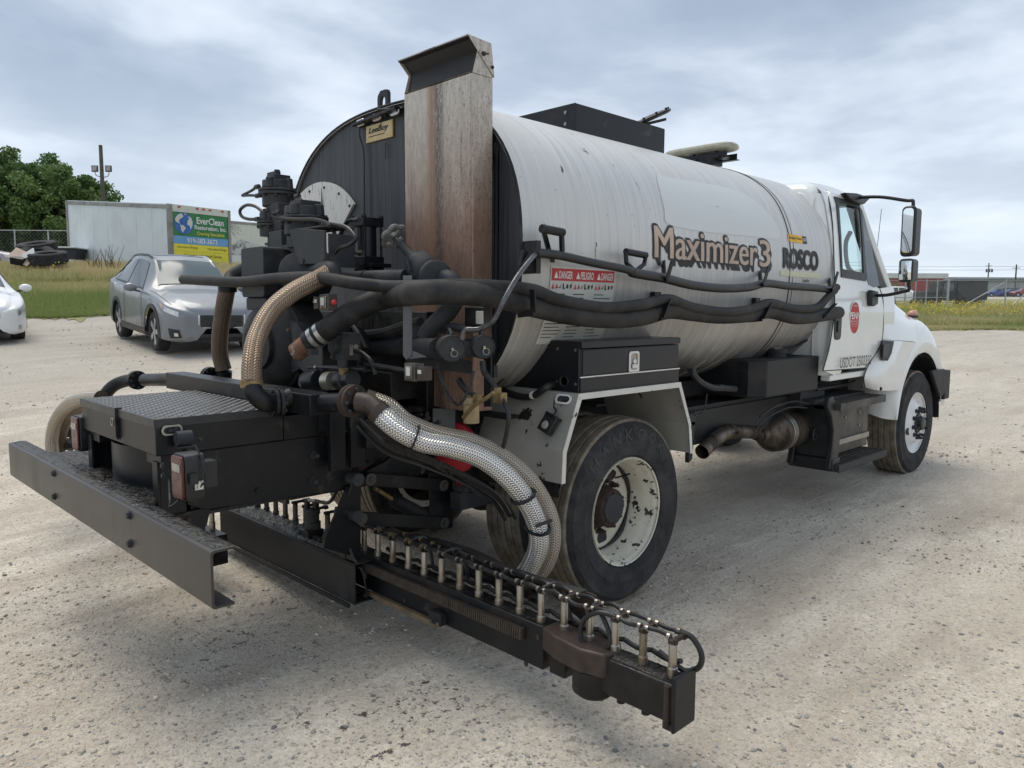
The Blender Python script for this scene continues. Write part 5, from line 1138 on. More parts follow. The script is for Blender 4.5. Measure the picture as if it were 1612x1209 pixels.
# pump body under the hose end
q = P(492, 556, 'x', -1.28); mb = MB(); mb.prism([(q[1]+.13, q[2]+.11), (q[1]-.20, q[2]+.13), (q[1]-.20, q[2]-.10), (q[1]-.02, q[2]-.10), (q[1]+.09, q[2]-.06), (q[1]+.13, q[2]-.02)], 'x', -1.34, -1.14); obj('pump_mount_block', mb, MAT['blackclean'], T, bevel=.006)
q = P(478, 610, 'x', -1.22); mb = MB(); mb.slab(pts([(476, 583), (510, 585), (522, 622), (450, 625)], 'x', -1.20), .02); mb.slab(pts([(476, 583), (510, 585), (522, 640), (440, 640)], 'x', -1.05), .02); obj('pump_pedestal', mb, MAT['black'], T)
A = P(513, 548, 'x', -1.20); B = P(560, 540, 'x', -1.20); mb = MB(); mb.cyl(A, B, .085, n=28); mb.cyl(A-nrm(B-A)*.02, A, .07, n=28); mp_ = obj('hydraulic_motor', mb, MAT['blackclean'], T, bevel=.003)
mb = MB(); c = P(545, 545, 'x', -1.31); mb.box(c, (.10, .10, .13)); mb.cyl(c+[-.02, .07, .03], c+[-.04, .07, .03], .03); mb.cyl(c+[-.05, .01, .0], c+[-.075, .01, .0], .035); mb.cyl(c+[-.04, -.03, -.06], c+[-.04, -.03, -.11], .025); mb.bolt(c+[-.05, .03, .05], (-1, 0, 0), .012, .012); mb.bolt(c+[-.05, -.03, .05], (-1, 0, 0), .012, .012); mb.bolt(c+[-.05, .035, -.05], (-1, 0, 0), .012, .012)
obj('motor_end_casting', mb, MAT['castiron'], mp_, bevel=.006)
c = P(553, 551, 'x', -1.36); mb = MB(); mb.box(c, (.01, .012, .05)); mb.cyl(P(558, 546, 'x', -1.36), P(561, 546, 'x', -1.36), .011); obj('plated_fitting', mb, MAT['steel'], mp_)
# small electric motor with a plated sleeve
A = P(484, 601, 'x', -1.34); B = P(516, 598, 'x', -1.34); dd = nrm(B-A)
mb = MB(); mb.lathe([(.030, -.012), (.045, -.005), (.056, .01), (.058, .03), (.058, .115), (.054, .125)], A, dd, 28); em = obj('starter_motor', mb, MAT['blackclean'], T)
mb = MB(); mb.lathe([(.046, .0), (.046, .065)], P(515, 600, 'x', -1.34), dd, 28); obj('plated_sleeve', mb, grimy('tarnished_sleeve', (.42, .40, .33), (.22, .21, .17), .35, .6, 8), em)
mb = MB(); mb.lathe([(.05, .0), (.05, .05), (.042, .055), (.042, .11)], P(536, 599, 'x', -1.34), dd, 24); obj('motor_end_cap', mb, MAT['plastic'], em)
mb = MB(); mb.tube(pts([(487, 579), (500, 578), (540, 580), (575, 582)], 'x', -1.33), .013, 10); obj('sleeved_hose', mb, MAT['hose'], T)
mb = MB(); q = P(499, 578.5, 'x', -1.33); mb.cyl(q+[0, .008, 0], q+[0, -.008, 0], .0155, n=14); q = P(512, 580, 'x', -1.33); obj('hose_clip', mb, MAT['steel'], T)
mb = MB(); mb.tube(pts([(484, 590), (472, 592), (471, 605), (478, 612)], 'x', -1.36), .005, 6); obj('motor_cable', mb, MAT['plastic'], em)
mb = MB(); mb.box(P(541, 588, 'x', -1.36), (.03, .04, .055)); obj('brass_block', mb, MAT['brass'], T, bevel=.002)
# guard box and gear case above the bell
cz_t, cz_b = P(380, 391, 'x', -1.42)[2], P(380, 468, 'x', -1.42)[2]; ya, yb = P(379, 400, 'x', -1.42)[1], P(414, 400, 'x', -1.42)[1]
def rbox(y0, y1, z0, z1, rd=.02):
    out = []
    for cx_, cz_, a0 in ((1, 1, 0), (-1, 1, 90), (-1, -1, 180), (1, -1, 270)):
        for k in range(5):
            a = rad(a0+22.5*k); out.append(((y0+y1)/2+cx_*(abs(y1-y0)/2-rd)+rd*math.cos(a), (z0+z1)/2+cz_*((z1-z0)/2-rd)+rd*math.sin(a)))
    return out
mb = MB(); mb.prism(rbox(ya, yb, cz_b, cz_t), 'x', -1.42, -1.14); gd = obj('coupling_guard', mb, MAT['castiron'], T, bevel=.004)
mb = MB(); mb.bx(-1.40, -1.2, ya-.0, yb+.02, cz_b-.07, cz_b-.0); obj('guard_base', mb, MAT['castiron'], T, bevel=.01)
c = P(450, 430, 'x', -1.30); mb = MB(); mb.lathe([(.15, -.20), (.15, 0), (.125, .003), (.12, -.04), (.05, -.05)], c, dB, 36, True, True); gr_ = obj('gear_case', mb, MAT['castiron'], T)
mb = MB(); mb.boltring(c+dB*(-.04), dB, .09, 6, .014, .03, .5); mb.box(c+[-.03, .03, -.05], (.04, .08, .03)); mb.box(c+[-.0, -.0, .03], (.06, .03, .09)); obj('gear_case_bolts', mb, MAT['castiron'], gr_, kind='stuff')
c = P(473, 430, 'x', -1.33); mb = MB(); mb.lathe([(.095, 0), (.10, .01), (.10, .045), (.09, .05)], c, nrm((-1, -.6, 0)), 32); obj('pump_end_flange', mb, MAT['castiron'], T)
pipe('cast_elbow', [P(490, 428, 'x', -1.30), P(507, 424, 'x', -1.34), P(522, 424, 'x', -1.36), P(526, 436, 'x', -1.36)], .040, MAT['castiron'])
mb = MB(); xp = -1.36
pl = [(458, 362), (470, 359), (514, 363), (515, 408), (512, 416), (487, 416), (478, 417), (472, 415), (468, 400)]
mb.slab([P(a, b, 'x', xp) for a, b in pl], .012); t1 = P(470, 359, 'x', xp); t2 = P(514, 363, 'x', xp); mb.bx(xp, xp+.16, t1[1]+.04, t2[1], t1[2]-.012, t1[2]-.002); mb.bx(xp+.012, xp+.16, t2[1], t2[1]+.01, t2[2]-.17, t2[2]-.012); br = obj('actuator_bracket', mb, MAT['castiron'], T, bevel=.003)
for px, py in ((479, 411), (510.5, 411)):
    mb = MB(); mb.lathe([(.020, 0), (.020, .004)], P(px, py, 'x', xp-.004), (-1, 0, 0), 16); mb.bolt(P(px, py, 'x', xp-.006), (-1, 0, 0), .012, .012); obj('bolt', mb, MAT['castiron'], br)
# three pneumatic valve actuators: octagonal bolted bodies
def actuator(px, py, x, w, h, name='valve_actuator', cut=False):
    c = P(px, py, 'x', x); mb = MB(); R_ = w/2
    mb.lathe([(R_*.80, -h*.5), (R_*.86, -h*.48), (R_*.86, -h*.12), (R_*1.06, -h*.10), (R_*1.06, -.002)], c, (0, 0, 1), 20); mb.lathe([(R_*1.06, .002), (R_*1.06, h*.08), (R_*.82, h*.10), (R_*.80, h*.38), (R_*.45, h*.42)], c, (0, 0, 1), 20)
    o = obj(name, mb, MAT['castiron'], T, bevel=.002)
    b = MB()
    for k in range(8):
        a = k*math.pi/4+.2; q = c+[R_*.93*math.cos(a), R_*.93*math.sin(a), 0]; b.bolt(q+[0, 0, h*.08], (0, 0, 1), .009, .012); b.bolt(q-[0, 0, h*.10], (0, 0, -1), .009, .014)
    obj('actuator_bolts', b, MAT['castiron'], o, kind='stuff')
    b = MB()
    for k in range(4):
        a = k*math.pi/2+.5; q = c+[R_*.72*math.cos(a), R_*.72*math.sin(a), h*.10]; b.cyl(q, q+[0, 0, h*.34], R_*.26, R_*.22, 12)
    b.box(c+[0, -R_*.15, h*.36], (R_*1.0, R_*.9, h*.40)); obj('actuator_cap', b, MAT['castiron'], o, bevel=.003); return c, o
c1_, _o = actuator(437, 303, -1.18, .20, .165); mb = MB(); mb.cyl(c1_+[0, 0, .06], c1_+[0, 0, .125], .016, n=14); mb.box(c1_+[-.02, 0, .085], (.03, .10, .05)); obj('indicator_stem', mb, MAT['castiron'], _o)
mb = MB(); q = P(446, 340, 'x', -1.18); q2 = P(446, 322, 'x', -1.18); mb.prism([(-1.18-.07, q2[2]), (-1.18+.07, q2[2]), (-1.13, P(0, 0, 'z', 0)[2]+q[2]-.10), (-1.23, q[2]-.10)], 'y', q[1]-.07, q[1]+.07); mb.bx(-1.22, -1.14, q[1]-.045, q[1]+.045, q[2]-.24, q[2]-.1); obj('actuator_column', mb, MAT['castiron'], T, bevel=.004)
c3_, _o3 = actuator(425, 352, -1.22, .135, .145); mb = MB(); mb.cyl(P(434, 372, 'x', -1.2), P(434, 392, 'x', -1.2), .045, n=20); mb.cyl(P(434, 383, 'x', -1.2), P(434, 387, 'x', -1.2), .06, n=20); obj('valve_neck', mb, MAT['castiron'], T)
c2_, _o2 = actuator(479, 346, -1.27, .235, .165); mb = MB(); mb.box(c2_+[0, .085, -.06], (.08, .07, .16)); mb.cyl(c2_+[-.04, -.02, .06], c2_+[-.04, -.02, .10], .02, n=12); obj('actuator_side_body', mb, MAT['castiron'], _o2, bevel=.005)
mb = MB(); q = P(452, 385, 'x', -1.22); mb.bx(-1.28, -1.16, q[1]-.05, q[1]+.09, q[2]-.07, q[2]+.07); mb.bx(-1.30, -1.12, q[1]-.06, q[1]+.13, q[2]-.08, q[2]-.07); obj('valve_yoke', mb, MAT['castiron'], T, bevel=.003)
mb = MB(); mb.lathe([(.07, 0), (.07, .008), (.05, .009)], P(470, 300, 'x', -1.1), (0, 0, 1), 12) if False else None
# small air lines
def line(name, lst, r, m, ax='x', v=-1.25, n=8): mb = MB(); mb.tube(pts(lst, ax, v), r, n, 7); return obj(name, mb, m, T)
line('air_line', [(404, 294), (396, 300), (384, 306), (382, 308), (392, 307.5), (406, 308)], .008, MAT['hose'], v=-1.22)
line('air_line', [(414, 334), (402, 325), (388, 323), (378, 331), (381, 341), (392, 345), (404, 345)], .0095, MAT['hose'], v=-1.26)
line('air_line', [(440, 334), (431, 336), (432, 341), (446, 344), (470, 345.5), (495, 346), (512, 350), (519, 356)], .010, MAT['rubber'], v=-1.40)
line('air_line', [(512, 353), (525, 353), (545, 358), (557, 370), (559, 378), (548, 386), (535, 390), (527, 398)], .010, MAT['hose'], v=-1.33)
line('air_line', [(513, 354), (522, 358), (527, 370), (524, 382), (519, 386)], .010, MAT['hose'], v=-1.30)
line('air_line', [(562, 346), (549, 348), (540, 360), (532, 380), (525, 395)], .010, MAT['hose'], v=-1.10)
line('air_line', [(567, 398), (550, 397), (535, 400), (527, 406)], .010, MAT['hose'], v=-1.12)
line('air_line', [(468, 309), (474, 314), (480, 322), (483, 325)], .007, MAT['rust'], v=-1.2)
mb = MB()
for px, py, v in ((405, 294, -1.22), (406, 308, -1.22), (405, 345, -1.26), (512, 353, -1.35), (468, 309, -1.2), (562, 346, -1.10), (568, 398, -1.12)): q = P(px, py, 'x', v); mb.cyl(q+[0, .02, 0], q+[0, -.02, 0], .014, n=6)
obj('line_fittings', mb, MAT['castiron'], T, kind='stuff')
# ---- square-bodied cylinder on the head
cx_ = -.93; qt = P(577, 344, 'x', cx_); qb = P(577, 419, 'x', cx_)
mb = MB(); w = .066
mb.bx(cx_-w, cx_+w, qt[1]-w, qt[1]+w, qt[2]-.045, qt[2]); mb.bx(cx_-w, cx_+w, qt[1]-w, qt[1]+w, qb[2], qb[2]+.05); vc = obj('valve_cylinder_end', mb, MAT['blackclean'], T, bevel=.003, kind='stuff')
mb = MB(); mb.cyl((cx_, qt[1], qb[2]+.05), (cx_, qt[1], qt[2]-.045), .052, n=28); obj('valve_cylinder', mb, MAT['blackclean'], T)
for a, b in ((-1, -1), (-1, 1), (1, -1), (1, 1)):
    mb = MB(); mb.cyl((cx_+a*.055, qt[1]+b*.055, qb[2]+.03), (cx_+a*.055, qt[1]+b*.055, qt[2]+.008), .007, n=8); mb.bolt((cx_+a*.055, qt[1]+b*.055, qt[2]), (0, 0, 1), .012, .014); obj('tie_rod', mb, MAT['black'], vc)
mb = MB(); q = P(582, 430, 'x', cx_); mb.bx(cx_-.05, cx_+.08, q[1]-.09, q[1]+.075, q[2]+.03, q[2]+.05); mb.bx(cx_-.05, cx_+.08, q[1]-.02, q[1]+.075, q[2]-.06, q[2]+.03); mb.bx(cx_-.05, cx_+.08, q[1]-.20, q[1]-.09, q[2]-.06, q[2]-.02); mb.cyl((cx_-.02, q[1]-.04, q[2]-.06), (cx_-.02, q[1]-.04, q[2]+.03), .014, n=12); obj('cylinder_mount', mb, MAT['blackclean'], T, bevel=.002)
# ---- suction pipework with gate valve
pipe('suction_pipe', pts([(528, 436), (560, 438), (640, 436)], 'x', -1.12), .037, MAT['castiron'], False); q = P(577, 438, 'x', -1.12); mb = MB(); mb.cyl(q+[0, .006, 0], q+[0, -.006, 0], .041, n=24); obj('pipe_joint', mb, MAT['castiron'], T)
vc_ = P(667, 424, 'x', -1.08); st_ = P(620, 372, 'x', -1.10); dS = nrm(st_-vc_)
mb = MB(); q = vc_+dS*.0; mb.lathe([(.045, -.06), (.068, -.03), (.074, .0), (.070, .05), (.045, .075), (.040, .08), (.040, .09), (.023, .10), (.021, .19), (.026, .20), (.012, .21), (.009, .27)], q, dS, 24); gv = obj('gate_valve', mb, MAT['castiron'], T)
mb = MB(); mb.lathe([(.078, 0), (.082, .012), (.082, .03), (.075, .035)], P(683, 437, 'x', -1.07), nrm((-.25, -1, -.05)), 30); mb.lathe([(.07, 0), (.07, .012)], P(676, 432, 'x', -1.07), nrm((-.25, -1, -.05)), 30); obj('valve_flange', mb, MAT['castiron'], gv)
mb = MB()
X_, Y_, _ = frame(dS)
for k in (-1, 1): mb.bar(q+X_*.02*k+[-.06, 0, -.01], q+X_*.02*k+[-.06, 0, .04]+dS*.03, .012, .012)
obj('valve_ribs', mb, MAT['castiron'], gv, kind='stuff')
hc = vc_+dS*.265; nW = nrm(dS*1.0+np.array([-.75, -.15, .35])); nW = nrm(dS); X_, Y_, _ = frame(nW)
mb = MB(); mb.tube([hc+X_*(.057+.006*math.cos(6*a))*math.cos(a)+Y_*(.057+.006*math.cos(6*a))*math.sin(a) for a in np.linspace(0, 2*math.pi, 48, endpoint=False)], .012, 9, 1, True, True)
for k in range(3): a = k*2*math.pi/3; mb.tube([hc+X_*.012*math.cos(a)+Y_*.012*math.sin(a), hc+X_*.055*math.cos(a)+Y_*.055*math.sin(a)], .008, 7, 1)
mb.cyl(hc-nW*.012, hc+nW*.012, .016, n=14); obj('handwheel', mb, grimy('pale_dusty_handwheel', (.17, .17, .165), (.08, .08, .078), .7, .1, 9), gv)
pipe('cast_elbow', [P(683, 440, 'x', -1.05), P(700, 438, 'x', -1.04), P(714, 446, 'x', -1.03), P(716, 470, 'x', -1.02), P(706, 490, 'x', -1.02), P(680, 515, 'x', -1.06), P(668, 533, 'x', -1.08)], .043, MAT['castiron'])
# lower fill pipe with two capped camlock ends
pipe('cast_elbow', [P(664, 525, 'x', -1.08), P(655, 540, 'x', -1.08), P(668, 548, 'x', -1.10), P(690, 549, 'x', -1.12)], .050, MAT['castiron'])
pipe('fill_pipe', pts([(548, 548), (590, 546), (640, 545)], 'x', -1.02), .046, MAT['castiron'], False)
def camlock(px, py, x, r=.062):
    c = P(px, py, 'x', x); d = nrm((-.55, -1, -.02)); mb = MB(); mb.lathe([(r*.86, -.10), (r*.92, -.085), (r*.92, -.05), (r*.82, -.045), (r*.84, -.03)], c, d, 28); o = obj('camlock_coupling', mb, MAT['battery'], T)
    mb = MB(); mb.lathe([(r, -.03), (r*1.02, -.02), (r*1.02, .0), (r*.94, .008), (r*.9, .004)], c, d, 32); obj('dust_cap', mb, MAT['castiron'], o)
    mb = MB(); X_, Y_, _ = frame(d); q = c+d*.02+X_*.008-Y_*.02; mb.tube([q+X_*.015*math.cos(a)+Y_*.015*math.sin(a) for a in np.linspace(0, 2*math.pi, 14, endpoint=False)], .0025, 5, 1, True, True); mb.cyl(c+d*.006, c+d*.02, .006, n=8); obj('pull_ring', mb, MAT['steel'], o); 
    mb = MB(); q = c+[0, 0, r]; mb.tube([q-d*.07+[0, 0, -.01], q-d*.06+[0, 0, .02], q-d*.03+[0, 0, .018], q+[0, 0, -.002]], .007, 7); obj('cam_arm', mb, MAT['castiron'], o); return c
camlock(711, 549, -1.15); camlock(761, 546, -.98, .055)
pipe('fill_pipe', [P(735, 548, 'x', -1.0), P(752, 547, 'x', -.97)], .045, MAT['castiron'], False)
mb = MB(); q1_ = P(645, 558, 'x', -1.10); q2_ = P(742, 582, 'x', -1.10); mb.bar(P(640, 566, 'x', -1.12), P(742, 578, 'x', -1.0), .012, .06); obj('coupling_bracket', mb, MAT['blackdust'], T)
mb = MB(); mb.slab(pts([(636, 434), (649, 434), (649, 560), (641, 566), (636, 560)], 'x', -1.30), .006); mb.slab(pts([(638, 555), (650, 552), (672, 562), (640, 566)], 'x', -1.295), .006); hp = obj('hose_rest_post', mb, MAT['greymetal'], T, bevel=.001)
# hydraulic solenoid boxes (grey plated) with red caps
for nm, px, py, x, fl in (('a', 652, 585.5, -1.36, -1), ('b', 517, 476, -1.44, 1)):
    c = P(px, py, 'x', x); w = .044; mb = MB(); mb.box(c, (.05, .074, .075)); sb = obj('solenoid_valve', mb, MAT['battery'], T, bevel=.003)
    mb = MB(); mb.box(c+[-.028, -fl*-.0, 0], (.006, .05, .055)); obj('nameplate_frame', mb, MAT['steel'], sb, bevel=.002); mb = MB(); mb.box(c+[-.032, .0, .004], (.003, .026, .036)); obj('nameplate', mb, MAT['labelwhite'], sb)
    mb = MB(); mb.box(c+[0, fl*.070, -.002], (.05, .045, .06)); obj('solenoid_coil', mb, MAT['brownsteel'], sb, bevel=.004); mb = MB(); mb.box(c+[-.026, fl*.07, .006], (.004, .022, .016)); obj('coil_label', mb, MAT['labelwhite'], sb)
    mb = MB(); mb.lathe([(.012, 0), (.014, .01), (.008, .02)], c+[0, -fl*.04, .0], (0, -fl, 0), 10); obj('red_cap', mb, MAT['dangerred'], sb)
# box with a label on the chimney foot, yellow paint mark
c = P(752, 500, 'x', -.93); mb = MB(); mb.box(c, (.05, .13, .10)); jb = obj('junction_box', mb, MAT['plastic'], T, bevel=.004); mb = MB(); mb.box(P(755, 500, 'x', -.957), (.004, .05, .06)); obj('nameplate_frame', mb, MAT['labelwhite'], jb, bevel=.002)
c = P(706, 504, 'x', cx0-.003); mb = MB(); mb.bx(cx0-.0045, cx0-.001, c[1]+.016, c[1]+.004, c[2]-.014, c[2]+.014); mb.bx(cx0-.0045, cx0-.001, c[1]-.010, c[1]-.024, c[2]-.014, c[2]+.012); obj('yellow_paint_mark', mb, MAT['yellow'], ch, kind='stuff')
# steel wand
pipe('spray_wand', [P(848, 398, 'y', -1.17), P(838, 405, 'y', -1.22), P(815, 435, 'y', -1.25), P(792, 475, 'y', -1.25), P(776, 505, 'y', -1.22), P(755, 518, 'y', -1.16), P(733, 520, 'y', -1.10), P(727, 534, 'y', -1.08)], .0125, grimy('tar_coated_steel_wand', (.13, .13, .14), (.04, .04, .04), .25, .7, 12, bump=.5, bs=60), n=14)
pipe('short_pipe', pts([(697, 524), (700, 516), (712, 514), (728, 518), (740, 520)], 'x', -1.02), .018, MAT['castiron'])
# ---- chains
def chain(name, lst, ax, v, r=.0035, L=.022):
    p = catmull(pts(lst, ax, v), 12); acc = []; d0 = 0; k = 0; mb = MB(); last = p[0]; par = T
    total = [0]
    for a, b in zip(p[:-1], p[1:]): total.append(total[-1]+np.linalg.norm(b-a))
    n = int(total[-1]/(L*.78))
    for k in range(n):
        s = (k+.5)*total[-1]/n; i = min(np.searchsorted(total, s), len(p)-1)-1; i = max(i, 0); c = p[i]; d = nrm(p[min(i+1, len(p)-1)]-p[i]); X_, Y_, _ = frame(d); W_ = X_ if k % 2 else Y_
        mb.tube([c+d*L*.5*math.cos(a)+W_*L*.28*math.sin(a) for a in np.linspace(0, 2*math.pi, 8, endpoint=False)], r, 4, 1, True, True)
    return obj(name, mb, MAT['castiron'], T, kind='stuff')
chain('cap_chain', [(687, 565), (692, 590), (705, 620), (718, 636), (728, 632), (738, 612), (746, 585)], 'x', -1.12)
chain('hanging_chain', [(673, 650), (672, 665), (674, 682)], 'x', -1.1, .004, .028); chain('hanging_chain', [(656, 710), (668, 728), (664, 745)], 'y', -.7, .004, .028)
# brass strainer hanging under the couplings
c = P(742, 650, 'x', -1.05); mb = MB(); mb.cyl(c+[0, 0, -.045], c+[0, 0, .04], .036, n=20); mb.lathe([(.036, .04), (.042, .045), (.042, .06), (.03, .07)], c, (0, 0, 1), 16); st = obj('brass_strainer', mb, grimy('dirty_yellow_brass', (.44, .33, .18), (.26, .19, .11), .6, .1, 14, .45, .7), T)
mb = MB(); mb.tube(pts([(729, 657), (740, 645), (752, 635), (765, 627), (777, 618)], 'x', -1.09), .009, 8); mb.box(P(734, 627, 'x', -1.07), (.03, .03, .03)); mb.box(P(752, 628, 'x', -1.07), (.03, .03, .04)); obj('strainer_fittings', mb, MAT['brass'], st, kind='stuff')
mb = MB(); mb.box(P(787, 626, 'x', -.98), (.04, .05, .045)); mb.cyl(P(783, 618, 'x', -.98), P(783, 610, 'x', -.98), .018, n=8); obj('brass_tee', mb, MAT['brass'], T)
line('drain_hose', [(760, 568), (762, 585), (773, 600), (783, 615)], .014, MAT['hose'], v=-.98); line('drain_hose', [(791, 628), (800, 650), (799, 675), (792, 705)], .010, MAT['hose'], v=-.98)
mb = MB(); mb.slab(pts([(764, 560), (775, 560), (775, 640), (764, 640)], 'x', -.90), .01); obj('hanger_strap', mb, MAT['blackdust'], T)
line('lower_hose', [(722, 597), (735, 615), (760, 628), (770, 625)], .014, MAT['hose'], v=-1.0)
line('solenoid_hose', [(575, 574), (600, 577), (640, 584)], .012, MAT['hose'], v=-1.3); line('hydraulic_hose', [(555, 550), (570, 556), (585, 570), (592, 590)], .012, MAT['hose'], v=-1.3); line('hydraulic_hose', [(545, 500), (556, 515), (566, 530), (575, 550)], .018, MAT['hose'], v=-1.2)
line('hydraulic_hose', [(562, 528), (600, 525), (640, 512), (662, 508)], .026, MAT['rubber'], v=-1.05)
for k in range(5): line('lower_hose', [(570+k*6, 650), (590+k*8, 670+k*3), (600+k*22, 650+k*4), (640+k*12, 640+k*6)], .009, MAT['hose'], v=-.95-.03*k)
# dark clutter plates filling the middle
mb = MB(); mb.bx(-1.25, -.78, -.42, .42, 1.09, 1.16); mb.bx(-1.12, -.80, -.55, .3, 1.16, 1.30); mb.bx(-.95, -.79, -.62, .6, 1.0, 1.6); obj('rear_subframe', mb, MAT['tarpaint'], T, bevel=.005)
crust('tar_crust', -1.28, -.80, -.60, .1, 1.10, .05, 20, 30, T, seed=21)
mb = MB(); mb.bx(-1.3, -.60, -.60, -.47, .95, 1.09); obj('rear_step_frame', mb, MAT['tarpaint'], T, bevel=.004)
# ---- loose delivery hoses: ribbed rubber along the right side
H4 = [P(470, 552, 'x', -1.50), P(485, 540, 'x', -1.48), P(520, 515, 'x', -1.42), P(565, 485, 'x', -1.34), P(610, 468, 'x', -1.25), P(660, 461, 'y', -1.10), P(720, 461, 'y', -1.14), P(780, 467, 'y', -1.17)]
def hose_y(lst, r): return [P(a, b, 'y', y) for a, b, y in lst]
H4 += hose_y([(840, 482, -1.18), (900, 495, -1.21), (960, 501, -1.21), (1010, 498, -1.205), (1052, 488, -1.20), (1090, 492, -1.20), (1135, 497, -1.21), (1180, 495, -1.205), (1212, 490, -1.2), (1255, 500, -1.21), (1300, 495, -1.2), (1320, 492, -1.19)], 0)
mb = MB(); mb.tube(H4[1:], lambda t: .052 if t < .45 else .052-.008*(t-.45), 22, 10); th = obj('thick_suction_hose', mb, MAT['rubber'], T, sharp=80)
mb = MB(); mb.cyl(H4[0]+(H4[0]-H4[1])*.25, H4[1]+(H4[2]-H4[1])*.2, .046, n=26); obj('rusty_hose_nipple', mb, MAT['rustorange'], th)
dd = nrm(H4[2]-H4[1])
for o_ in (.035, .075): mb = MB(); q = H4[1]+dd*o_; mb.cyl(q, q+dd*.022, .0555, n=26); obj('band_clamp', mb, MAT['chrome'], th)
mb = MB(); q = H4[1]+dd*.03+[-.02, -.03, -.055]; mb.box(q, (.04, .04, .03)); obj('clamp_bolt', mb, MAT['castiron'], th)
H5 = [P(289, 440, 'x', -1.50), P(330, 442, 'x', -1.50), P(380, 444, 'x', -1.47), P(440, 438, 'x', -1.45), P(500, 437, 'x', -1.44), P(560, 446, 'x', -1.40), P(610, 451, 'x', -1.32), P(660, 451, 'y', -1.08), P(720, 449, 'y', -1.12), P(785, 451, 'y', -1.19)]
H5 += hose_y([(840, 457, -1.22), (880, 472, -1.24), (950, 484, -1.25), (1010, 479, -1.25), (1052, 471, -1.24), (1090, 484, -1.24), (1140, 491, -1.25), (1180, 487, -1.25), (1212, 477, -1.24), (1250, 486, -1.24), (1285, 484, -1.23), (1303, 468, -1.22), (1317, 452, -1.2)], 0)
mb = MB(); mb.tube(H5, .0285, 18, 10); mb.sph(H5[0], .0285, 14); obj('delivery_hose', mb, MAT['rubber'], T, sharp=80)
H6 = hose_y([(844, 398, -1.20), (880, 402, -1.20), (930, 413, -1.21), (985, 424, -1.22), (1000, 430, -1.22), (1045, 438, -1.22), (1090, 449, -1.22), (1140, 454, -1.23), (1180, 452, -1.22), (1205, 446, -1.22), (1240, 450, -1.22), (1280, 453, -1.21), (1312, 457, -1.2)], 0)
mb = MB(); mb.tube(H6, lambda t: .021 if t < .3 else .026, 16, 9); obj('wand_hose', mb, MAT['hose'], T, sharp=80)
mb = MB(); mb.sph(H6[-1], .036, 12); mb.cyl(H6[-1]+[-.05, 0, 0], H6[-1]+[.01, 0, 0], .03); obj('hose_end_coupling', mb, MAT['hose'], T)
# racks: hooks, U handles
def strap(a, b, w=.03, th=.008, name='hose_hook', m=None): mb = MB(); mb.bar(a, b, th, w, (0, -1, 0)); return obj(name, mb, m or MAT['black'], T)
for px, pt, pb in ((1044, 412, 440), (1196, 428, 448), (1305, 440, 456)):
    a = TK(px, pt); b = P(px+2, pb, 'y', -1.19); mb = MB(); mb.bar(a, b, .03, .008, (1, 0, 0)); c2 = P(px+6, pb, 'y', -1.26); c3 = P(px+14, pb-28, 'y', -1.27); mb.bar(b, c2, .03, .008, (1, 0, 0)); mb.bar(c2, c3, .026, .008, (0, 1, 0)); obj('hose_hook', mb, MAT['black'], T)
for px, py in ((1029, 468), (1187, 476)):
    a = TK(px, py, .01); mb = MB(); mb.box(a+[0, -.015, 0], (.06, .03, .06)); obj('hook_stub', mb, MAT['black'], T)
for pa, pb in (((1053, 470), (1042, 500)), ((1213, 476), (1200, 502)), ((838, 456), (840, 492)), ((1315, 478), (1298, 498))):
    a = P(pa[0], pa[1], 'y', -1.262); b = P(pb[0], pb[1], 'y', -1.262); mb = MB(); mb.bar(a, b, .006, .030, (0, -1, 0)); mb.bar(b, b+[0, .10, -.01], .03, .006, (1, 0, 0)); obj('hose_hook', mb, MAT['black'], T)
mb = MB(); q = [TK(857, 396, .0), P(855, 360, 'y', -1.20), P(857, 357, 'y', -1.21), P(882, 362, 'y', -1.21), P(884, 366, 'y', -1.2), P(885, 396, 'y', -1.2)]
mb.bar(q[0]+[0, -.03, 0], q[1], .02, .02, (1, 0, 0)); mb.bar(q[4], q[5], .02, .02, (1, 0, 0)); mb.bar(TK(885, 398)+[0, 0, 0], q[5], .02, .02); hdl = obj('grab_handle', mb, MAT['black'], T, bevel=.002); mb = MB(); mb.cyl(q[1]+[-.01, 0, 0], q[4]+[.01, 0, 0], .020, n=14); obj('handle_grip', mb, MAT['rubber'], hdl)
q = [P(985, 396, 'y', -1.18), P(1017, 402, 'y', -1.18), P(1014, 416, 'y', -1.19), P(1000, 427, 'y', -1.2), P(986, 414, 'y', -1.19)]
mb = MB()
for i in range(5): mb.tube([q[i], q[(i+1) % 5]], .012 if i else .018, 10, 1)
obj('grab_handle', mb, MAT['black'], T)
mb = MB(); mb.bx(X0-.0, X0+.03, -1.19, -1.10, 1.78, 1.93); mb.bar(P(838, 400, 'y', -1.2), P(822, 425, 'y', -1.16), .03, .03); mb.bar(P(828, 396, 'y', -1.16), P(823, 422, 'y', -1.16), .02, .05); obj('wand_bracket', mb, MAT['tarpaint'], T)
mb = MB(); mb.bar(TK(868, 405), P(870, 410, 'y', -1.2), .02, .02); obj('hook_stub', mb, MAT['black'], T)
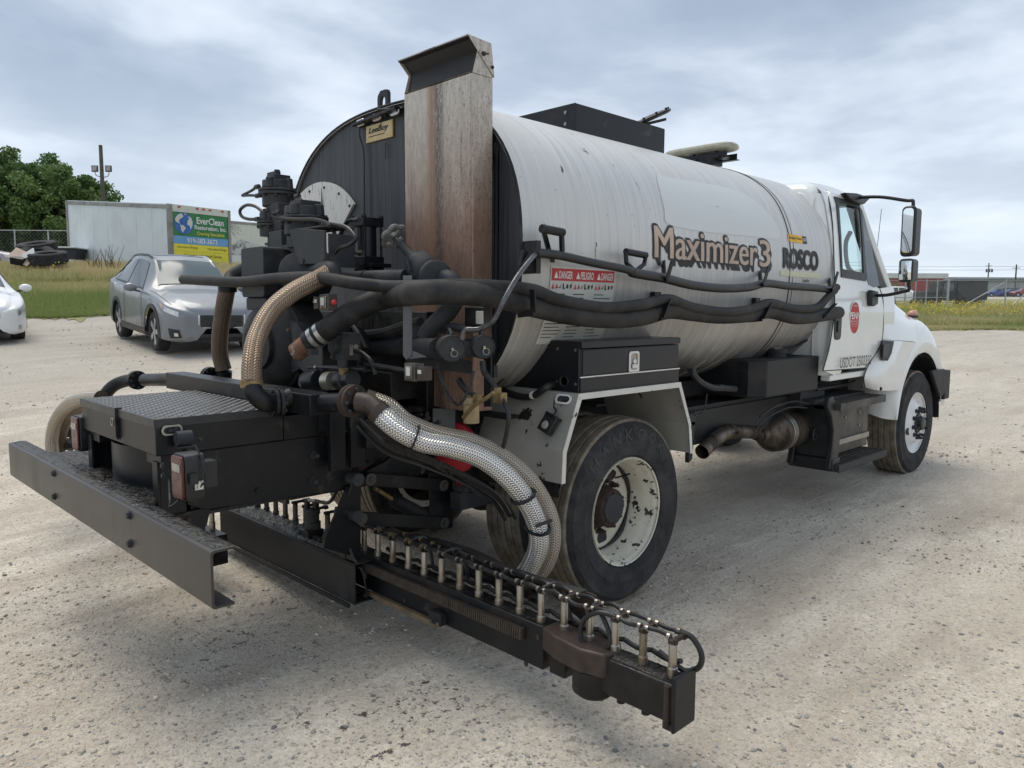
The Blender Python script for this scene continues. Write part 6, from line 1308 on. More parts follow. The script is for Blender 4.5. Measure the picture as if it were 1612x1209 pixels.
# ---- fender (bent sheet over the dual wheels) and its pale edge strip
for s in (-1, 1):
    yo, yi = s*1.225, s*.62
    prof = [(-.612, .775), (-.605, .93), (-.49, 1.205), (.40, 1.205), (.52, .95), (.545, .775)]
    mb = MB()
    for (xa, za), (xb_, zb2) in zip(prof[:-1], prof[1:]):
        n_ = nrm((-(zb2-za), xb_-xa)) if True else None
        mb.add([(xa, yo, za), (xb_, yo, zb2), (xb_, yi, zb2), (xa, yi, za), (xa+n_[0]*-.004, yo, za-n_[1]*.004), (xb_+n_[0]*-.004, yo, zb2-n_[1]*.004), (xb_+n_[0]*-.004, yi, zb2-n_[1]*.004), (xa+n_[0]*-.004, yi, za-n_[1]*.004)], [(0, 1, 2, 3), (4, 7, 6, 5), (0, 4, 5, 1), (3, 2, 6, 7), (0, 3, 7, 4), (1, 5, 6, 2)])
    fe = obj('rear_fender', mb, MAT['fender'], T, sharp=20)
    mb = MB(); pi = [(-.585, .775), (-.578, .925), (-.470, 1.175), (.385, 1.175), (.497, .945), (.522, .775)]
    for i in range(5):
        a, b, c, d_ = prof[i], prof[i+1], pi[i+1], pi[i]
        y1 = yo-s*.003; mb.prism([a, b, c, d_], 'y', yo+s*.0005, yo+s*.004)
    obj('fender_edge_strip', mb, MAT['fenderedge'], fe, sharp=20)
    if s < 0:
        mb = MB(); mb.prism([(-.60, .745), (-.598, .775), (-.585, .775), (-.587, .745)], 'y', -.62, -1.20); mb.bolt((-.60, -1.15, .76), (-1, 0, 0), .01, .008); mb.bx(-.60, -.59, -1.20, -.62, .70, .77); obj('mudflap_bar', mb, MAT['black'], T)
        # oval lamp recess and square work light
        nrm_f = nrm((-(1.205-.93), 0, (-.49+.605))); up_f = nrm((.115, 0, .275)); sd_ = np.array([0, -1., 0])
        def onf(px, py, y0=-1.1):
            d = ray(px, py); o = np.array([-.49, 0, 1.205]); t = np.dot(o-CAM, nrm_f)/np.dot(d, nrm_f); return CAM+d*t
        c = onf(888, 629)
        O = [c+sd_*u+up_f*v+nrm_f*.004 for u, v in oval(0, 'x', .052, .026, 0)]; I3 = [c+sd_*u*.8+up_f*v*.62+nrm_f*.004 for u, v in oval(0, 'x', .052, .026, 0)]; n = len(O)
        mb = MB(); mb.add(O+I3+[q+nrm_f*.006 for q in O]+[q+nrm_f*.006 for q in I3], [(2*n+i, 2*n+(i+1) % n, 3*n+(i+1) % n, 3*n+i) for i in range(n)]+[(i, (i+1) % n, 2*n+(i+1) % n, 2*n+i) for i in range(n)]+[(n+i, 3*n+i, 3*n+(i+1) % n, n+(i+1) % n) for i in range(n)]); obj('lamp_bezel', mb, MAT['white'], fe)
        mb = MB(); mb.add([q-nrm_f*.0 for q in I3], [tuple(range(n))]); mb.sph(c+nrm_f*.008, .012, 8); mb.sph(c+nrm_f*.008+sd_*.02, .009, 8); obj('burst_lamp', mb, MAT['castiron'], fe)
        c = onf(870, 672)+nrm_f*.035; Rm = np.array([sd_, up_f, nrm_f]).T; 
        ang = rad(18); sd2 = sd_*math.cos(ang)-up_f*math.sin(ang); up2 = up_f*math.cos(ang)+sd_*math.sin(ang); Rm = np.array([sd2, up2, nrm_f]).T
        mb = MB(); mb.box(c, (.085, .085, .035), Rm); wl_ = obj('work_light', mb, MAT['plastic'], T, bevel=.004)
        for k in range(7): mb = MB(); mb.box(c+up2*(.048)+sd2*(-.036+.012*k)-nrm_f*.005, (.005, .014, .05), Rm); obj('cooling_fin', mb, MAT['plastic'], wl_)
        mb = MB(); mb.box(c+nrm_f*.019, (.060, .055, .006), Rm); obj('light_glass', mb, MAT['plastic'], wl_, bevel=.002); mb = MB(); mb.lathe([(.022, 0), (.016, .006), (.0, .007)], c+nrm_f*.022-up2*.006, nrm_f, 16); obj('light_reflector', mb, MAT['clearlens'], wl_)
        mb = MB(); mb.tube([c+up2*.05, c+up2*.08-sd2*.02-nrm_f*.02, onf(872, 640), onf(874, 630)+[0, 0, .02]], .004, 6); obj('light_cable', mb, MAT['plastic'], wl_)
        mb = MB(); mb.tube([onf(785, 608)+nrm_f*.03, onf(805, 621)+nrm_f*.03, onf(830, 628)+nrm_f*.03, onf(850, 625)+nrm_f*.035, onf(872, 613)+nrm_f*.05, P(888, 600, 'y', -1.02)], .018, 10); obj('taped_cable_bundle', mb, MAT['hose'], T); mb = MB(); q = onf(846, 626)+nrm_f*.035; mb.cyl(q+[-.0, .008, -.0], q+[.0, -.008, .003], .021, n=14); obj('white_tie', mb, MAT['white'], T)
        mb = MB(); mb.sph((0, 0, 0), .03, 8)
# ---- toolbox on the fender
tx0, tx1, ty0, ty1, tz0, tz1 = -.455, .405, -1.205, -.72, 1.235, 1.455
mb = MB(); mb.bx(tx0, tx1, ty0, ty1, tz0, tz1-.035); tbx = obj('toolbox', mb, MAT['blackclean'], T, bevel=.003)
mb = MB(); mb.bx(tx0-.004, tx1+.004, ty0-.010, ty1, tz1-.031, tz1+.004); obj('toolbox_lid', mb, MAT['blackclean'], tbx, bevel=.003)
mb = MB(); mb.bx(tx0+.012, tx1-.006, ty0-.005, ty0-.001, tz0+.055, tz1-.040); dr_ = obj('toolbox_door', mb, MAT['blackclean'], tbx, bevel=.003)
mb = MB(); mb.bx(tx0-.002, tx1+.002, ty0-.004, ty1, tz0-.028, tz0+.046); obj('toolbox_base', mb, MAT['blackclean'], tbx)
mb = MB(); mb.bx(tx0-.01, tx1+.002, ty0-.010, ty0-.0045, tz0+.044, tz0+.050); obj('door_edge_piping', mb, MAT['fenderedge'], tbx)
c = P(997.5, 569, 'y', ty0-.006); mb = MB(); ringplate(mb, [(c[0]+u, c[2]+v) for u, v in ((-.045, -.055), (.045, -.055), (.045, .045), (.035, .055), (-.035, .055), (-.045, .045))], [(c[0]+.030*math.copysign(abs(math.cos(a))**.4, math.cos(a)), c[2]+.042*math.copysign(abs(math.sin(a))**.4, math.sin(a))) for a in np.linspace(0.05, 2*math.pi+.05, 24, endpoint=False)], 'y', ty0-.012, ty0-.004); lt = obj('paddle_latch', mb, MAT['chrome'], T, bevel=.002)
mb = MB(); mb.bx(c[0]-.03, c[0]+.03, ty0-.006, ty0-.003, c[2]-.042, c[2]+.042); obj('latch_recess', mb, MAT['steel'], lt); mb = MB(); mb.cyl((c[0]+.004, ty0-.014, c[2]+.0), (c[0]+.004, ty0-.004, c[2]), .014, n=16); mb.bx(c[0]-.022, c[0]+.022, ty0-.018, ty0-.006, c[2]-.036, c[2]-.014); obj('latch_paddle', mb, MAT['chrome'], lt, bevel=.002)
mb = MB(); mb.prism([(ty0+.001, tz0-.028), (ty0+.001, tz1-.01), (-1.02, tz1-.018), (-.90, tz1-.13), (-.78, tz0+.03), (-.74, tz0-.03)], 'x', tx0-.014, tx0-.0045); bp = obj('toolbox_rear_panel', mb, MAT['blackclean'], tbx)
mb = MB()
for px, py in ((878, 549), (906, 551), (906, 605), (876, 601)): mb.bolt(P(px, py, 'x', tx0-.0145), (-1, 0, 0), .006, .004)
obj('panel_rivets', mb, MAT['steel'], tbx, kind='stuff')
mb = MB(); mb.lathe([(.02, 0), (.028, .004), (.03, .0)], P(888, 600, 'x', tx0-.015), (-1, 0, 0), 16); obj('grommet', mb, MAT['plastic'], tbx)
crust('debris_on_lid', tx0+.3, tx0+.62, ty1+.0, ty1-.06, tz1+.004, .012, 20, 5, tbx, seed=31)
# ---- hydraulic tank ahead of the fender
hx0, hx1 = 1.66, 2.545; hy = -1.09; pl = [(hx0, hy+.02), (hx0+.02, hy), (hx1, hy), (hx1, -.55), (1.66, -.55)]
mb = MB(); pl = [(1.70, hy), (hx1, hy), (hx1, -.48), (1.62, -.48), (1.62, hy+.10)]
mb.prism(pl, 'z', .995, 1.262); ht = obj('hydraulic_oil_tank', mb, MAT['blackdust'], T, bevel=.012)
c = P(1222, 553, 'y', -.92); mb = MB(); mb.lathe([(.075, 0), (.075, .03), (.09, .032), (.09, .045), (.08, .048), (.08, .06)], (c[0], c[1], 1.262), (0, 0, 1), 24); obj('filler_cap', mb, MAT['castiron'], ht); mb = MB(); mb.box((c[0], c[1], 1.325), (.13, .04, .012)); obj('cap_bar', mb, MAT['steel'], ht)
line('side_hose', [(1088, 585), (1100, 600), (1120, 610), (1140, 611), (1157, 612)], .024, MAT['hose'], 'y', -.95)
for px, py in ((1089, 585), (1132, 610)): mb = MB(); q = P(px, py, 'y', -.95); mb.box(q, (.04, .04, .04)); obj('hose_fitting', mb, MAT['castiron'], T)
# grey side sill and clutter under the barrel
mb = MB(); mb.bx(.56, 2.62, -.86, -.84, .70, .93); mb.bx(.56, 2.62, -.84, -.62, .93, .96); obj('side_sill', mb, MAT['blackdust'], T)
mb = MB(); mb.prism([(1.02, .93), (1.10, .93), (1.07, .62), (1.03, .60)], 'y', -.90, -.87); mb.box((1.05, -.885, .86), (.10, .03, .02)); mb.box((1.05, -.885, .74), (.10, .03, .02)); obj('exhaust_hanger', mb, MAT['castiron'], T)
line('looped_cable', [(1113, 620), (1108, 645), (1098, 655), (1092, 650)], .005, MAT['plastic'], 'y', -.95)
# exhaust: tail pipe, clamp, can
pp = [P(1105, 712, 'y', -.95), P(1128, 690, 'y', -.93), P(1150, 680, 'y', -.90), P(1192, 681, 'y', -.85)]
mb = MB(); mb.tube(pp, .050, 22, 7, cap=False); mb.tube(pp, .047, 22, 7, cap=False); tpz = obj('tail_pipe', mb, MAT['muffler'], T, sharp=60); 
mb = MB()
for q, q2 in ((pp[2]-[.03, 0, 0], pp[2]+[.0, 0, 0]), (pp[3]-[.03, 0, 0], pp[3]+[.0, 0, 0])): mb.cyl(q, q2+[.02, 0, 0], .056, n=22); 
mb.box(pp[2]+[0, -.06, 0], (.04, .03, .02)); mb.box(pp[3]+[0, -.06, .02], (.04, .03, .02)); obj('exhaust_clamp', mb, MAT['rust'], tpz, kind='stuff')
cc = P(1247, 675, 'y', -.86); cy_, cz_ = -.84, cc[2]+.0; xs0 = P(1210, 675, 'y', -.86)[0]
mb = MB(); mb.lathe([(.055, -.10), (.055, .0), (.10, .02), (.150, .09), (.152, .12), (.152, .17)], (xs0, cy_, cz_), (1, 0, 0), 36); mb.lathe([(.150, .17), (.150, 1.0)], (xs0, cy_, cz_), (1, 0, 0), 36); mf2 = obj('exhaust_canister', mb, MAT['muffler'], T)
for o_ in (.175, .215):
    mb = MB(); mb.lathe([(.151, 0), (.157, .003), (.157, .022), (.151, .025)], (xs0+o_, cy_, cz_), (1, 0, 0), 36, False, False); obj('band_clamp', mb, MAT['steel'], mf2)
mb = MB(); q = P(1284, 684, 'y', -1.02); mb.tube([q+[.0, 0, .04], q+[-.04, 0, .04], q+[-.045, 0, -.035], q+[.0, 0, -.04], q+[.03, 0, 0]], .008, 6, 3); mb.box(q+[-.01, .01, 0], (.05, .01, .03)); obj('canister_bracket', mb, MAT['castiron'], mf2)
mb = MB(); mb.tube([P(1190, 676, 'y', -.98), P(1205, 660, 'y', -1.0), P(1240, 642, 'y', -1.0), P(1270, 642, 'y', -1.0)], .006, 6); mb.tube([P(1196, 656, 'y', -.98), P(1220, 640, 'y', -1.0), P(1250, 632, 'y', -.95), P(1275, 636, 'y', -1.0)], .009, 6); obj('sensor_wires', mb, MAT['castiron'], T, kind='stuff')
mb = MB(); mb.bx(2.55, 3.0, -.95, -.80, .85, .99); mb.bx(2.5, 3.7, -.80, -.5, .80, 1.0); mb.bx(2.6, 3.6, -1.05, -.50, .87, .905); obj('under_cab_bracketry', mb, MAT['castiron'], T)
line('side_hose', [(1285, 614), (1300, 611), (1330, 606), (1345, 600)], .012, MAT['hose'], 'y', -1.0)
# ---- steps and battery box
sy0, sy1 = -1.17, -.80
mb = MB(); q = [(2.60, .93), (2.68, .94), (2.80, .80), (2.85, .66), (2.84, .50), (2.80, .36), (2.72, .335), (2.66, .36), (2.70, .50), (2.71, .66), (2.66, .78), (2.58, .86)]
mb.prism([(x, z) for x, z in q], 'y', sy0+.01, sy0+.05); mb.prism([(x, z) for x, z in q], 'y', sy1-.05, sy1); mb.bx(2.70, 2.84, sy0, sy1, .33, .43); mb.bx(2.72, 2.75, sy0+.04, sy1, .43, .86); obj('step_side_frame', mb, MAT['plastic'], T, bevel=.008)
mb = MB(); mb.bx(2.80, 3.66, sy0+.10, sy0+.13, .42, .84); bb = obj('battery_box', mb, MAT['battery'], T, bevel=.006)
mb = MB(); mb.bx(2.82, 3.64, sy0+.078, sy0+.098, .50, .545); obj('battery_box_rail', mb, grimy('dull_aluminium', (.35, .33, .29), (.22, .2, .17), .4, .7, 8), bb, bevel=.003)
mb = MB()
for x, z in ((2.93, .70), (3.15, .715), (3.45, .73), (3.45, .62), (2.92, .57)): mb.bolt((x, sy0+.099, z), (0, -1, 0), .011, .006)
obj('box_rivets', mb, MAT['steel'], bb, kind='stuff')
mb = MB(); mb.bx(2.84, 2.93, sy0+.075, sy0+.097, .735, .755); obj('box_latch', mb, MAT['chrome'], bb)
for nm, z, x0, x1, w_ in (('upper', .872, 2.72, 3.68, .20), ('lower', .375, 2.74, 3.78, .22)):
    mb = MB(); mb.bx(x0, x1, sy0-.035, sy0-.022, z-.055, z+.006); mb.bx(x0, x1, sy0-.022+w_, sy0-.010+w_, z-.03, z+.006); mb.bx(x0, x0+.012, sy0-.022, sy0-.022+w_, z-.05, z+.005); mb.bx(x1-.012, x1, sy0-.022, sy0-.022+w_, z-.05, z+.005); sp_ = obj('cab_step', mb, MAT['battery'] if nm == 'upper' else MAT['castiron'], T, bevel=.002)
    mb = MB(); nx_ = int((x1-x0)/.042)
    for k in range(nx_): xx = x0+.02+k*.042; mb.bx(xx, xx+.012, sy0-.022, sy0-.022+w_, z-.01, z+.002)
    for k in range(5): yy = sy0-.02+k*w_/5; mb.bx(x0+.01, x1-.01, yy, yy+.010, z-.004, z+.008)
    for k in range(nx_):
        for j in range(5): mb.cyl((x0+.026+k*.042, sy0-.015+j*w_/5, z+.0), (x0+.026+k*.042, sy0-.015+j*w_/5, z+.013), .006, n=6)
    obj('step_grating', mb, MAT['battery'], sp_, kind='stuff')
# ---- cab
CP = {}
def S3(rows, m, name, parent=None, nu=8, nv=8, sub=True, **k):
    """surface through a grid of control points (rows of equal length), Catmull-Rom both ways"""
    R_ = [catmull([np.array(q, float) for q in r], nv) for r in rows]; cols = list(zip(*R_)); G = [catmull(list(c), nu) for c in cols]; mb = MB(); mb.grid(G); return obj(name, mb, m, parent if parent is not None else T, sharp=60, **k)
# profile of the cab side (y as a function of z)
def cy_at(z): return -np.interp(z, [1.0, 1.13, 1.3, 1.6, 1.80, 1.93, 2.2, 2.45, 2.55, 2.62, 2.66], [1.10, 1.135, 1.15, 1.145, 1.12, 1.10, 1.055, 1.005, .965, .88, .76])
zs = [1.10, 1.13, 1.3, 1.5, 1.7, 1.80, 1.93, 2.1, 2.3, 2.45, 2.53]
xr = 2.62
def side_poly(name, outline, m, parent, off=0.0, th=.03, n=40):
    """panel lying on the curved cab side: fills outline (x,z) by clipping a fine grid in x rows"""
    import bmesh
    bm = bmesh.new(); vs_ = [bm.verts.new((x, 0, z)) for x, z in outline]; f = bm.faces.new(vs_); zmin = min(z for _, z in outline); zmax = max(z for _, z in outline)
    for z in zs+list(np.arange(1.0, 2.66, .05)):
        if zmin < z < zmax: bmesh.ops.bisect_plane(bm, geom=bm.verts[:]+bm.edges[:]+bm.faces[:], plane_co=(0, 0, z), plane_no=(0, 0, 1))
    for x in np.arange(2.4, 4.2, .12):
        bmesh.ops.bisect_plane(bm, geom=bm.verts[:]+bm.edges[:]+bm.faces[:], plane_co=(x, 0, 0), plane_no=(1, 0, 0))
    me = bpy.data.meshes.new(name)
    for v in bm.verts: v.co.y = cy_at(v.co.z)-off
    bmesh.ops.solidify(bm, geom=bm.faces[:], thickness=th) if th else None
    bmesh.ops.recalc_face_normals(bm, faces=bm.faces); bm.to_mesh(me); bm.free(); return put(name, me, m, parent, sharp=0)
W_ = MAT['cabwhite']
# structural body: rear wall and quarter panel (with curved corner), roof, windscreen
mb = MB(); G = []
for z in zs:
    y = cy_at(z); row = [(xr, 0, z), (xr, y*.5, z), (xr, y+.14, z), (xr+.02, y+.06, z), (xr+.06, y+.015, z), (xr+.12, y+.003, z), (xr+.26, y+.004, z)]; G.append(row)
mb.grid(G); G = [[(x, -y, z) for x, y, z in r] for r in G]; mb.grid(G, True); cab = obj('cab_body', mb, W_, T, sharp=50)
roofr = [(2.612, 2.44), (2.618, 2.55), (2.645, 2.60), (2.72, 2.635), (2.9, 2.65), (3.2, 2.65), (3.45, 2.625), (3.62, 2.57)]
mb = MB(); G = []
for x, z in roofr: G.append([(x, s_*y, z+dz) for s_, y, dz in ((-1, .955, -.115), (-1, .935, -.06), (-1, .89, -.022), (-1, .80, -.004), (-1, .5, .004), (1, 0, .006), (1, .5, .004), (1, .80, -.004), (1, .89, -.022), (1, .935, -.06), (1, .955, -.115))])
G = [catmull([np.array(q) for q in r], 3) for r in G]; G = [list(q) for q in zip(*[catmull(list(c), 4) for c in zip(*G)])]
mb.grid(G); obj('cab_roof', mb, W_, T, sharp=60)
# rear window with white moulding
mb = MB(); mb.prism(rbox(-.92, -.05, 2.12, 2.54, .09), 'x', xr-.012, xr-.001); rw = obj('rear_window_surround', mb, W_, T, bevel=.006); mb = MB(); mb.prism(rbox(-.86, -.11, 2.17, 2.48, .07), 'x', xr-.016, xr-.0125); obj('rear_window_glass', mb, MAT['glass'], rw)
# lower rear panel details seen below the barrel
mb = MB(); mb.bx(2.602, 2.617, -.96, -.6, 1.12, 1.24); mb.bx(2.60, 2.617, -1.01, -1.0, 1.12, 1.6); obj('rear_wall_rib', mb, W_, cab, bevel=.004)
# door outline from the photograph, on the cab side
def CS(px, py):
    """pixel on the curved cab side"""
    z = 1.8
    for _ in range(12): q = P(px, py, 'y', cy_at(z)); z = .5*z+.5*q[2]
    return (q[0], q[2])
dz_ = [(1298, 297), (1303, 318), (1308, 353), (1311, 440), (1310, 500), (1303, 545), (1292.6, 583.6)]
rear_edge = [CS(*p) for p in dz_]; front_edge = [CS(*p) for p in [(1357, 579), (1372, 560), (1385, 534), (1386.5, 475), (1381, 455)]]
winb = [CS(*p) for p in [(1355.5, 433.5), (1347.5, 325)]]; topf = [CS(*p) for p in [(1349, 322), (1335, 312), (1322, 305)]]
def inset(x): return x
door = rear_edge+front_edge+[CS(1376, 452), CS(1366, 446), CS(1358, 437), CS(1351, 327)]+topf
# window hole: build the door as strips around the window
wTL, wTR, wBR, wBL = CS(1311, 314), CS(1347.5, 325), CS(1356, 434), CS(1320, 427.5)
dr = MB()
outer = door; 
def frame_panel(name, outer, inner, m, parent, off, th):
    """outer polygon minus inner polygon (both x,z lists), on the cab side"""
    import bmesh
    cu_ = bpy.data.curves.new('c', 'CURVE'); cu_.dimensions = '2D'; cu_.fill_mode = 'BOTH'
    for L__ in (outer, inner):
        s = cu_.splines.new('POLY'); s.points.add(len(L__)-1)
        for k, (x, z) in enumerate(L__): s.points[k].co = (x, z, 0, 1)
        s.use_cyclic_u = True
    o = bpy.data.objects.new('c', cu_); COL.objects.link(o); me0 = bpy.data.meshes.new_from_object(o.evaluated_get(bpy.context.evaluated_depsgraph_get()))
    bm = bmesh.new(); bm.from_mesh(me0); bpy.data.objects.remove(o); bpy.data.curves.remove(cu_)
    zz_ = sorted(set(list(np.arange(1.0, 2.66, .05))))
    for v in bm.verts: v.co = (v.co.x, 0, v.co.y)
    bmesh.ops.remove_doubles(bm, verts=bm.verts, dist=1e-5)
    for z in zz_: bmesh.ops.bisect_plane(bm, geom=bm.verts[:]+bm.edges[:]+bm.faces[:], plane_co=(0, 0, z), plane_no=(0, 0, 1))
    for v in bm.verts: v.co.y = cy_at(v.co.z)-off
    bmesh.ops.recalc_face_normals(bm, faces=bm.faces)
    me = bpy.data.meshes.new(name); bm.to_mesh(me); bm.free(); o = put(name, me, m, parent, sharp=0)
    s_ = o.modifiers.new('s', 'SOLIDIFY'); s_.thickness = th; s_.offset = 0; return o
dO = frame_panel('cab_door', door, [wTL, wTR, wBR, wBL], W_, T, .012, .016)
gO = [(a[0]+sx, a[1]+sz) for a, sx, sz in zip((wTL, wTR, wBR, wBL), (-.02, .02, .02, -.02), (.02, .02, -.045, -.045))]
frame_panel('window_seal', gO, [(a[0]+sx, a[1]+sz) for a, sx, sz in zip((wTL, wTR, wBR, wBL), (.018, -.018, -.018, .018), (-.018, -.018, .02, .02))], MAT['plastic'], dO, .024, .010)
mb = MB(); q = [(x, cy_at(z)-.008, z) for x, z in (wTL, wTR, wBR, wBL)]; mb.slab(q, .004); obj('door_window_glass', mb, MAT['clear'], dO)
# quarter vent glass on the A pillar
vt = [CS(1351.5, 329), CS(1357, 345), CS(1366, 382), CS(1375, 425), CS(1380, 450), CS(1372, 452.5), CS(1363, 448), CS(1360, 438), CS(1355, 380)]
side_poly('quarter_window', vt, MAT['glass'], T, .018, .006)
# A pillar/side surround behind: rear quarter and sill
side_poly('quarter_panel', [(2.72, 1.10)]+[rear_edge[-1], *rear_edge[-2::-1]]+[(2.72, 2.60)], W_, T, .009, .010)
mb = MB(); mb.bx(xr+.05, 3.50, -1.13, -1.05, 1.055, 1.105); obj('cab_sill', mb, W_, T, bevel=.008)
mb = MB(); mb.tube([(x, cy_at(z)-.0125, z) for x, z in rear_edge], .005, 6, 4); obj('door_gap', mb, MAT['ink'], dO)
mb = MB(); mb.tube([(x, cy_at(z)-.0205, z) for x, z in front_edge], .004, 6, 4); mb.tube([(x, cy_at(z)-.0205, z) for x, z in (rear_edge[-1], front_edge[0])], .004, 6, 4); obj('door_gap', mb, MAT['ink'], dO, kind='stuff')
# windscreen, dash, far side, seats
ws = [[(3.62, y, 2.58) for y in (-.88, -.45, 0, .45, .88)], [(3.86-.0, y, 2.15) for y in (-.97, -.5, 0, .5, .97)], [(4.02, y, 1.78) for y in (-1.03, -.55, 0, .55, 1.03)]]
ws = [[(x+(.16*(1-(y/1.03)**2)), y, z) for x, y, z in r] for r in ws]
S3(ws, MAT['clear'], 'windscreen', nu=4, nv=4)
mb = MB(); mb.bar((3.52, -.88, 2.56), (3.93, -1.0, 1.80), .09, .07); obj('pillar_trim', mb, MAT['greymetal'], T, bevel=.02); mb = MB(); mb.bx(2.70, 3.62, -.90, .90, 2.52, 2.56); obj('headliner', mb, MAT['greymetal'], T); mb = MB(); mb.tube([(3.60, -.86, 2.3), (3.66, -.80, 2.2), (3.74, -.80, 2.0), (3.80, -.88, 1.92)], .02, 8); obj('grab_handle', mb, MAT['plastic'], T)
for s in (-1, 1):
    mb = MB(); mb.bar((3.58, s*.90, 2.58), (4.02, s*1.06, 1.78), .06, .06); obj('windscreen_pillar', mb, W_, T, bevel=.01)
mb = MB(); mb.bx(xr+.02, 3.98, -1.06, 1.06, 1.12, 1.16); mb.bx(3.78, 4.05, -1.0, 1.0, 1.2, 1.78); obj('cab_floor_and_dash', mb, MAT['greymetal'], T, bevel=.02)
for s in (-1, 1):
    mb = MB(); mb.bx(2.85, 3.0, s*.55-.22, s*.55+.22, 1.55, 2.22); mb.bx(2.9, 3.35, s*.55-.22, s*.55+.22, 1.45, 1.6); mb.bx(2.86, 2.95, s*.55-.12, s*.55+.12, 2.24, 2.40); obj('cab_seat', mb, MAT['greymetal'], T, bevel=.04)
mb = MB(); c0 = np.array([3.62, .52, 1.82]); d0 = nrm((-.75, 0, .6)); X_, Y_, _ = frame(d0); mb.tube([c0+X_*.22*math.cos(a)+Y_*.22*math.sin(a) for a in np.linspace(0, 2*math.pi, 28, endpoint=False)], .017, 8, 1, True, True); mb.cyl(c0, c0-d0*.25, .03); mb.bar(c0-X_*.2, c0+X_*.2, .03, .02); obj('steering_wheel', mb, MAT['plastic'], T)
# far side shell: door below the window, pillars
yl_ = lambda z: -cy_at(z)
mb = MB(); mb.grid([[(x, yl_(z), z) for z in (1.10, 1.3, 1.6, 1.90)] for x in (2.72, 3.0, 3.5, 4.0)]); mb.grid([[(x, yl_(z), z) for z in (1.9, 2.1, 2.3, 2.55)] for x in (2.72, 2.90)]); mb.grid([[(x, yl_(z), z) for z in (2.48, 2.55, 2.62)] for x in (2.9, 3.3, 3.6)]); obj('far_cab_door', mb, W_, T)
side_poly('front_quarter', [front_edge[0], (3.60, 1.10), (3.80, 1.12), (3.92, 1.40), (3.97, 1.80), (3.94, 1.83)]+[f for f in front_edge[::-1][:-1]], W_, T, .004, .01)
# handle, emblem, lettering
c = P(1319, 511, 'y', -1.17); mb = MB(); h0, h1 = P(1319, 488, 'y', -1.17)[2], P(1319, 535, 'y', -1.17)[2]; mb.prism([(c[0]+u*.062, (h0+h1)/2+v*(h0-h1)/2) for u, v in [(math.copysign(abs(math.cos(a))**.5, math.cos(a)), math.copysign(abs(math.sin(a))**.35, math.sin(a))) for a in np.linspace(0, 2*math.pi, 28, endpoint=False)]], 'y', -1.176, -1.155); dh = obj('door_handle', mb, MAT['plastic'], dO, bevel=.005)
mb = MB(); mb.bx(c[0]-.03, c[0]+.03, -1.186, -1.176, h1+.06, h1+.15); obj('handle_lever', mb, MAT['plastic'], dO, bevel=.006)
yc = -1.1665
c = P(1345.4, 500.5, 'y', yc); hw, hh = .092, .132
stad = [(c[0]+hw*math.cos(a), c[2]+(hh-hw)*math.copysign(1, math.sin(a))+hw*math.sin(a)) for a in np.linspace(0.01, 2*math.pi+.01, 36, endpoint=False)]
mb = MB(); mb.prism(stad, 'y', yc-.001, yc+.001); em = obj('door_emblem', mb, MAT['white'], dO); mb = MB(); mb.prism([(c[0]+(x-c[0])*.92, c[2]+(z-c[2])*.95) for x, z in stad], 'y', yc-.0022, yc-.0012); obj('emblem_field', mb, MAT['dangerred'], dO)
def dtext(nm, tx, px, py0, py1, px1, m, off=.02, y=yc, lift=.0035, shear=0.):
    a = P(px, py1, 'y', y); b = P(px1, py1, 'y', y); t_ = P(px, py0, 'y', y); return text_obj(nm, tx, m, dO, (a[0], y, a[2]), (1, 0, 0), (0, 0, 1), b[0]-a[0], t_[2]-a[2], off=off, lift=lift, shear=shear)
dtext('emblem_lettering', 'PENN', 1337.3, 491.5, 502.5, 1353, MAT['white']); dtext('emblem_lettering', 'MECHANICAL', 1337.5, 504.5, 507.8, 1352.5, MAT['labelwhite'], .0); dtext('emblem_lettering', 'SINCE 1946', 1340, 509.5, 511.2, 1349.5, MAT['white'], .0); dtext('emblem_lettering', 'Raleigh', 1341, 512.8, 514.3, 1348.8, MAT['labelwhite'], .0)
mb = MB(); mb.prism([(c[0]-.045, c[2]+.088), (c[0]-.03, c[2]+.098), (c[0], c[2]+.104), (c[0]+.03, c[2]+.098), (c[0]+.045, c[2]+.088), (c[0]+.03, c[2]+.092), (c[0], c[2]+.097), (c[0]-.03, c[2]+.092)], 'y', yc-.0045, yc-.0035); obj('emblem_arc', mb, MAT['labelwhite'], dO)
zb_d = 1.155; a = P(1307, 577, 'y', -1.152); b = P(1359, 577, 'y', -1.152)
text_obj('registration_lettering', 'USDOT 2502330', MAT['ink'], dO, (2.72, -1.178, 1.158), (1, 0, 0), (0, 0, 1), .645, .082, off=.0, lift=.003)
# hood and front fender
hoodrows = []
hx = [4.02, 4.2, 4.5, 4.9, 5.3, 5.62, 5.74]; hz = [1.80, 1.80, 1.775, 1.73, 1.66, 1.55, 1.30]; hw_ = [.98, .94, .86, .76, .68, .62, .6]
mb = MB(); G = []
for x, z, w in zip(hx, hz, hw_):
    G.append([(x, -w-.03, min(z-.42, 1.45)), (x, -w-.015, z-.30), (x, -w, z-.14), (x, -w*.9, z-.035), (x, -w*.6, z), (x, 0, z+.015), (x, w*.6, z), (x, w*.9, z-.035), (x, w, z-.14), (x, w+.015, z-.30), (x, w+.03, min(z-.42, 1.45))])
Gs = [catmull([np.array(q) for q in r], 4) for r in G]; cols = list(zip(*Gs)); GG = [catmull(list(c), 5) for c in cols]; mb.grid(GG); hd = obj('hood', mb, W_, T, sharp=70)
mb = MB(); mb.bx(5.72, 5.76, -.55, .55, .95, 1.5); obj('radiator_grille', mb, MAT['steel'], T)
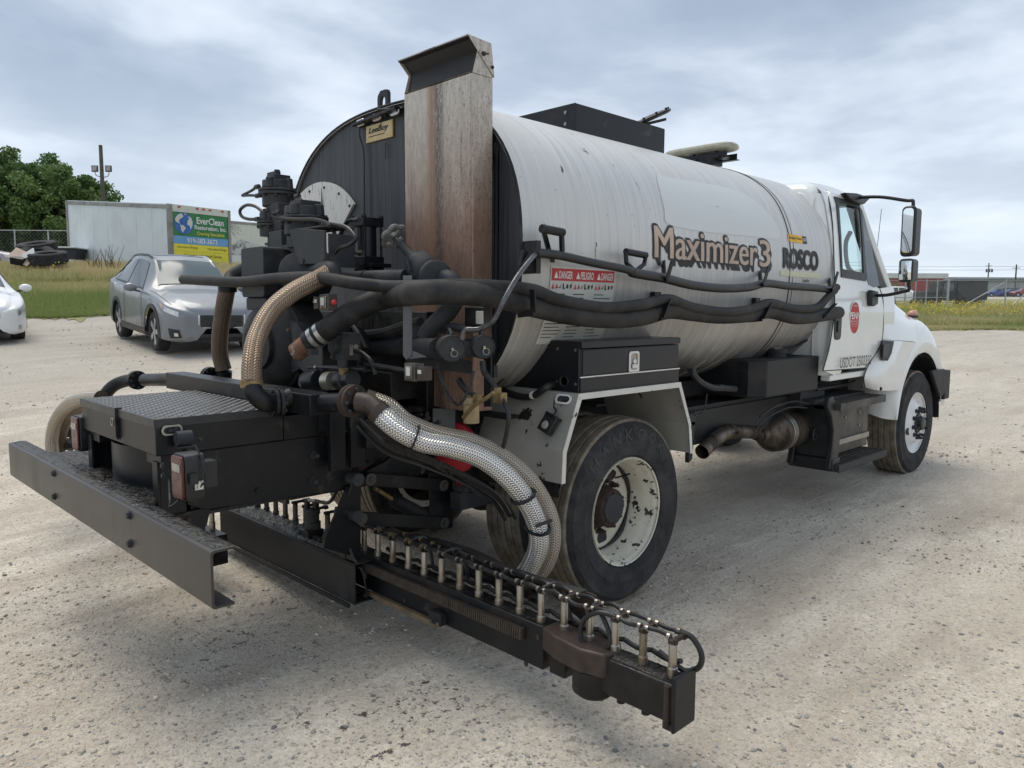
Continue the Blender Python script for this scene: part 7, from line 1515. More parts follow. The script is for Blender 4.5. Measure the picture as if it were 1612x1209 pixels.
# side vent of the hood
va = [P(1389, 447, 'y', -.93), P(1400, 452, 'y', -.90), P(1407, 466, 'y', -.87), P(1411, 485, 'y', -.86), P(1398, 481, 'y', -.91), P(1393, 465, 'y', -.93)]
mb = MB(); mb.slab(va, .01); hv = obj('hood_side_vent', mb, MAT['plastic'], T)
for k in range(5):
    f = (k+.7)/6; a = va[0]+(va[4]-va[0])*f; b = va[1]+(va[3]-va[1])*f; mb = MB(); mb.bar(a+[0, -.012, 0], b+[0, -.012, 0], .012, .010); obj('vent_louvre', mb, MAT['blackclean'], hv)
mb = MB(); q = pts([(1388, 468), (1391.5, 468), (1391.5, 479.5), (1388, 479)], 'y', -1.0); mb.slab(q, .004); obj('amber_reflector', mb, MAT['yellow'], hd)
# fender crown: lofted from pixels read off the photograph
def FP(px, py, y): return P(px, py, 'y', y)
fr = []
# stations along the wheel arch: outer lip (y=-1.17), shoulder, crest, inner
wc = np.array([4.73, 0, .51])
for th_, ro, zc_ in ((172, .72, 0), (150, .80, 0), (128, .86, 0), (108, .90, 0), (88, .905, 0), (68, .87, 0), (48, .83, 0), (28, .80, 0), (10, .78, 0)):
    a = rad(th_); lip = .635
    ox, oz = 4.73+lip*math.cos(a), .51+lip*math.sin(a)*1.10; cx2, cz2 = 4.73+(ro+.02)*math.cos(a), .51+(ro+.07)*math.sin(a)*1.05
    fr.append([(ox, -1.165, oz), (4.73+(lip+.06)*math.cos(a), -1.185, .51+(lip+.08)*math.sin(a)*1.08), (4.73+(ro-.02)*math.cos(a), -1.15, .51+(ro-.02)*math.sin(a)*1.07), (cx2, -1.06, cz2), (cx2, -.92, cz2+.03), (4.73+(ro-.1)*math.cos(a), -.70, cz2-.03)])
S3(fr, W_, 'front_fender_crown', nu=5, nv=5)
mb = MB(); G = [[(4.73+.60*math.cos(rad(a)), y, .51+.60*1.1*math.sin(rad(a))) for y in (-1.16, -.66)] for a in range(0, 151, 10)]; mb.grid(G); obj('wheel_arch_liner', mb, MAT['plastic'], T)
S3([[FP(1385, 456, -1.115), FP(1398, 465, -1.05), FP(1411, 481, -1.0), FP(1424, 492, -.97)], [FP(1386, 486, -1.140), FP(1400, 491, -1.12), FP(1416, 499, -1.11), FP(1434, 505, -1.10)], [FP(1386, 510, -1.148), FP(1401, 514, -1.155), FP(1420, 519, -1.165), FP(1442, 523, -1.165)], [FP(1385, 534, -1.152), FP(1400, 535, -1.172), FP(1420, 536, -1.19), FP(1443, 538, -1.185)]], W_, 'fender_side', nu=5, nv=5)
# lower rear skirt of the fender (white), sweeping from the door to the wheel
sk = [[FP(1385, 536, -1.150), FP(1398, 536, -1.17), FP(1420, 537, -1.19), FP(1442, 539, -1.18)],
      [FP(1379, 556, -1.150), FP(1390, 558, -1.18), FP(1412, 560, -1.20), FP(1434, 556, -1.19)],
      [FP(1368, 575, -1.152), FP(1382, 580, -1.19), FP(1404, 582, -1.21), FP(1426, 577, -1.2)],
      [FP(1361, 594, -1.150), FP(1376, 598, -1.19), FP(1398, 600, -1.21), FP(1420, 598, -1.2)],
      [FP(1363, 610, -1.13), FP(1378, 614, -1.17), FP(1397, 615, -1.19), FP(1418, 614, -1.19)]]
S3(sk, W_, 'front_fender_skirt', nu=5, nv=5)
mb = MB(); q = [FP(1387, 536, -1.178), FP(1406, 537, -1.2), FP(1402, 556, -1.215), FP(1396, 568, -1.205), FP(1386, 567, -1.19), FP(1385.5, 552, -1.18)]; mb.slab(q, .012); obj('fender_vent_slot', mb, MAT['plastic'], T, bevel=.004)
mb = MB(); mb.prism(rbox(FP(1389, 540, -1.21)[0], FP(1398, 540, -1.21)[0], FP(0+1393, 562, -1.21)[2], FP(1393, 542, -1.21)[2], .015), 'y', -1.222, -1.212); obj('vent_latch', mb, MAT['plastic'], T, bevel=.004)
c = FP(1437, 493, -1.02); mb = MB(); mb.sph(c+[0, 0, -.01], .055, 16, (1.1, .8, .75)); obj('turn_signal', mb, grimy('pinkish_lens', (.62, .30, .24), (.5, .25, .2), .25, 0, 8, bump=0), T)
mb = MB(); mb.lathe([(.06, 0), (.06, .02)], c+[-.02, 0, -.045], (0, 0, 1), 16); obj('signal_base', mb, MAT['plastic'], T)
# front bumper end, mudguard bolt
mb = MB(); mb.prism([(4.90, 1.02), (5.30, 1.02), (5.36, .98), (5.36, .78), (5.28, .74), (5.20, .74)], 'y', -1.20, -1.16); mb.bx(5.34, 5.5, -1.2, 1.2, .70, 1.0); obj('front_bumper', mb, MAT['blackdust'], T, bevel=.01)
mb = MB(); mb.bolt(FP(1386, 612, -1.215), (0, -1, 0), .014, .012); mb.bolt(FP(1357, 608, -1.15), (0, -1, 0), .014, .012); obj('fender_bolts', mb, MAT['ink'], T, kind='stuff')
# mirrors
ym = -1.42
def mir(px0, px1, py0, py1, x, dep, name, parent=T):
    """housing faces backwards"""
    a = P(px0, (py0+py1)/2, 'x', x); b = P(px1, (py0+py1)/2, 'x', x); t_ = P((px0+px1)/2, py0, 'x', x); u_ = P((px0+px1)/2, py1, 'x', x)
    return a, b, t_, u_
xm = 3.22; A_, B_, T_, U_ = mir(1418, 1441, 324, 404, xm, 0, 'm'); y0m, y1m = A_[1], B_[1]; zt_, zb3 = T_[2], U_[2]
mb = MB(); mb.prism(rbox(y0m, y1m, zb3, zt_, .035), 'x', xm, xm+.02); mb.prism(rbox(y0m-.005, y1m+.005, zb3+.01, zt_-.01, .03), 'x', xm+.02, xm+.15); mir1 = obj('side_mirror', mb, MAT['plastic'], T, bevel=.01)
mb = MB(); mb.prism(rbox(y0m-.014, y1m+.018, zb3+.03, zt_-.018, .028), 'x', xm-.006, xm-.001); obj('mirror_pane', mb, MAT['mirror'], mir1)
A2_, B2_, T2_, U2_ = mir(1414, 1437, 407, 444, xm, 0, 'm'); mb = MB(); mb.prism(rbox(A2_[1], B2_[1], U2_[2], T2_[2], .03), 'x', xm, xm+.13); mir2 = obj('convex_mirror', mb, MAT['plastic'], T, bevel=.01)
G = []
for i in range(9):
    row = []
    for j in range(9):
        u, v = i/4-1, j/4-1; row.append((xm-.004-.012*(1-(u*u+v*v)/2), (A2_[1]+B2_[1])/2+u*abs(A2_[1]-B2_[1])*.41, (T2_[2]+U2_[2])/2+v*(T2_[2]-U2_[2])*.40))
    G.append(row)
mb = MB(); mb.grid(G); obj('mirror_pane', mb, MAT['mirror'], mir2)
ymc = (y0m+y1m)/2; mb = MB(); mb.tube([P(1345, 311, 'y', -.98), P(1385, 310, 'y', -1.22), (xm+.09, ymc+.06, zt_+.055), (xm+.09, ymc+.01, zt_+.05), (xm+.085, ymc, zt_+.02), (xm+.085, ymc, zt_-.02)], .014, 10, 5); obj('mirror_arm', mb, MAT['plastic'], T)
lo_a = P(1372, 465, 'y', -1.15); mb = MB(); mb.tube([lo_a, (xm+.12, -1.28, lo_a[2]+.0), (xm+.1, ymc+.05, U2_[2]-.075), (xm+.09, ymc+.0, U2_[2]-.06), (xm+.085, ymc, U2_[2]-.01), (xm+.085, ymc, U2_[2]+.03)], .014, 10, 5); obj('mirror_arm', mb, MAT['plastic'], T)
mb = MB(); mb.slab([P(1321, 305, 'y', -.99), P(1340, 306, 'y', -.99), P(1362, 313, 'y', -1.0), P(1352, 323, 'y', -1.0), P(1340, 320, 'y', -1.0), P(1330, 315, 'y', -1.0)], .05); obj('mirror_arm_mount', mb, MAT['plastic'], T, bevel=.008)
c = P(1369, 470, 'y', -1.16); mb = MB(); mb.prism([(c[0]-.055, c[2]+.07), (c[0]+.09, c[2]+.06), (c[0]+.09, c[2]-.045), (c[0]+.02, c[2]-.065), (c[0]-.045, c[2]-.06)], 'y', -1.20, -1.155); obj('mirror_arm_mount', mb, MAT['plastic'], T, bevel=.01)
mb = MB(); mb.tube([P(1377, 425, 'y', -.35), P(1387.7, 329, 'y', -.35)], .0032, 6, 1); obj('radio_antenna', mb, MAT['castiron'], T)
# cable beside the barrel to the cab
line('cab_cable', [(1291, 510), (1283, 522), (1270, 535), (1250, 546), (1235, 552)], .010, MAT['plastic'], 'y', -.95)
# ================================================================== VEHICLES AROUND THE YARD
def car(name, label, cat, spec, paint, d, l, head, group=None, detail=True, glass=None):
    """head = (forward-d, lateral) direction the car points; (d,l) = place of the middle"""
    x, y = wxy(d, l); hv = fw*head[0]+rt[0:2]*head[1]; rz = math.atan2(hv[1], hv[0])
    L, W, Hh, wb, fx, wr = spec['L'], spec['W'], spec['H'], spec['wb'], spec['fx'], spec['wr']
    zf = gz(x+hv[0]*wb/2, y+hv[1]*wb/2); zr = gz(x-hv[0]*wb/2, y-hv[1]*wb/2)
    root = thing(name, label, cat, (x, y, (zf+zr)/2), rz, group); root.rotation_euler = (0, -math.atan2(zf-zr, wb), rz)
    rows = []
    for (sx, w, zs_, zm, zb, zt, wt) in spec['st']:
        x_ = L/2-sx; rows.append([(x_, w*.84, zs_), (x_, w*.985, zs_+.06), (x_, w, zm), (x_, w*.985, zb-.09), (x_, w*.93, zb), (x_, wt, zt-.035), (x_, wt*.8, zt), (x_, 0, zt+.02)])
    NU, NV = 7, 5
    R_ = [catmull([np.array(q) for q in r], NV) for r in rows]; cols = list(zip(*R_)); D_ = np.array([catmull(list(c), NU) for c in cols]).transpose(1, 0, 2)   # [u][v]
    def S(u, v):
        u = min(max(u*NU, 0), D_.shape[0]-1.001); v = min(max(v*NV, 0), D_.shape[1]-1.001); i, j = int(u), int(v); a, b = u-i, v-j
        return D_[i, j]*(1-a)*(1-b)+D_[i+1, j]*a*(1-b)+D_[i, j+1]*(1-a)*b+D_[i+1, j+1]*a*b
    wx = [L/2-fx, L/2-fx-wb]; Ra = wr+.075
    mb = MB(); nu, nv = D_.shape[:2]
    for s in (1, -1):
        o = len(mb.v); mb.v += [(p[0], p[1]*s, p[2]) for r in D_ for p in r]
        for i in range(nu-1):
            for j in range(nv-1):
                c = (D_[i, j]+D_[i+1, j+1])/2
                if c[1] > W*.32 and any((c[0]-w)**2+(c[2]-wr)**2 < Ra**2 for w in wx): continue
                f = (o+i*nv+j, o+i*nv+j+1, o+(i+1)*nv+j+1, o+(i+1)*nv+j); mb.f.append(f if s < 0 else f[::-1])
        mb.f.append(tuple(o+j for j in range(nv))); mb.f.append(tuple(o+(nu-1)*nv+j for j in range(nv)))
    body = obj('body', mb, paint, root, sharp=50)
    def patch(nm, us, vs, m, sides=(1, -1), off=.008, parent=root, n=8):
        """us = [(u0,u1) at v0, (u0,u1) at v1]"""
        for s in sides:
            G = []
            for i in range(n+1):
                r = []
                for j in range(n+1):
                    v = vs[0]+(vs[1]-vs[0])*j/n; a = us[0][0]+(us[1][0]-us[0][0])*j/n; b = us[0][1]+(us[1][1]-us[0][1])*j/n; u = a+(b-a)*i/n
                    p = S(u, v); e = .04; nn_ = nrm(np.cross(S(u+e, v)-S(u-e, v), S(u, v+e)-S(u, v-e))+1e-9); nn_ = nn_ if nn_[1]+nn_[2] > 0 else -nn_
                    q = p+nn_*off; r.append((q[0], q[1]*s, q[2]))
                G.append(r)
            g_ = MB(); g_.grid(G); o = obj(nm, g_, m, parent, sharp=70)
        return o
    gl = MAT['glass']
    for nm, us, vs in spec['win']: patch(nm, us, vs, gl)
    G = []
    u0, u1 = spec['ws']
    for nm, (ua, ub) in (('windscreen', spec['ws']), ('rear_window', spec['rw'])):
        G = []
        for i in range(9):
            u = ua+(ub-ua)*i/8; r = [S(u, 5.1+1.9*j/6) for j in range(7)]; r = [q+np.array([.012 if nm == 'windscreen' else -.012, 0, .008]) for q in r]
            G.append([(q[0], q[1], q[2]) for q in r]+[(q[0], -q[1], q[2]) for q in r[::-1][1:]])
        g_ = MB(); g_.grid(G); obj(nm, g_, MAT['carglass'], root, sharp=70)
    # wheels
    for k, w in enumerate(wx):
        for s in (1, -1):
            yo = s*(W/2-.035); c = (w, yo, wr); dd = (0, s, 0); m_ = MB(); m_.lathe([(wr*.68, -.01), (wr*.74, 0), (wr*.93, -.004), (wr, -.035), (wr, -.18), (wr*.93, -.215), (wr*.7, -.215)], c, dd, 28, False, False); wh = obj('wheel', m_, MAT['tyre'], root, sharp=40)
            m_ = MB(); m_.lathe([(wr*.70, -.012), (wr*.66, -.03), (wr*.62, -.12), (.05, -.12)], c, dd, 24, False, True); obj('rim', m_, MAT['castiron'] if detail else MAT['alloy'], wh)
            if detail:
                m_ = MB(); cc = np.array(c)+np.array(dd)*(-.02)
                for q in range(5):
                    for dv_ in (-.11, .11): a = q*2*math.pi/5+dv_; m_.bar(cc+[.045*math.cos(a), 0, .045*math.sin(a)], cc+[wr*.69*math.cos(a), 0, wr*.69*math.sin(a)], .045, .02, (0, 1, 0))
                m_.lathe([(.06, -.02), (.06, .01), (.03, .015)], cc, dd, 14); m_.lathe([(wr*.66, -.01), (wr*.71, .005), (wr*.71, -.02)], cc, dd, 28, False, False); obj('spokes', m_, MAT['alloy'], wh)
            m_ = MB(); G = [[(w+Ra*math.cos(a), yy, wr+Ra*math.sin(a)) for yy in (s*(W/2-.02), s*(W/2-.35))] for a in np.linspace(-.1, math.pi+.1, 18)]; m_.grid(G); m_.bx(w-Ra, w+Ra, s*(W/2-.36), s*(W/2-.35), .2, wr+Ra); obj('wheel_well', m_, MAT['plastic'], root)
            m_ = MB(); tw = .055 if spec.get('clad') else .014
            G = []
            for a in np.linspace(-.35, math.pi+.35, 30):
                r = []
                for rr in (Ra-.012, Ra+tw*.5, Ra+tw):
                    z = wr+rr*math.sin(a); xx = w+rr*math.cos(a)
                    u = min(range(0, D_.shape[0]), key=lambda i: abs(D_[i, 0, 0]-xx)); col_ = D_[u]; ys = np.interp(z, col_[:NV*4+1, 2], col_[:NV*4+1, 1]); r.append((xx, s*(ys+.012), z))
                G.append(r)
            m_.grid(G); obj('arch_trim', m_, MAT['plastic'] if spec.get('clad') else paint, root, sharp=80)
    if spec.get('clad'):
        patch('sill_trim', [(4.9, 7.3), (4.9, 7.3)], (0.0, 1.35), MAT['plastic'], off=.012)
        patch('front_lip', [(0.0, 1.6), (0.0, 1.6)], (0.0, .8), MAT['greymetal'], off=.012)
    m_ = MB(); m_.bx(-L/2+.25, L/2-.25, -W*.38, W*.38, .2, .34); obj('underbody', m_, MAT['plastic'], root)
    for nm, us, vs, m, off in spec['pat']: patch(nm, us, vs, MAT[m], off=off)
    for nm, x0_, x1_, y0_, y1_, z0_, z1_, m in spec.get('box', []):
        m_ = MB(); m_.bx(L/2-x0_, L/2-x1_, y0_, y1_, z0_, z1_); obj(nm, m_, MAT[m], root, bevel=.012)
    for s in (1, -1):
        m_ = MB(); mx, mz = L/2-spec['mx'], spec['mz']; G = []
        m_.sph((mx, s*(W/2+.12), mz), .12, 14, (.62, 1.0, .66)); o = obj('door_mirror', m_, paint if detail else paint, root); m_ = MB(); m_.bar((mx+.0, s*(W/2-.06), mz-.08), (mx, s*(W/2+.08), mz-.05), .06, .03); obj('mirror_stalk', m_, MAT['plastic'], o)
    return root, S, patch
SUV = dict(L=4.54, W=1.84, H=1.67, wb=2.70, fx=.92, wr=.352, clad=True, mx=1.80, mz=1.08,
  st=[(0, .50, .27, .46, .70, .74, .38), (.07, .70, .23, .46, .76, .81, .55), (.28, .86, .22, .50, .84, .92, .64), (.60, .905, .22, .56, .93, 1.00, .68), (1.05, .92, .22, .6, 1.0, 1.06, .69), (1.42, .92, .22, .6, 1.03, 1.11, .67), (2.20, .92, .22, .6, 1.06, 1.60, .56), (2.9, .92, .22, .62, 1.09, 1.68, .58), (3.7, .915, .23, .64, 1.13, 1.65, .56), (4.15, .90, .25, .68, 1.17, 1.55, .52), (4.42, .88, .3, .72, 1.15, 1.25, .60), (4.54, .82, .40, .72, 1.0, 1.08, .60)],
  win=[('front_side_window', [(5.45, 6.95), (6.02, 6.95)], (4.12, 4.86)), ('rear_side_window', [(7.02, 8.1), (7.02, 8.0)], (4.12, 4.86)), ('quarter_window', [(8.17, 9.1), (8.07, 8.5)], (4.15, 4.86))], ws=(5.12, 5.92), rw=(9.1, 9.85),
  pat=[('headlamp', [(1.0, 2.1), (1.05, 2.75)], (2.92, 3.55), 'chrome', .010), ('headlamp_lens', [(1.25, 1.7), (1.3, 1.9)], (3.0, 3.45), 'white', .014), ('indicator_lens', [(2.12, 2.5), (2.3, 2.72)], (3.05, 3.5), 'tanink', .014), ('fog_lamp_recess', [(.75, 1.55), (.9, 1.7)], (1.1, 1.9), 'plastic', .012), ('fog_lamp', [(.98, 1.25), (1.0, 1.27)], (1.3, 1.6), 'chrome', .016), ('tail_light', [(9.6, 10.3), (9.6, 10.2)], (3.3, 3.8), 'redlens', .01), ('door_handle', [(6.55, 6.85), (6.55, 6.85)], (3.35, 3.45), 'chrome', .03), ('door_handle', [(7.75, 8.05), (7.75, 8.05)], (3.35, 3.45), 'chrome', .03), ('roof_rail', [(6.1, 9.0), (6.1, 9.0)], (5.05, 5.25), 'plastic', .012), ('door_gap', [(5.15, 5.18), (5.3, 5.33)], (1.0, 3.95), 'ink', .009), ('door_gap', [(6.98, 7.01), (6.98, 7.01)], (1.0, 4.1), 'ink', .009), ('door_gap', [(8.5, 8.53), (8.1, 8.13)], (2.6, 4.1), 'ink', .009), ('bonnet_gap', [(1.9, 4.9), (1.9, 4.9)], (4.28, 4.33), 'ink', .009), ('window_trim', [(5.4, 8.5), (5.42, 8.5)], (4.03, 4.10), 'plastic', .012), ('sunroof', [(6.3, 7.2), (6.3, 7.2)], (6.0, 7.0), 'glass', .006)],
  box=[('grille', -.012, .02, -.36, .36, .49, .69, 'plastic'), ('grille_surround', -.016, .01, -.33, .33, .465, .485, 'chrome'), ('grille_wing', -.016, .01, .37, .40, .52, .70, 'chrome'), ('grille_wing', -.016, .01, -.40, -.37, .52, .70, 'chrome'), ('grille_slat', -.022, -.01, -.34, .34, .645, .655, 'castiron'), ('grille_slat', -.022, -.01, -.34, .34, .60, .61, 'castiron'), ('grille_slat', -.022, -.01, -.34, .34, .555, .565, 'castiron'), ('lower_grille', -.012, .02, -.36, .36, .30, .37, 'plastic'), ('number_plate_holder', -.03, -.012, -.2, .2, .47, .56, 'plastic')])
SED = dict(L=4.56, W=1.79, H=1.5, wb=2.69, fx=.90, wr=.32, mx=1.75, mz=1.02,
  st=[(0, .52, .26, .42, .62, .66, .40), (.07, .70, .20, .42, .68, .73, .55), (.28, .83, .19, .46, .76, .84, .62), (.60, .875, .19, .52, .85, .92, .66), (1.05, .89, .19, .56, .92, .97, .67), (1.38, .89, .19, .56, .95, 1.02, .66), (2.15, .89, .19, .56, .97, 1.43, .54), (2.75, .89, .19, .58, .98, 1.49, .55), (3.35, .89, .20, .6, 1.0, 1.44, .52), (3.95, .87, .22, .62, 1.02, 1.12, .60), (4.4, .85, .26, .62, .98, 1.04, .60), (4.56, .78, .36, .62, .88, .94, .58)],
  win=[('front_side_window', [(5.45, 6.9), (6.02, 6.9)], (4.12, 4.86)), ('rear_side_window', [(6.98, 8.45), (6.98, 8.1)], (4.12, 4.86))], ws=(5.12, 5.92), rw=(8.1, 8.85),
  pat=[('headlamp', [(1.0, 2.3), (1.1, 2.7)], (2.75, 3.75), 'chrome', .010), ('headlamp_lens', [(1.3, 1.9), (1.3, 2.0)], (2.85, 3.3), 'clearlens', .015), ('indicator_lens', [(1.5, 2.1), (1.5, 2.3)], (3.4, 3.6), 'tanink', .015), ('fog_lamp', [(.95, 1.3), (.95, 1.3)], (1.25, 1.7), 'chrome', .012), ('tail_light', [(9.9, 10.6), (9.9, 10.5)], (3.0, 3.7), 'redlens', .01), ('door_handle', [(6.45, 6.8), (6.45, 6.8)], (3.3, 3.42), 'chrome', .025)],
  box=[('grille', -.012, .02, -.40, .40, .50, .62, 'plastic'), ('lower_grille', -.012, .02, -.38, .38, .28, .38, 'plastic')])
def place(px, d): return d, (px-806)/FPX*d
# the silver SUV: front wheel at (d 13.5, l -6.25), rear wheel at (15.6, -7.92); the visible side is its right-hand side
fwh, rwh = np.array([13.45, -6.22]), np.array([15.55, -7.90]); hd_ = nrm(fwh-rwh); side = np.array([-hd_[1], hd_[0]])
# side vector towards the car's left; right wheels are the visible ones
ctr = (fwh+rwh)/2+side*(-.80 if (side[1]) < 0 else .80)
ctr = ctr+hd_*(.92+1.35-2.27)*(-1)
car('silver_suv', 'silver SUV parked on the gravel facing the camera, behind the spray truck', 'car', SUV, MAT['suv'], ctr[0], ctr[1], hd_)
car('white_sedan', 'white sedan nose at the left edge of the photo beside the grass', 'car', SED, MAT['carwhite'], 15.95, -11.36, nrm((-.78, .62)))
d_, l_ = place(-23, 42); car('mauve_sedan', 'mauve grey sedan parked side-on beyond the tyre pile', 'car', SED, MAT['carmauve'], d_, l_, (0, 1), detail=False)
# far right row of cars
fr_ = 'parked cars in front of the grey warehouse'
for k, (px, dd, pt, lab) in enumerate(((1562, 150, 'carblue', 'bright blue hatchback, left of the cars by the grey warehouse'), (1583, 156, 'carblue', 'darker blue sedan half hidden behind the red car'), (1603, 148, 'carred', 'dark red wagon at the right edge of the photo'))):
    d_, l_ = place(px, dd); car('parked_car', lab, 'car', SED if k < 2 else SUV, MAT[pt], d_, l_, (0, -1), fr_, detail=False)
for k, (px, dd, pt, lab) in enumerate(((1402, 70, 'cargrey', 'light grey car seen over the hood of the truck'), (1418, 66, 'carwhite', 'pale car behind the chain-link gate'), (376, 62, 'carwhite', 'small white car seen beyond the lettered trailer door'))):
    d_, l_ = place(px, dd); car('parked_car', lab, 'car', SED, MAT[pt], d_, l_, nrm((-.5, 1)) if k < 2 else (-1, .2), None, detail=False)
# ---- box trailer with the painted rear door
c0 = np.array([29.5, -13.05]); sdir = nrm(np.array([5.0, -6.75])); rdir = nrm(np.array([6.75, 5.0])); Ls, Wr = 8.4, 2.6
zt_, zb_ = 5.50, 2.78
def TRP(a, b, z): q = c0+sdir*a+rdir*b; x, y = wxy(q[0], q[1]); return np.array([x, y, z+.095*a])
tr = thing('box_trailer', 'white box trailer with a green and yellow EverClean advert on its rear door', 'trailer', tuple(TRP(Ls/2, Wr/2, gz(*TRP(Ls/2, Wr/2, 0)[:2]))))
inv = tr.matrix_basis.inverted()
def tobj(nm, mb, m, parent=tr, **k):
    loc = np.array(tr.location); mb.v = [tuple(np.array(q)-loc) for q in mb.v]; o = obj(nm, mb, m, parent, **k); return o
def slab2(a0, a1, b0, b1, z0, z1): mb = MB(); mb.add([TRP(a, b, z) for z in (z0, z1) for a, b in ((a0, b0), (a1, b0), (a1, b1), (a0, b1))], [(3, 2, 1, 0), (4, 5, 6, 7), (0, 1, 5, 4), (1, 2, 6, 5), (2, 3, 7, 6), (3, 0, 4, 7)]); return mb
tobj('roof', slab2(0, Ls, 0, Wr, zt_-.03, zt_), MAT['trailer'])
for k in range(7):
    a0 = .10+(Ls-.2)*k/7; a1 = .10+(Ls-.2)*(k+1)/7-.012; tobj('side_panel', slab2(a0, a1, .004, .03, zb_+.15, zt_-.18), MAT['trailer'])
tobj('side_backing', slab2(.05, Ls-.05, .012, .04, zb_+.1, zt_-.1), MAT['traileredge']); tobj('far_side_wall', slab2(.05, Ls-.05, Wr-.03, Wr-.004, zb_+.1, zt_-.1), MAT['trailer']); tobj('front_wall', slab2(Ls-.05, Ls-.01, .01, Wr-.01, zb_, zt_-.03), MAT['trailer'])
tobj('top_rail', slab2(0, Ls, -.02, .02, zt_-.17, zt_-.031), MAT['traileredge']); tobj('bottom_rail', slab2(0, Ls, -.02, .02, zb_, zb_+.14), MAT['labelwhite']); tobj('corner_post', slab2(Ls-.12, Ls+.01, -.03, .05, zb_, zt_-.0), MAT['traileredge']); tobj('corner_post', slab2(-.04, .12, -.035, .12, zb_-.05, zt_+.01), MAT['traileredge'])
tobj('corner_post', slab2(-.04, .05, Wr-.11, Wr+.01, zb_-.35, zt_+.01), MAT['traileredge']); tobj('door_header', slab2(-.03, .0, .12, Wr-.11, zt_-.26, zt_+.01), MAT['labelwhite']); tobj('rear_sill', slab2(-.06, .02, .0, Wr, zb_-.25, zb_-.02), MAT['traileredge'])
for k in range(5): tobj('clearance_light', slab2(-.05, -.031, .35+[0, .75, 1.02, 1.3, 1.85][k], .45+[0, .75, 1.02, 1.3, 1.85][k], zt_-.10, zt_-.03), MAT['tape'])
for k in range(9):
    a = .3+k*.95; tobj('reflective_tape', slab2(a, a+.32, -.024, -.021, zb_+.03, zb_+.08), MAT['tape'])
for a in (1.2, 7.2): tobj('support_leg', slab2(a, a+.15, .2, Wr-.2, gz(*TRP(a, 1.3, 0)[:2])-.1, zb_), MAT['castiron'])
# door boards with bands of print
dz0, dz1, dy0, dy1 = zb_, zt_-.27, .13, Wr-.12; Hd = dz1-dz0
def dband(f0, f1, m, nm='door_panel', y0=dy0, y1=dy1, off=0): return tobj(nm, slab2(-.012-off, .012-off, y0, y1, dz1-Hd*f1, dz1-Hd*f0), MAT[m])
dband(0, .36, 'signgreen'); dband(.362, .485, 'signblue'); dband(.487, .60, 'signyellow'); dband(.602, .80, 'signyellow'); dband(.802, .93, 'signyellow'); dband(.932, 1.0, 'signgreen')
xdir = np.append(fw*rdir[0]+rt*rdir[1], 0); wd = dy1-dy0
def dtx(txt, m, fx0, fx1, f0, f1, off=.01, nm='sign_lettering'):
    o3 = TRP(-.016, dy0+wd*fx0, dz1-Hd*f1)-np.array(tr.location); return text_obj(nm, txt, MAT[m], tr, o3, xdir, (0, 0, 1), wd*(fx1-fx0), Hd*(f1-f0), off=off, lift=.004)
dtx('EverClean', 'white', .42, .92, .045, .155, .02); dtx('Restoration, Inc.', 'white', .38, .97, .175, .255, .02); dtx('Cleaning Specialists', 'signyellow', .42, .93, .275, .345, .01); dtx('919-583-3673', 'white', .24, .79, .385, .465, .02)
dtx('- Structure Drying', 'ink', .04, .42, .515, .56, 0); dtx('- Pack-outs to Storage', 'ink', .58, .96, .52, .565, 0); dtx('- Commercial or Residential Cleaning', 'ink', .15, .86, .635, .69, 0); dtx('- Complete Management Services', 'ink', .22, .80, .745, .79, 0); dtx('Licensed and Insured', 'ink', .48, .92, .85, .895, 0)
def disc(fx, fy, r, m, pts_=None, nm='globe_print', off=.018):
    mb = MB(); cc = TRP(-off, dy0+wd*fx, dz1-Hd*fy); P_ = pts_ or [(math.cos(a), math.sin(a)) for a in np.linspace(0, 2*math.pi, 28, endpoint=False)]
    mb.slab([cc+xdir*u*r+np.array([0, 0, v*r]) for u, v in P_], .002); return tobj(nm, mb, MAT[m])
disc(.19, .165, .40, 'globeblue')
for sh in ([(-.9, .4), (-.6, .8), (-.2, .95), (.0, .7), (-.25, .45), (-.45, .35), (-.5, .1), (-.35, -.1), (-.6, .0), (-.85, .1)], [(-.4, -.15), (-.05, -.2), (.2, -.45), (.0, -.7), (-.15, -.95), (-.3, -.7), (-.35, -.4)], [(.45, .75), (.8, .6), (.95, .2), (.9, -.2), (.7, -.55), (.6, -.2), (.35, -.1), (.4, .3), (.6, .45)], [(.05, .95), (.3, .95), (.2, .8)]):
    disc(.19, .165, .39, 'labelwhite', sh, 'globe_land_print', .022)
# ---- mural trailer further back
mx_ = far(360, 46); my_ = far(470, 50)
def mur(t, z0, z1, y_off=0): return
A_, B_ = np.array(far(352, 46)[:2]), np.array(far(460, 49)[:2]); ztm = 1.62+(485-351)*46/FPX+1.8*.0; zbm = ztm-2.55; nn_ = nrm(np.array([B_[1]-A_[1], -(B_[0]-A_[0]), 0.]))
mt = thing('mural_trailer', 'trailer printed with a grey palm tree landscape, behind the lettered trailer', 'trailer', (float(A_[0]), float(A_[1]), gz(*A_)))
def mo(nm, t0, t1, z0, z1, th, off, m, parent=mt):
    a = np.append(A_+(B_-A_)*t0, 0); b = np.append(A_+(B_-A_)*t1, 0); loc = np.array(mt.location); mb = MB(); o = nn_*off-loc
    mb.slab([a+o+[0, 0, z0], b+o+[0, 0, z0], b+o+[0, 0, z1], a+o+[0, 0, z1]], th); return obj(nm, mb, MAT[m], parent)
mo('body', 0, 1, zbm, ztm, 2.2, 0, 'roofwhite'); mo('top_rail', 0, 1, ztm-.16, ztm, .03, .035, 'traileredge'); mo('sky_print', .02, .98, zbm+.55, ztm-.17, .01, .014, 'labelwhite')
mb = MB(); loc = np.array(mt.location)
def mp(t, z): return np.append(A_+(B_-A_)*t, z)+nn_*.02-loc
G = []
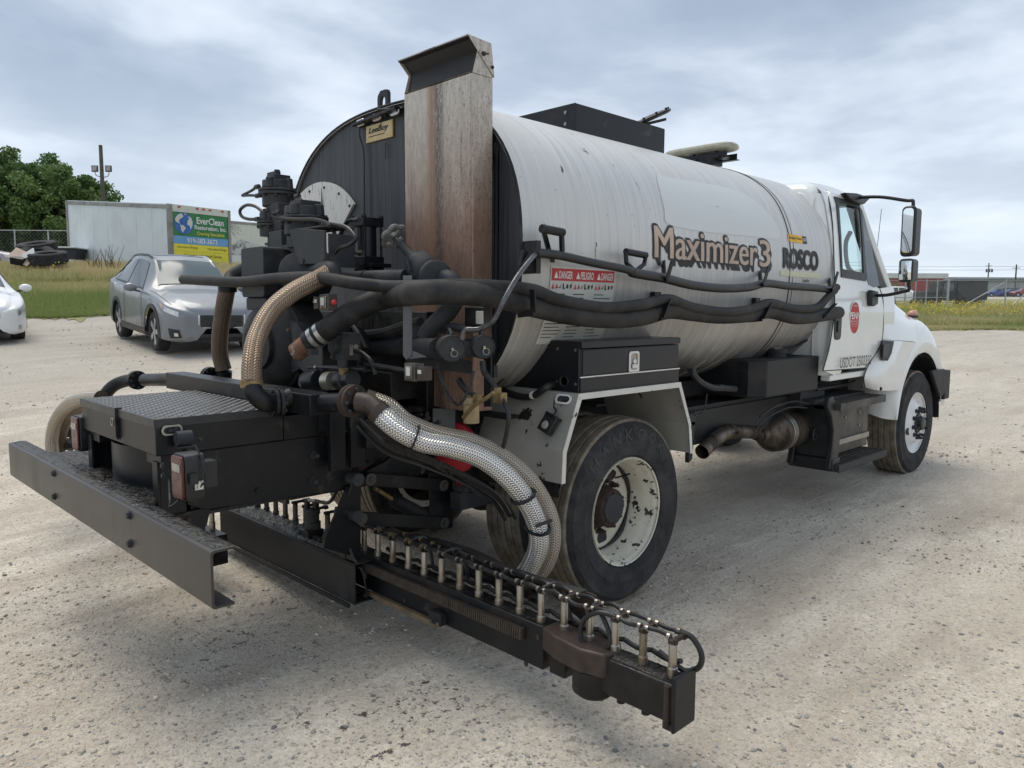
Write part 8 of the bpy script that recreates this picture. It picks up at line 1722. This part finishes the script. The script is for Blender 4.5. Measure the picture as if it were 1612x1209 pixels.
hs = [(.02, .5), (.1, .75), (.2, .9), (.27, 1.25), (.33, 1.15), (.40, 1.1), (.5, .95), (.6, .8), (.7, .95), (.85, .8), (.98, .6)]
mb.add([mp(t, zbm+.55) for t, _ in hs]+[mp(t, zbm+.55+h*.75) for t, h in hs], [(i, i+1, len(hs)+i+1, len(hs)+i) for i in range(len(hs)-1)]); obj('tree_line_print', mb, MAT['mural'], mt)
mb = MB()
for k in range(9):
    a = rad(200+k*26); c = mp(.10, ztm-.45); dv = nrm(np.append((B_-A_), 0)); mb.tube([c, c+dv*.4*math.cos(a)+[0, 0, .25*math.sin(a)+.1], c+dv*.85*math.cos(a)+[0, 0, .45*math.sin(a)-.1]], lambda t: .05*(1-t)+.01, 4, 3)
obj('palm_frond_print', mb, MAT['mural'], mt, kind='stuff')
for t in (.2, .8): mo('trailer_leg', t, t+.03, zbm-1.2, zbm, .3, -.3, 'castiron')
# ---- white van body with an open side
a = far(104, 33); vz = a[2]; vb = thing('open_cargo_box', 'small white cargo box with a dark open side, left of the box trailer', 'van body', a); vb.rotation_euler = (0, 0, math.atan2(rt[1], rt[0]))
zt_v = 1.62+(485-398)*33/FPX+.1-vz
for nm, b, m in (('roof', (-.5, .9, -.6, .9, zt_v-.06, zt_v), 'roofwhite'), ('door_post', (-.45, -.1, -.6, -.5, .1, zt_v-.06), 'roofwhite'), ('dark_interior', (-.1, .85, -.4, .85, .1, zt_v-.07), 'blackclean'), ('base', (-.5, .9, -.65, .9, 0, .5), 'labelwhite')):
    mb = MB(); mb.bx(*b); obj(nm, mb, MAT[m], vb, bevel=.02)
# ---- tyre pile
def far_tyre(px, py, d, tilt, az, lab, r=.56, w=.30):
    x, y, z = far(px, d, py); o = MB(); o.lathe([(r*.52, 0), (r*.56, -.02), (r*.8, -.05), (r*.93, -.04), (r, 0), (r, w), (r*.93, w+.04), (r*.8, w+.05), (r*.56, w+.02), (r*.52, w)], (0, 0, -w/2), (0, 0, 1), 36, False, False)
    for k in (.3, .5, .7): o.lathe([(r+.001, w*k-w/2-.01), (r+.008, w*k-w/2), (r+.001, w*k-w/2+.01)], (0, 0, 0), (0, 0, 1), 36, False, False)
    t_ = thing('scrap_tyre', lab, 'tyre'); obj('casing', o, MAT['oldtyre'], t_); t_.location = (x, y, z); t_.rotation_euler = (tilt, 0, az); t_['label'] = lab; t_['category'] = 'tyre'; t_['group'] = 'scrap truck tyres piled in the tall grass'; return t_
azr = math.atan2(rt[1], rt[0])
far_tyre(83, 413, 27, rad(12), azr, 'scrap truck tyre lying flattest at the front right of the pile', .62)
far_tyre(65, 411, 27.6, rad(28), azr+.3, 'scrap truck tyre tilted on the left side of the pile', .60); far_tyre(67, 399, 28.4, rad(14), azr-.2, 'scrap truck tyre on top at the back of the pile', .66, .36); far_tyre(80, 421, 28.0, rad(4), azr, 'scrap truck tyre at the bottom of the pile', .6)
for px, py, rx, ry, sz, m, lab in ((42, 412, 50, 25, (.75, .5, .03), 'tanink', 'faded orange scrap panel leaning by the tyre pile'), (50, 409, 60, -30, (.6, .25, .04), 'roofwhite', 'white scrap strip leaning by the tyre pile'), (39, 417, 20, 10, (.45, .4, .25), 'blackclean', 'small dark crate below the scrap panels')):
    x, y, z = far(px, 26.6, py); mb = MB(); mb.box((0, 0, 0), sz); o = obj('scrap_sheet' if m != 'blackclean' else 'crate', mb, MAT[m], bevel=.01); o.location = (x, y, z); o.rotation_euler = (rad(rx), rad(ry), azr); o['label'] = lab; o['category'] = 'scrap' if m != 'blackclean' else 'crate'
# ---- floodlight pole
x, y, z = far(173, 38); zp = 1.62+(485-242)*38/FPX+.1; pl = thing('floodlight_pole', 'wooden pole with two floodlights behind the box trailer', 'lamp post', (x, y, z))
mb = MB(); mb.cyl((0, 0, 0), (0, 0, zp-z), .12, .085, 12); obj('pole', mb, MAT['wood'], pl)
r3 = np.append(rt, 0); zl = 1.62+(485-288)*38/FPX+.1-z
mb = MB(); mb.tube([r3*-.33+[0, 0, zl+.25], r3*-.30+[0, 0, zl+.05], r3*-.12+[0, 0, zl-.03], r3*.2+[0, 0, zl-.05], r3*.33+[0, 0, zl+.05], r3*.35+[0, 0, zl+.22]], .025, 8); obj('lamp_arm', mb, MAT['galv'], pl)
for s in (-1, 1):
    mb = MB(); mb.box(r3*.33*s+np.array([0, 0, zl+.34]), (.30, .12, .30), np.array([r3, np.append(fw, 0), [0, 0, 1]]).T); fl_ = obj('floodlight', mb, MAT['plastic'], pl, bevel=.02)
    mb = MB(); mb.box(r3*.33*s+np.array([0, 0, zl+.34])-np.append(fw, 0)*.065, (.26, .01, .22), np.array([r3, np.append(fw, 0), [0, 0, 1]]).T); obj('lamp_glass', mb, MAT['steel'], fl_)
# ================================================================== FENCES
def fence(name, label, dF, l0, l1, hgt, post_ls, rails=(1.0,), mesh_sp=.085, rot=0, braces=()):
    x0, y0 = wxy(dF, l0); zb0 = gz(x0, y0); root = thing(name, label, 'fence', (x0, y0, zb0)); ux = np.append(rt*math.cos(rot)+fw*math.sin(rot), 0)
    W2 = l1-l0
    def Z(t): return gz(x0+ux[0]*t, y0+ux[1]*t)-zb0
    for t in post_ls: mb = MB(); q = ux*t+[0, 0, Z(t)]; mb.cyl(q-[0, 0, .2], q+[0, 0, hgt+.05], .038, n=8); obj('post', mb, MAT['galv'], root)
    ts = np.linspace(0, W2, 12)
    for f in rails: mb = MB(); mb.tube([ux*t+[0, 0, Z(t)+hgt*f] for t in ts], .026, 6, 1); obj('rail', mb, MAT['galv'], root)
    for (t0, h0, t1, h1) in braces: mb = MB(); mb.cyl(ux*t0+[0, 0, Z(t0)+h0], ux*t1+[0, 0, Z(t1)+h1], .03, n=8); obj('brace', mb, MAT['galv'], root)
    V = []; F = []; n = int((W2+hgt)/mesh_sp); r = .0022
    for s in (0, 1):
        for k in range(n):
            ta = k*mesh_sp-(hgt if s == 0 else 0); a = (ta, 0) if s == 0 else (ta, hgt); b = (ta+hgt, hgt) if s == 0 else (ta+hgt, 0)
            (ta_, ha), (tb_, hb) = a, b
            if ta_ < 0: ha = ha+(0-ta_)*(1 if s == 0 else -1); ta_ = 0
            if tb_ > W2: hb = hb-(tb_-W2)*(1 if s == 0 else -1); tb_ = W2
            if tb_ <= ta_: continue
            pa = ux*ta_+[0, 0, Z(ta_)+ha]; pb = ux*tb_+[0, 0, Z(tb_)+hb]; o = len(V); up = np.array([0, 0, r*1.6]); fo = np.append(fw, 0)*r
            V += [pa+up, pa-up, pa-fo, pb+up, pb-up, pb-fo]; F += [(o, o+1, o+4), (o, o+4, o+3), (o+1, o+2, o+5), (o+1, o+5, o+4), (o+2, o, o+3), (o+2, o+3, o+5)]
    mass_mesh('chain_link_mesh', np.array(V), np.array(F), np.ones(len(V)), MAT['galv'], kind='stuff', parent=root)
    return root
def lat(px, d): return (px-806)/FPX*d
l0 = lat(1488, 45); fence('chain_link_fence', 'chain-link fence with slanting braces beyond the yellow flowers', 45, l0, lat(1640, 45), 1.85, [0, lat(1577, 45)-l0, lat(1630, 45)-l0], (1.0, .03), braces=((lat(1575, 45)-l0, 1.75, lat(1500, 45)-l0, .1), (lat(1625, 45)-l0, 1.7, lat(1580, 45)-l0, .1)))
l0 = lat(1385, 46); fence('chain_link_gate', 'chain-link gate panels with a middle rail beside the braced fence', 46, l0, lat(1486, 46), 1.85, [lat(p, 46)-l0 for p in (1386, 1420, 1436, 1453, 1470, 1486)], (1.0, .45))
l0 = lat(-120, 44); fence('boundary_fence', 'thin wire fence in front of the trees at the left', 44, l0, lat(120, 44), 2.2, [lat(p, 44)-l0 for p in (-60, -15, 33, 85)], (1.0,), .2)
# ================================================================== FAR BUILDINGS AND CLUTTER, RIGHT
def bldg(name, label, cat, px0, px1, d, top_py, parts):
    l0, l1 = lat(px0, d), lat(px1, d); xc, yc = wxy(d, (l0+l1)/2); zb = gz(xc, yc)-.2; zt = 1.62+(485-top_py-(px0+px1-1612)/2*.0041)*d/FPX; h = zt-zb
    root = thing(name, label, cat, (xc, yc, zb), math.atan2(rt[1], rt[0])); w = (l1-l0)/2
    for nm, x0, x1, y0, y1, z0, z1, m in parts(w, h): mb = MB(); mb.bx(x0, x1, y0, y1, z0, z1); obj(nm, mb, MAT[m], root)
    return root
def shed(roof, wall):
    def f(w, h):
        out = [('wall', -w, w, 0, 25, 0, h*.80, wall), ('roof', -w-.4, w+.4, -.4, 25.5, h*.80, h, roof)]
        n = 14
        for k in range(n): x = -w+2*w*(k+.5)/n; out.append(('siding_rib', x-.08, x+.08, -.08, 0, 0, h*.79, wall))
        return out
    return f
bldg('red_shed', 'long red metal shed with a white roof beyond the fence', 'building', 1340, 1482, 185, 426, shed('roofwhite', 'redwall'))
bldg('grey_warehouse', 'long grey warehouse with a dark strip under its eaves', 'building', 1476, 1700, 190, 431, lambda w, h: shed('greywall', 'greywall')(w, h)+[('fascia', -w-.41, w+.41, -.45, -.41, h*.82, h*.90, 'darktrim'), ('window', -w+15.3, -w+19.6, -.12, -.02, h*.28, h*.50, 'glass'), ('down_pipe', -w+9.8, -w+10.1, -.5, -.2, 0, h*.82, 'roofwhite'), ('door', -w+24, -w+25, -.1, -.02, 0, h*.4, 'roofwhite')])
l_a, l_b = lat(1370, 130), lat(1720, 150); mb = MB(); G = []
for t in np.linspace(0, 1, 20):
    l = l_a+(l_b-l_a)*t; r = []
    for dd in (138, 152, 168): x, y = wxy(dd, l); r.append((x, y, gz(x, y)+.06))
    G.append(r)
mb.grid(G); o = obj('warehouse_road', mb, MAT['asphalt'], kind='structure')
bldg('utility_cabinet', 'grey metal cabinet beside the brown container behind the fence', 'cabinet', 1531, 1546, 58, 440, lambda w, h: [('body', -w, w, 0, .8, 0, h, 'greywall'), ('label_plate', -w*.1, w*.5, -.02, 0, h*.72, h*.84, 'white'), ('cap', -w-.04, w+.04, -.04, .84, h, h+.05, 'galv')])
bldg('brown_container', 'brown storage container between the black truck and the grey cabinet', 'container', 1518, 1531, 60, 442, lambda w, h: [('body', -w, w, 0, 2, 0, h, 'brick'), ('door_bar', -w*.1, w*.1, -.05, 0, .2, h-.1, 'castiron')])
bldg('wood_stack', 'orange brown stack of pallets beyond the dark truck', 'pallets', 1488, 1512, 72, 434, lambda w, h: [('pallet', -w, w, 0, 1.2, i*h/6, i*h/6+h/9, 'brick') for i in range(6)])
d_ = 54; l_ = lat(1488, d_); xk, yk = wxy(d_, l_); jp = thing('black_utility_truck', 'boxy black utility truck parked behind the chain-link fence', 'truck', (xk, yk, gz(xk, yk)), math.atan2(-rt[1], -rt[0]))
for nm, b, m in (('box_body', (-2.2, -.1, -.9, .9, .55, 1.95), 'blackclean'), ('cab', (-.08, 1.0, -.85, .85, .5, 1.85), 'blackclean'), ('cab_window', (.15, .85, .86, .87, 1.2, 1.7), 'glass'), ('cab_window', (.15, .85, -.87, -.86, 1.2, 1.7), 'glass'), ('bonnet', (1.0, 2.1, -.8, .8, .5, 1.15), 'blackclean'), ('bumper', (2.1, 2.25, -.8, .8, .4, .6), 'plastic'), ('roof_rack', (-2.1, 0, -.8, .8, 1.97, 2.02), 'galv')):
    mb = MB(); mb.bx(*b); obj(nm, mb, MAT[m], jp, bevel=.05 if nm in ('box_body', 'cab', 'bonnet') else 0)
for x in (-1.4, 1.4):
    for s in (-1, 1): mb = MB(); mb.lathe([(.22, 0), (.4, 0), (.4, -.25), (.22, -.25)], (x, s*.92, .4), (0, s, 0), 20); wh = obj('wheel', mb, MAT['tyre'], jp); mb = MB(); mb.lathe([(.22, -.02), (.05, .0)], (x, s*.92, .4), (0, s, 0), 16); obj('rim', mb, MAT['steel'], wh)
# utility poles and wires
def upole(px, d, py_top, lab, xf=False):
    x, y, z = far(px, d); zt = 1.62+(485-py_top-(px-806)*.0041)*d/FPX; r = thing('utility_pole', lab, 'utility pole', (x, y, z)); mb = MB(); mb.cyl((0, 0, 0), (0, 0, zt-z), .2, .14, 10); obj('pole', mb, MAT['wood'], r)
    mb = MB(); mb.bar(tuple(-r3*.9+[0, 0, zt-z-.8]), tuple(r3*.9+[0, 0, zt-z-.8]), .12, .12); obj('crossarm', mb, MAT['wood'], r)
    if xf:
        for s in (-1, 0, 1): mb = MB(); q = r3*.75*s+[0, 0, zt-z-2.6]-np.append(fw, 0)*.35; mb.cyl(q, q+[0, 0, .9], .25, n=12); obj('transformer', mb, MAT['greymetal'], r)
        mb = MB(); q = r3*.8+[0, 0, zt-z-1.6]; mb.bar(tuple(r3*.1+[0, 0, zt-z-1.6]), tuple(q), .08, .08); obj('bracket_arm', mb, MAT['galv'], r)
    return r
upole(1548, 215, 409, 'distant utility pole carrying transformers above the grey warehouse', True); upole(1591, 172, 411, 'plain utility pole in front of the grey warehouse, right of the transformers')
for dz in (0, .9):
    a = np.array(far(1100, 230, 418)); b = np.array(far(1900, 190, 412)); q = [a*(1-t)+b*t+[0, 0, dz-3.2*math.sin(math.pi*t)*.3] for t in np.linspace(0, 1, 12)]; mb = MB(); mb.tube(q, .03, 4, 1); o = obj('overhead_wire', mb, MAT['plastic']); o['label'] = 'upper thin overhead wire crossing the sky above the warehouse' if dz else 'lower thin overhead wire crossing the sky above the warehouse'; o['category'] = 'wire'; o['group'] = 'overhead wires'
# ================================================================== TREES AND GRASS
def tree(px, d, top_py, rw, lab, seed, nleaf=26000, name='broadleaf_tree'):
    rg = np.random.default_rng(seed); x, y, z = far(px, d); zt = 1.62+(485-top_py-(px-806)*.0041)*d/FPX; H_ = zt-z
    root = thing(name, lab, 'tree', (x, y, z), 0, 'broadleaf trees along the left fence'); mb = MB(); mb.tube([(0, 0, -.2), (.05, .1, H_*.2), (-.1, 0, H_*.45), (.05, .1, H_*.7)], lambda t: .26*(1-t)+.07, 10); obj('trunk', mb, MAT['bark'], root)
    mb = MB(); C = []
    for k in range(16):
        a = rg.random()*6.28; z0 = H_*rg.uniform(.22, .6); rr = rw*rg.uniform(.5, .85); e = np.array([rr*math.cos(a), rr*math.sin(a), min(z0+H_*rg.uniform(.12, .35), H_*.93)]); mb.tube([(0, 0, z0), (e*.5+[0, 0, z0*.5-.1]), e], lambda t: .09*(1-t)+.02, 6, 4); C.append(e)
    obj('limbs', mb, MAT['bark'], root, kind='stuff')
    n = 85; cs = []
    while len(cs) < n:
        p = rg.uniform(-1, 1, 3)
        if .25 < np.linalg.norm(p) < 1: q = p*[rw, rw, H_*.46]; q[2] += H_*.54; rr = np.hypot(q[0], q[1])/rw; cs.append(q) if q[2] < H_*(1.0-.12*rr) else None
    cs = np.array(cs+C); rad_ = rg.uniform(.55, 1.15, len(cs))*rw/4.2
    ci = rg.integers(0, len(cs), nleaf); v = rg.normal(size=(nleaf, 3)); v /= np.linalg.norm(v, axis=1)[:, None]; rr = rg.random(nleaf)**.45
    c = cs[ci]+v*(rad_[ci]*rr)[:, None]*[1, 1, .75]; c[:, 2] = np.maximum(c[:, 2], H_*.10)
    s = rg.uniform(.07, .15, nleaf)[:, None]; a = rg.normal(size=(nleaf, 3)); a /= np.linalg.norm(a, axis=1)[:, None]; b = np.cross(a, rg.normal(size=(nleaf, 3))); b /= np.linalg.norm(b, axis=1)[:, None]
    V = np.stack([c-a*s, c+b*s*.6, c+a*s, c-b*s*.6], 1).reshape(-1, 3); F = np.arange(nleaf*4).reshape(-1, 4); tone = np.repeat(np.clip(rg.normal(.4, .25, nleaf)+(rg.random(len(cs))[ci]-.5)*.5, 0, 1), 4)
    mass_mesh('crown', V, F, tone, MAT['leaf'], kind='stuff', parent=root)
tree(12, 50, 239, 3.6, 'tallest broadleaf tree at the left edge of the photo', 3, 34000); tree(66, 53, 252, 3.4, 'broadleaf tree second from the left edge', 4); tree(108, 50, 272, 3.2, 'broadleaf tree behind the left end of the box trailer', 5); tree(146, 52, 300, 2.4, 'lowest broadleaf tree, just left of the floodlight pole', 6, 15000); tree(-60, 50, 250, 3.6, 'broadleaf tree cut by the left edge of the photo', 9, 12000)
# distant hedge line behind everything
def hedge(px0, px1, d, top, n, seed, nm, lab):
    rg = np.random.default_rng(seed); l = rg.uniform(lat(px0, d), lat(px1, d), n); dd = d+rg.uniform(-1.5, 2.5, n); x, y = wxy(dd, l); z0 = ground_dl(dd, l); h = (top+1.0*np.sin(l*.9)+.6*np.sin(l*2.3+1))*rg.random(n)**.8
    c = np.stack([x, y, z0+h], -1); s = rg.uniform(.10, .22, n)[:, None]*d/50; a = rg.normal(size=(n, 3)); a /= np.linalg.norm(a, axis=1)[:, None]; b = np.cross(a, rg.normal(size=(n, 3))); b /= np.linalg.norm(b, axis=1)[:, None]
    V = np.stack([c-a*s, c+b*s*.6, c+a*s, c-b*s*.6], 1).reshape(-1, 3); o = mass_mesh(nm, V, np.arange(n*4).reshape(-1, 4), np.repeat(np.clip(rg.normal(.2, .2, n), 0, 1), 4), MAT['leaf'], label=lab, cat='hedge'); return o
hedge(-160, 180, 51, 3.2, 26000, 12, 'undergrowth', 'dense dark undergrowth at the foot of the left trees')
hedge(330, 1420, 95, 2.2, 9000, 14, 'far_treeline', 'low distant treeline beyond the yard')
# grass blades
def blades(n, a0, a1, e0, e1, h0, h1, seed, toneb, w=.012, strawdepth=None, clump=0):
    rg = np.random.default_rng(seed); a = rg.uniform(a0, a1, n); ed = edge_d(a)+.3*np.sin(a*37); u = rg.random(n)**1.4; dd = ed+e0+(e1-e0)*u; l = np.tan(a)*dd
    if clump: m_ = (np.sin(l*2.1+3*np.sin(dd*1.3))+np.sin(dd*3.1+l*1.7)) > rg.uniform(-1.9, .6, n); a, dd, l, u, ed = a[m_], dd[m_], l[m_], u[m_], ed[m_]; n = len(a)
    x, y = wxy(dd, l); z = ground_dl(dd, l)+.02; h = rg.uniform(h0, h1, n)*(.6+.4*np.clip(u*2, 0, 1)); lean = rg.normal(0, .22, (n, 2))*h[:, None]; ang = rg.random(n)*3.14; W2 = w*(dd/20)*rg.uniform(.7, 1.6, n)
    p = np.stack([x, y, z], -1); s = np.stack([np.cos(ang)*W2, np.sin(ang)*W2, 0*W2], -1); tip = p+np.stack([lean[:, 0], lean[:, 1], h], -1); V = np.stack([p-s, p+s, tip], 1).reshape(-1, 3)
    pat = .25*np.sin(l*.8+np.sin(dd*.7)*2)+.18*np.sin(dd*1.9+l*.4); tone = np.clip(rg.normal(toneb, .22, n)+pat+(0 if strawdepth is None else np.clip((dd-ed-strawdepth)/3.5, -.4, .55)), 0, 1)
    return V, np.repeat(tone, 3)
def grass_obj(nm, lab, sets):
    V = np.concatenate([s[0] for s in sets]); t_ = np.concatenate([s[1] for s in sets]); mass_mesh(nm, V, np.arange(len(V)).reshape(-1, 3), t_, MAT['grass'], label=lab, cat='grass')
grass_obj('meadow_grass', 'green and straw coloured grass on the bank at the left', [blades(150000, -.66, -.25, 0, 12, .06, .17, 21, .42, .010, 4.5), blades(52000, -.66, -.25, 5.2, 13, .25, .55, 22, .55, .012, 5, 1)])
grass_obj('roadside_grass', 'mixed green and dry grass strip before the right-hand fence', [blades(70000, .36, .62, 0, 17, .08, .22, 23, .45, .012), blades(36000, .36, .62, 2, 17, .25, .6, 24, .45, .012, None, 1)])
def dots(nm, lab, n, a0, a1, e0, e1, zlo, zhi, seed, s0=.03, dens=None):
    rg = np.random.default_rng(seed); a = rg.uniform(a0, a1, n); dd = edge_d(a)+e0+(e1-e0)*rg.random(n); l = np.tan(a)*dd; m_ = (np.sin(l*1.3)+np.sin(l*3.7+dd)+np.sin(dd*1.1)) > rg.uniform(-2.2, 1.4, n); dd, l = dd[m_], l[m_]; n = len(dd); x, y = wxy(dd, l); c = np.stack([x, y, ground_dl(dd, l)+rg.uniform(zlo, zhi, n)], -1)
    s = rg.uniform(.5, 1.2, n)[:, None]*s0; a = rg.normal(size=(n, 3)); a /= np.linalg.norm(a, axis=1)[:, None]; b = np.cross(a, rg.normal(size=(n, 3))); b /= np.linalg.norm(b, axis=1)[:, None]
    V = np.stack([c-a*s, c+b*s, c+a*s, c-b*s], 1).reshape(-1, 3); mass_mesh(nm, V, np.arange(n*4).reshape(-1, 4), np.repeat(rg.random(n), 4), MAT['flower'], label=lab, cat='flowers')
dots('yellow_wildflowers', 'yellow wildflowers massed along the right-hand fence', 5200, .40, .62, 4.5, 17.5, .35, .7, 31, .04)
dots('scattered_wildflowers', 'sparse yellow flowers in the grass near the box trailer', 260, -.56, -.38, 6, 11, .3, .6, 32, .035)
# bare weeds in front of the box trailer
rg = np.random.default_rng(40)
for k, px in enumerate((152, 164, 176, 188)):
    x, y, z = far(px, 27.5, 420); z = gz(x, y); mb = MB()
    for j in range(9):
        a = rg.random()*6.28; h = rg.uniform(.5, 1.15); mb.tube([(0, 0, 0), (.12*math.cos(a), .12*math.sin(a), h*.5), (.4*math.cos(a)*rg.random(), .4*math.sin(a), h)], lambda t: .012*(1-t)+.004, 4, 3)
    o = obj('dry_weed', mb, MAT['weed']); o.location = (x, y, z); o['label'] = ('leftmost bare dry weed before the box trailer', 'bare dry weed second from the left before the box trailer', 'bare dry weed third from the left before the box trailer', 'rightmost bare dry weed before the box trailer, nearest the SUV')[k]; o['category'] = 'weed'; o['group'] = 'bare weeds by the box trailer'
mb = MB(); c = P(38, 616, 'z', .02); mb.box((0, 0, 0), (.11, .05, .02)); o = obj('paper_scrap', mb, MAT['white'], bevel=.006); o.location = tuple(P(38, 621, 'z', .03)); o.rotation_euler = (0, .1, -.6); o['label'] = 'small white scrap lying on the gravel at the left'; o['category'] = 'litter'
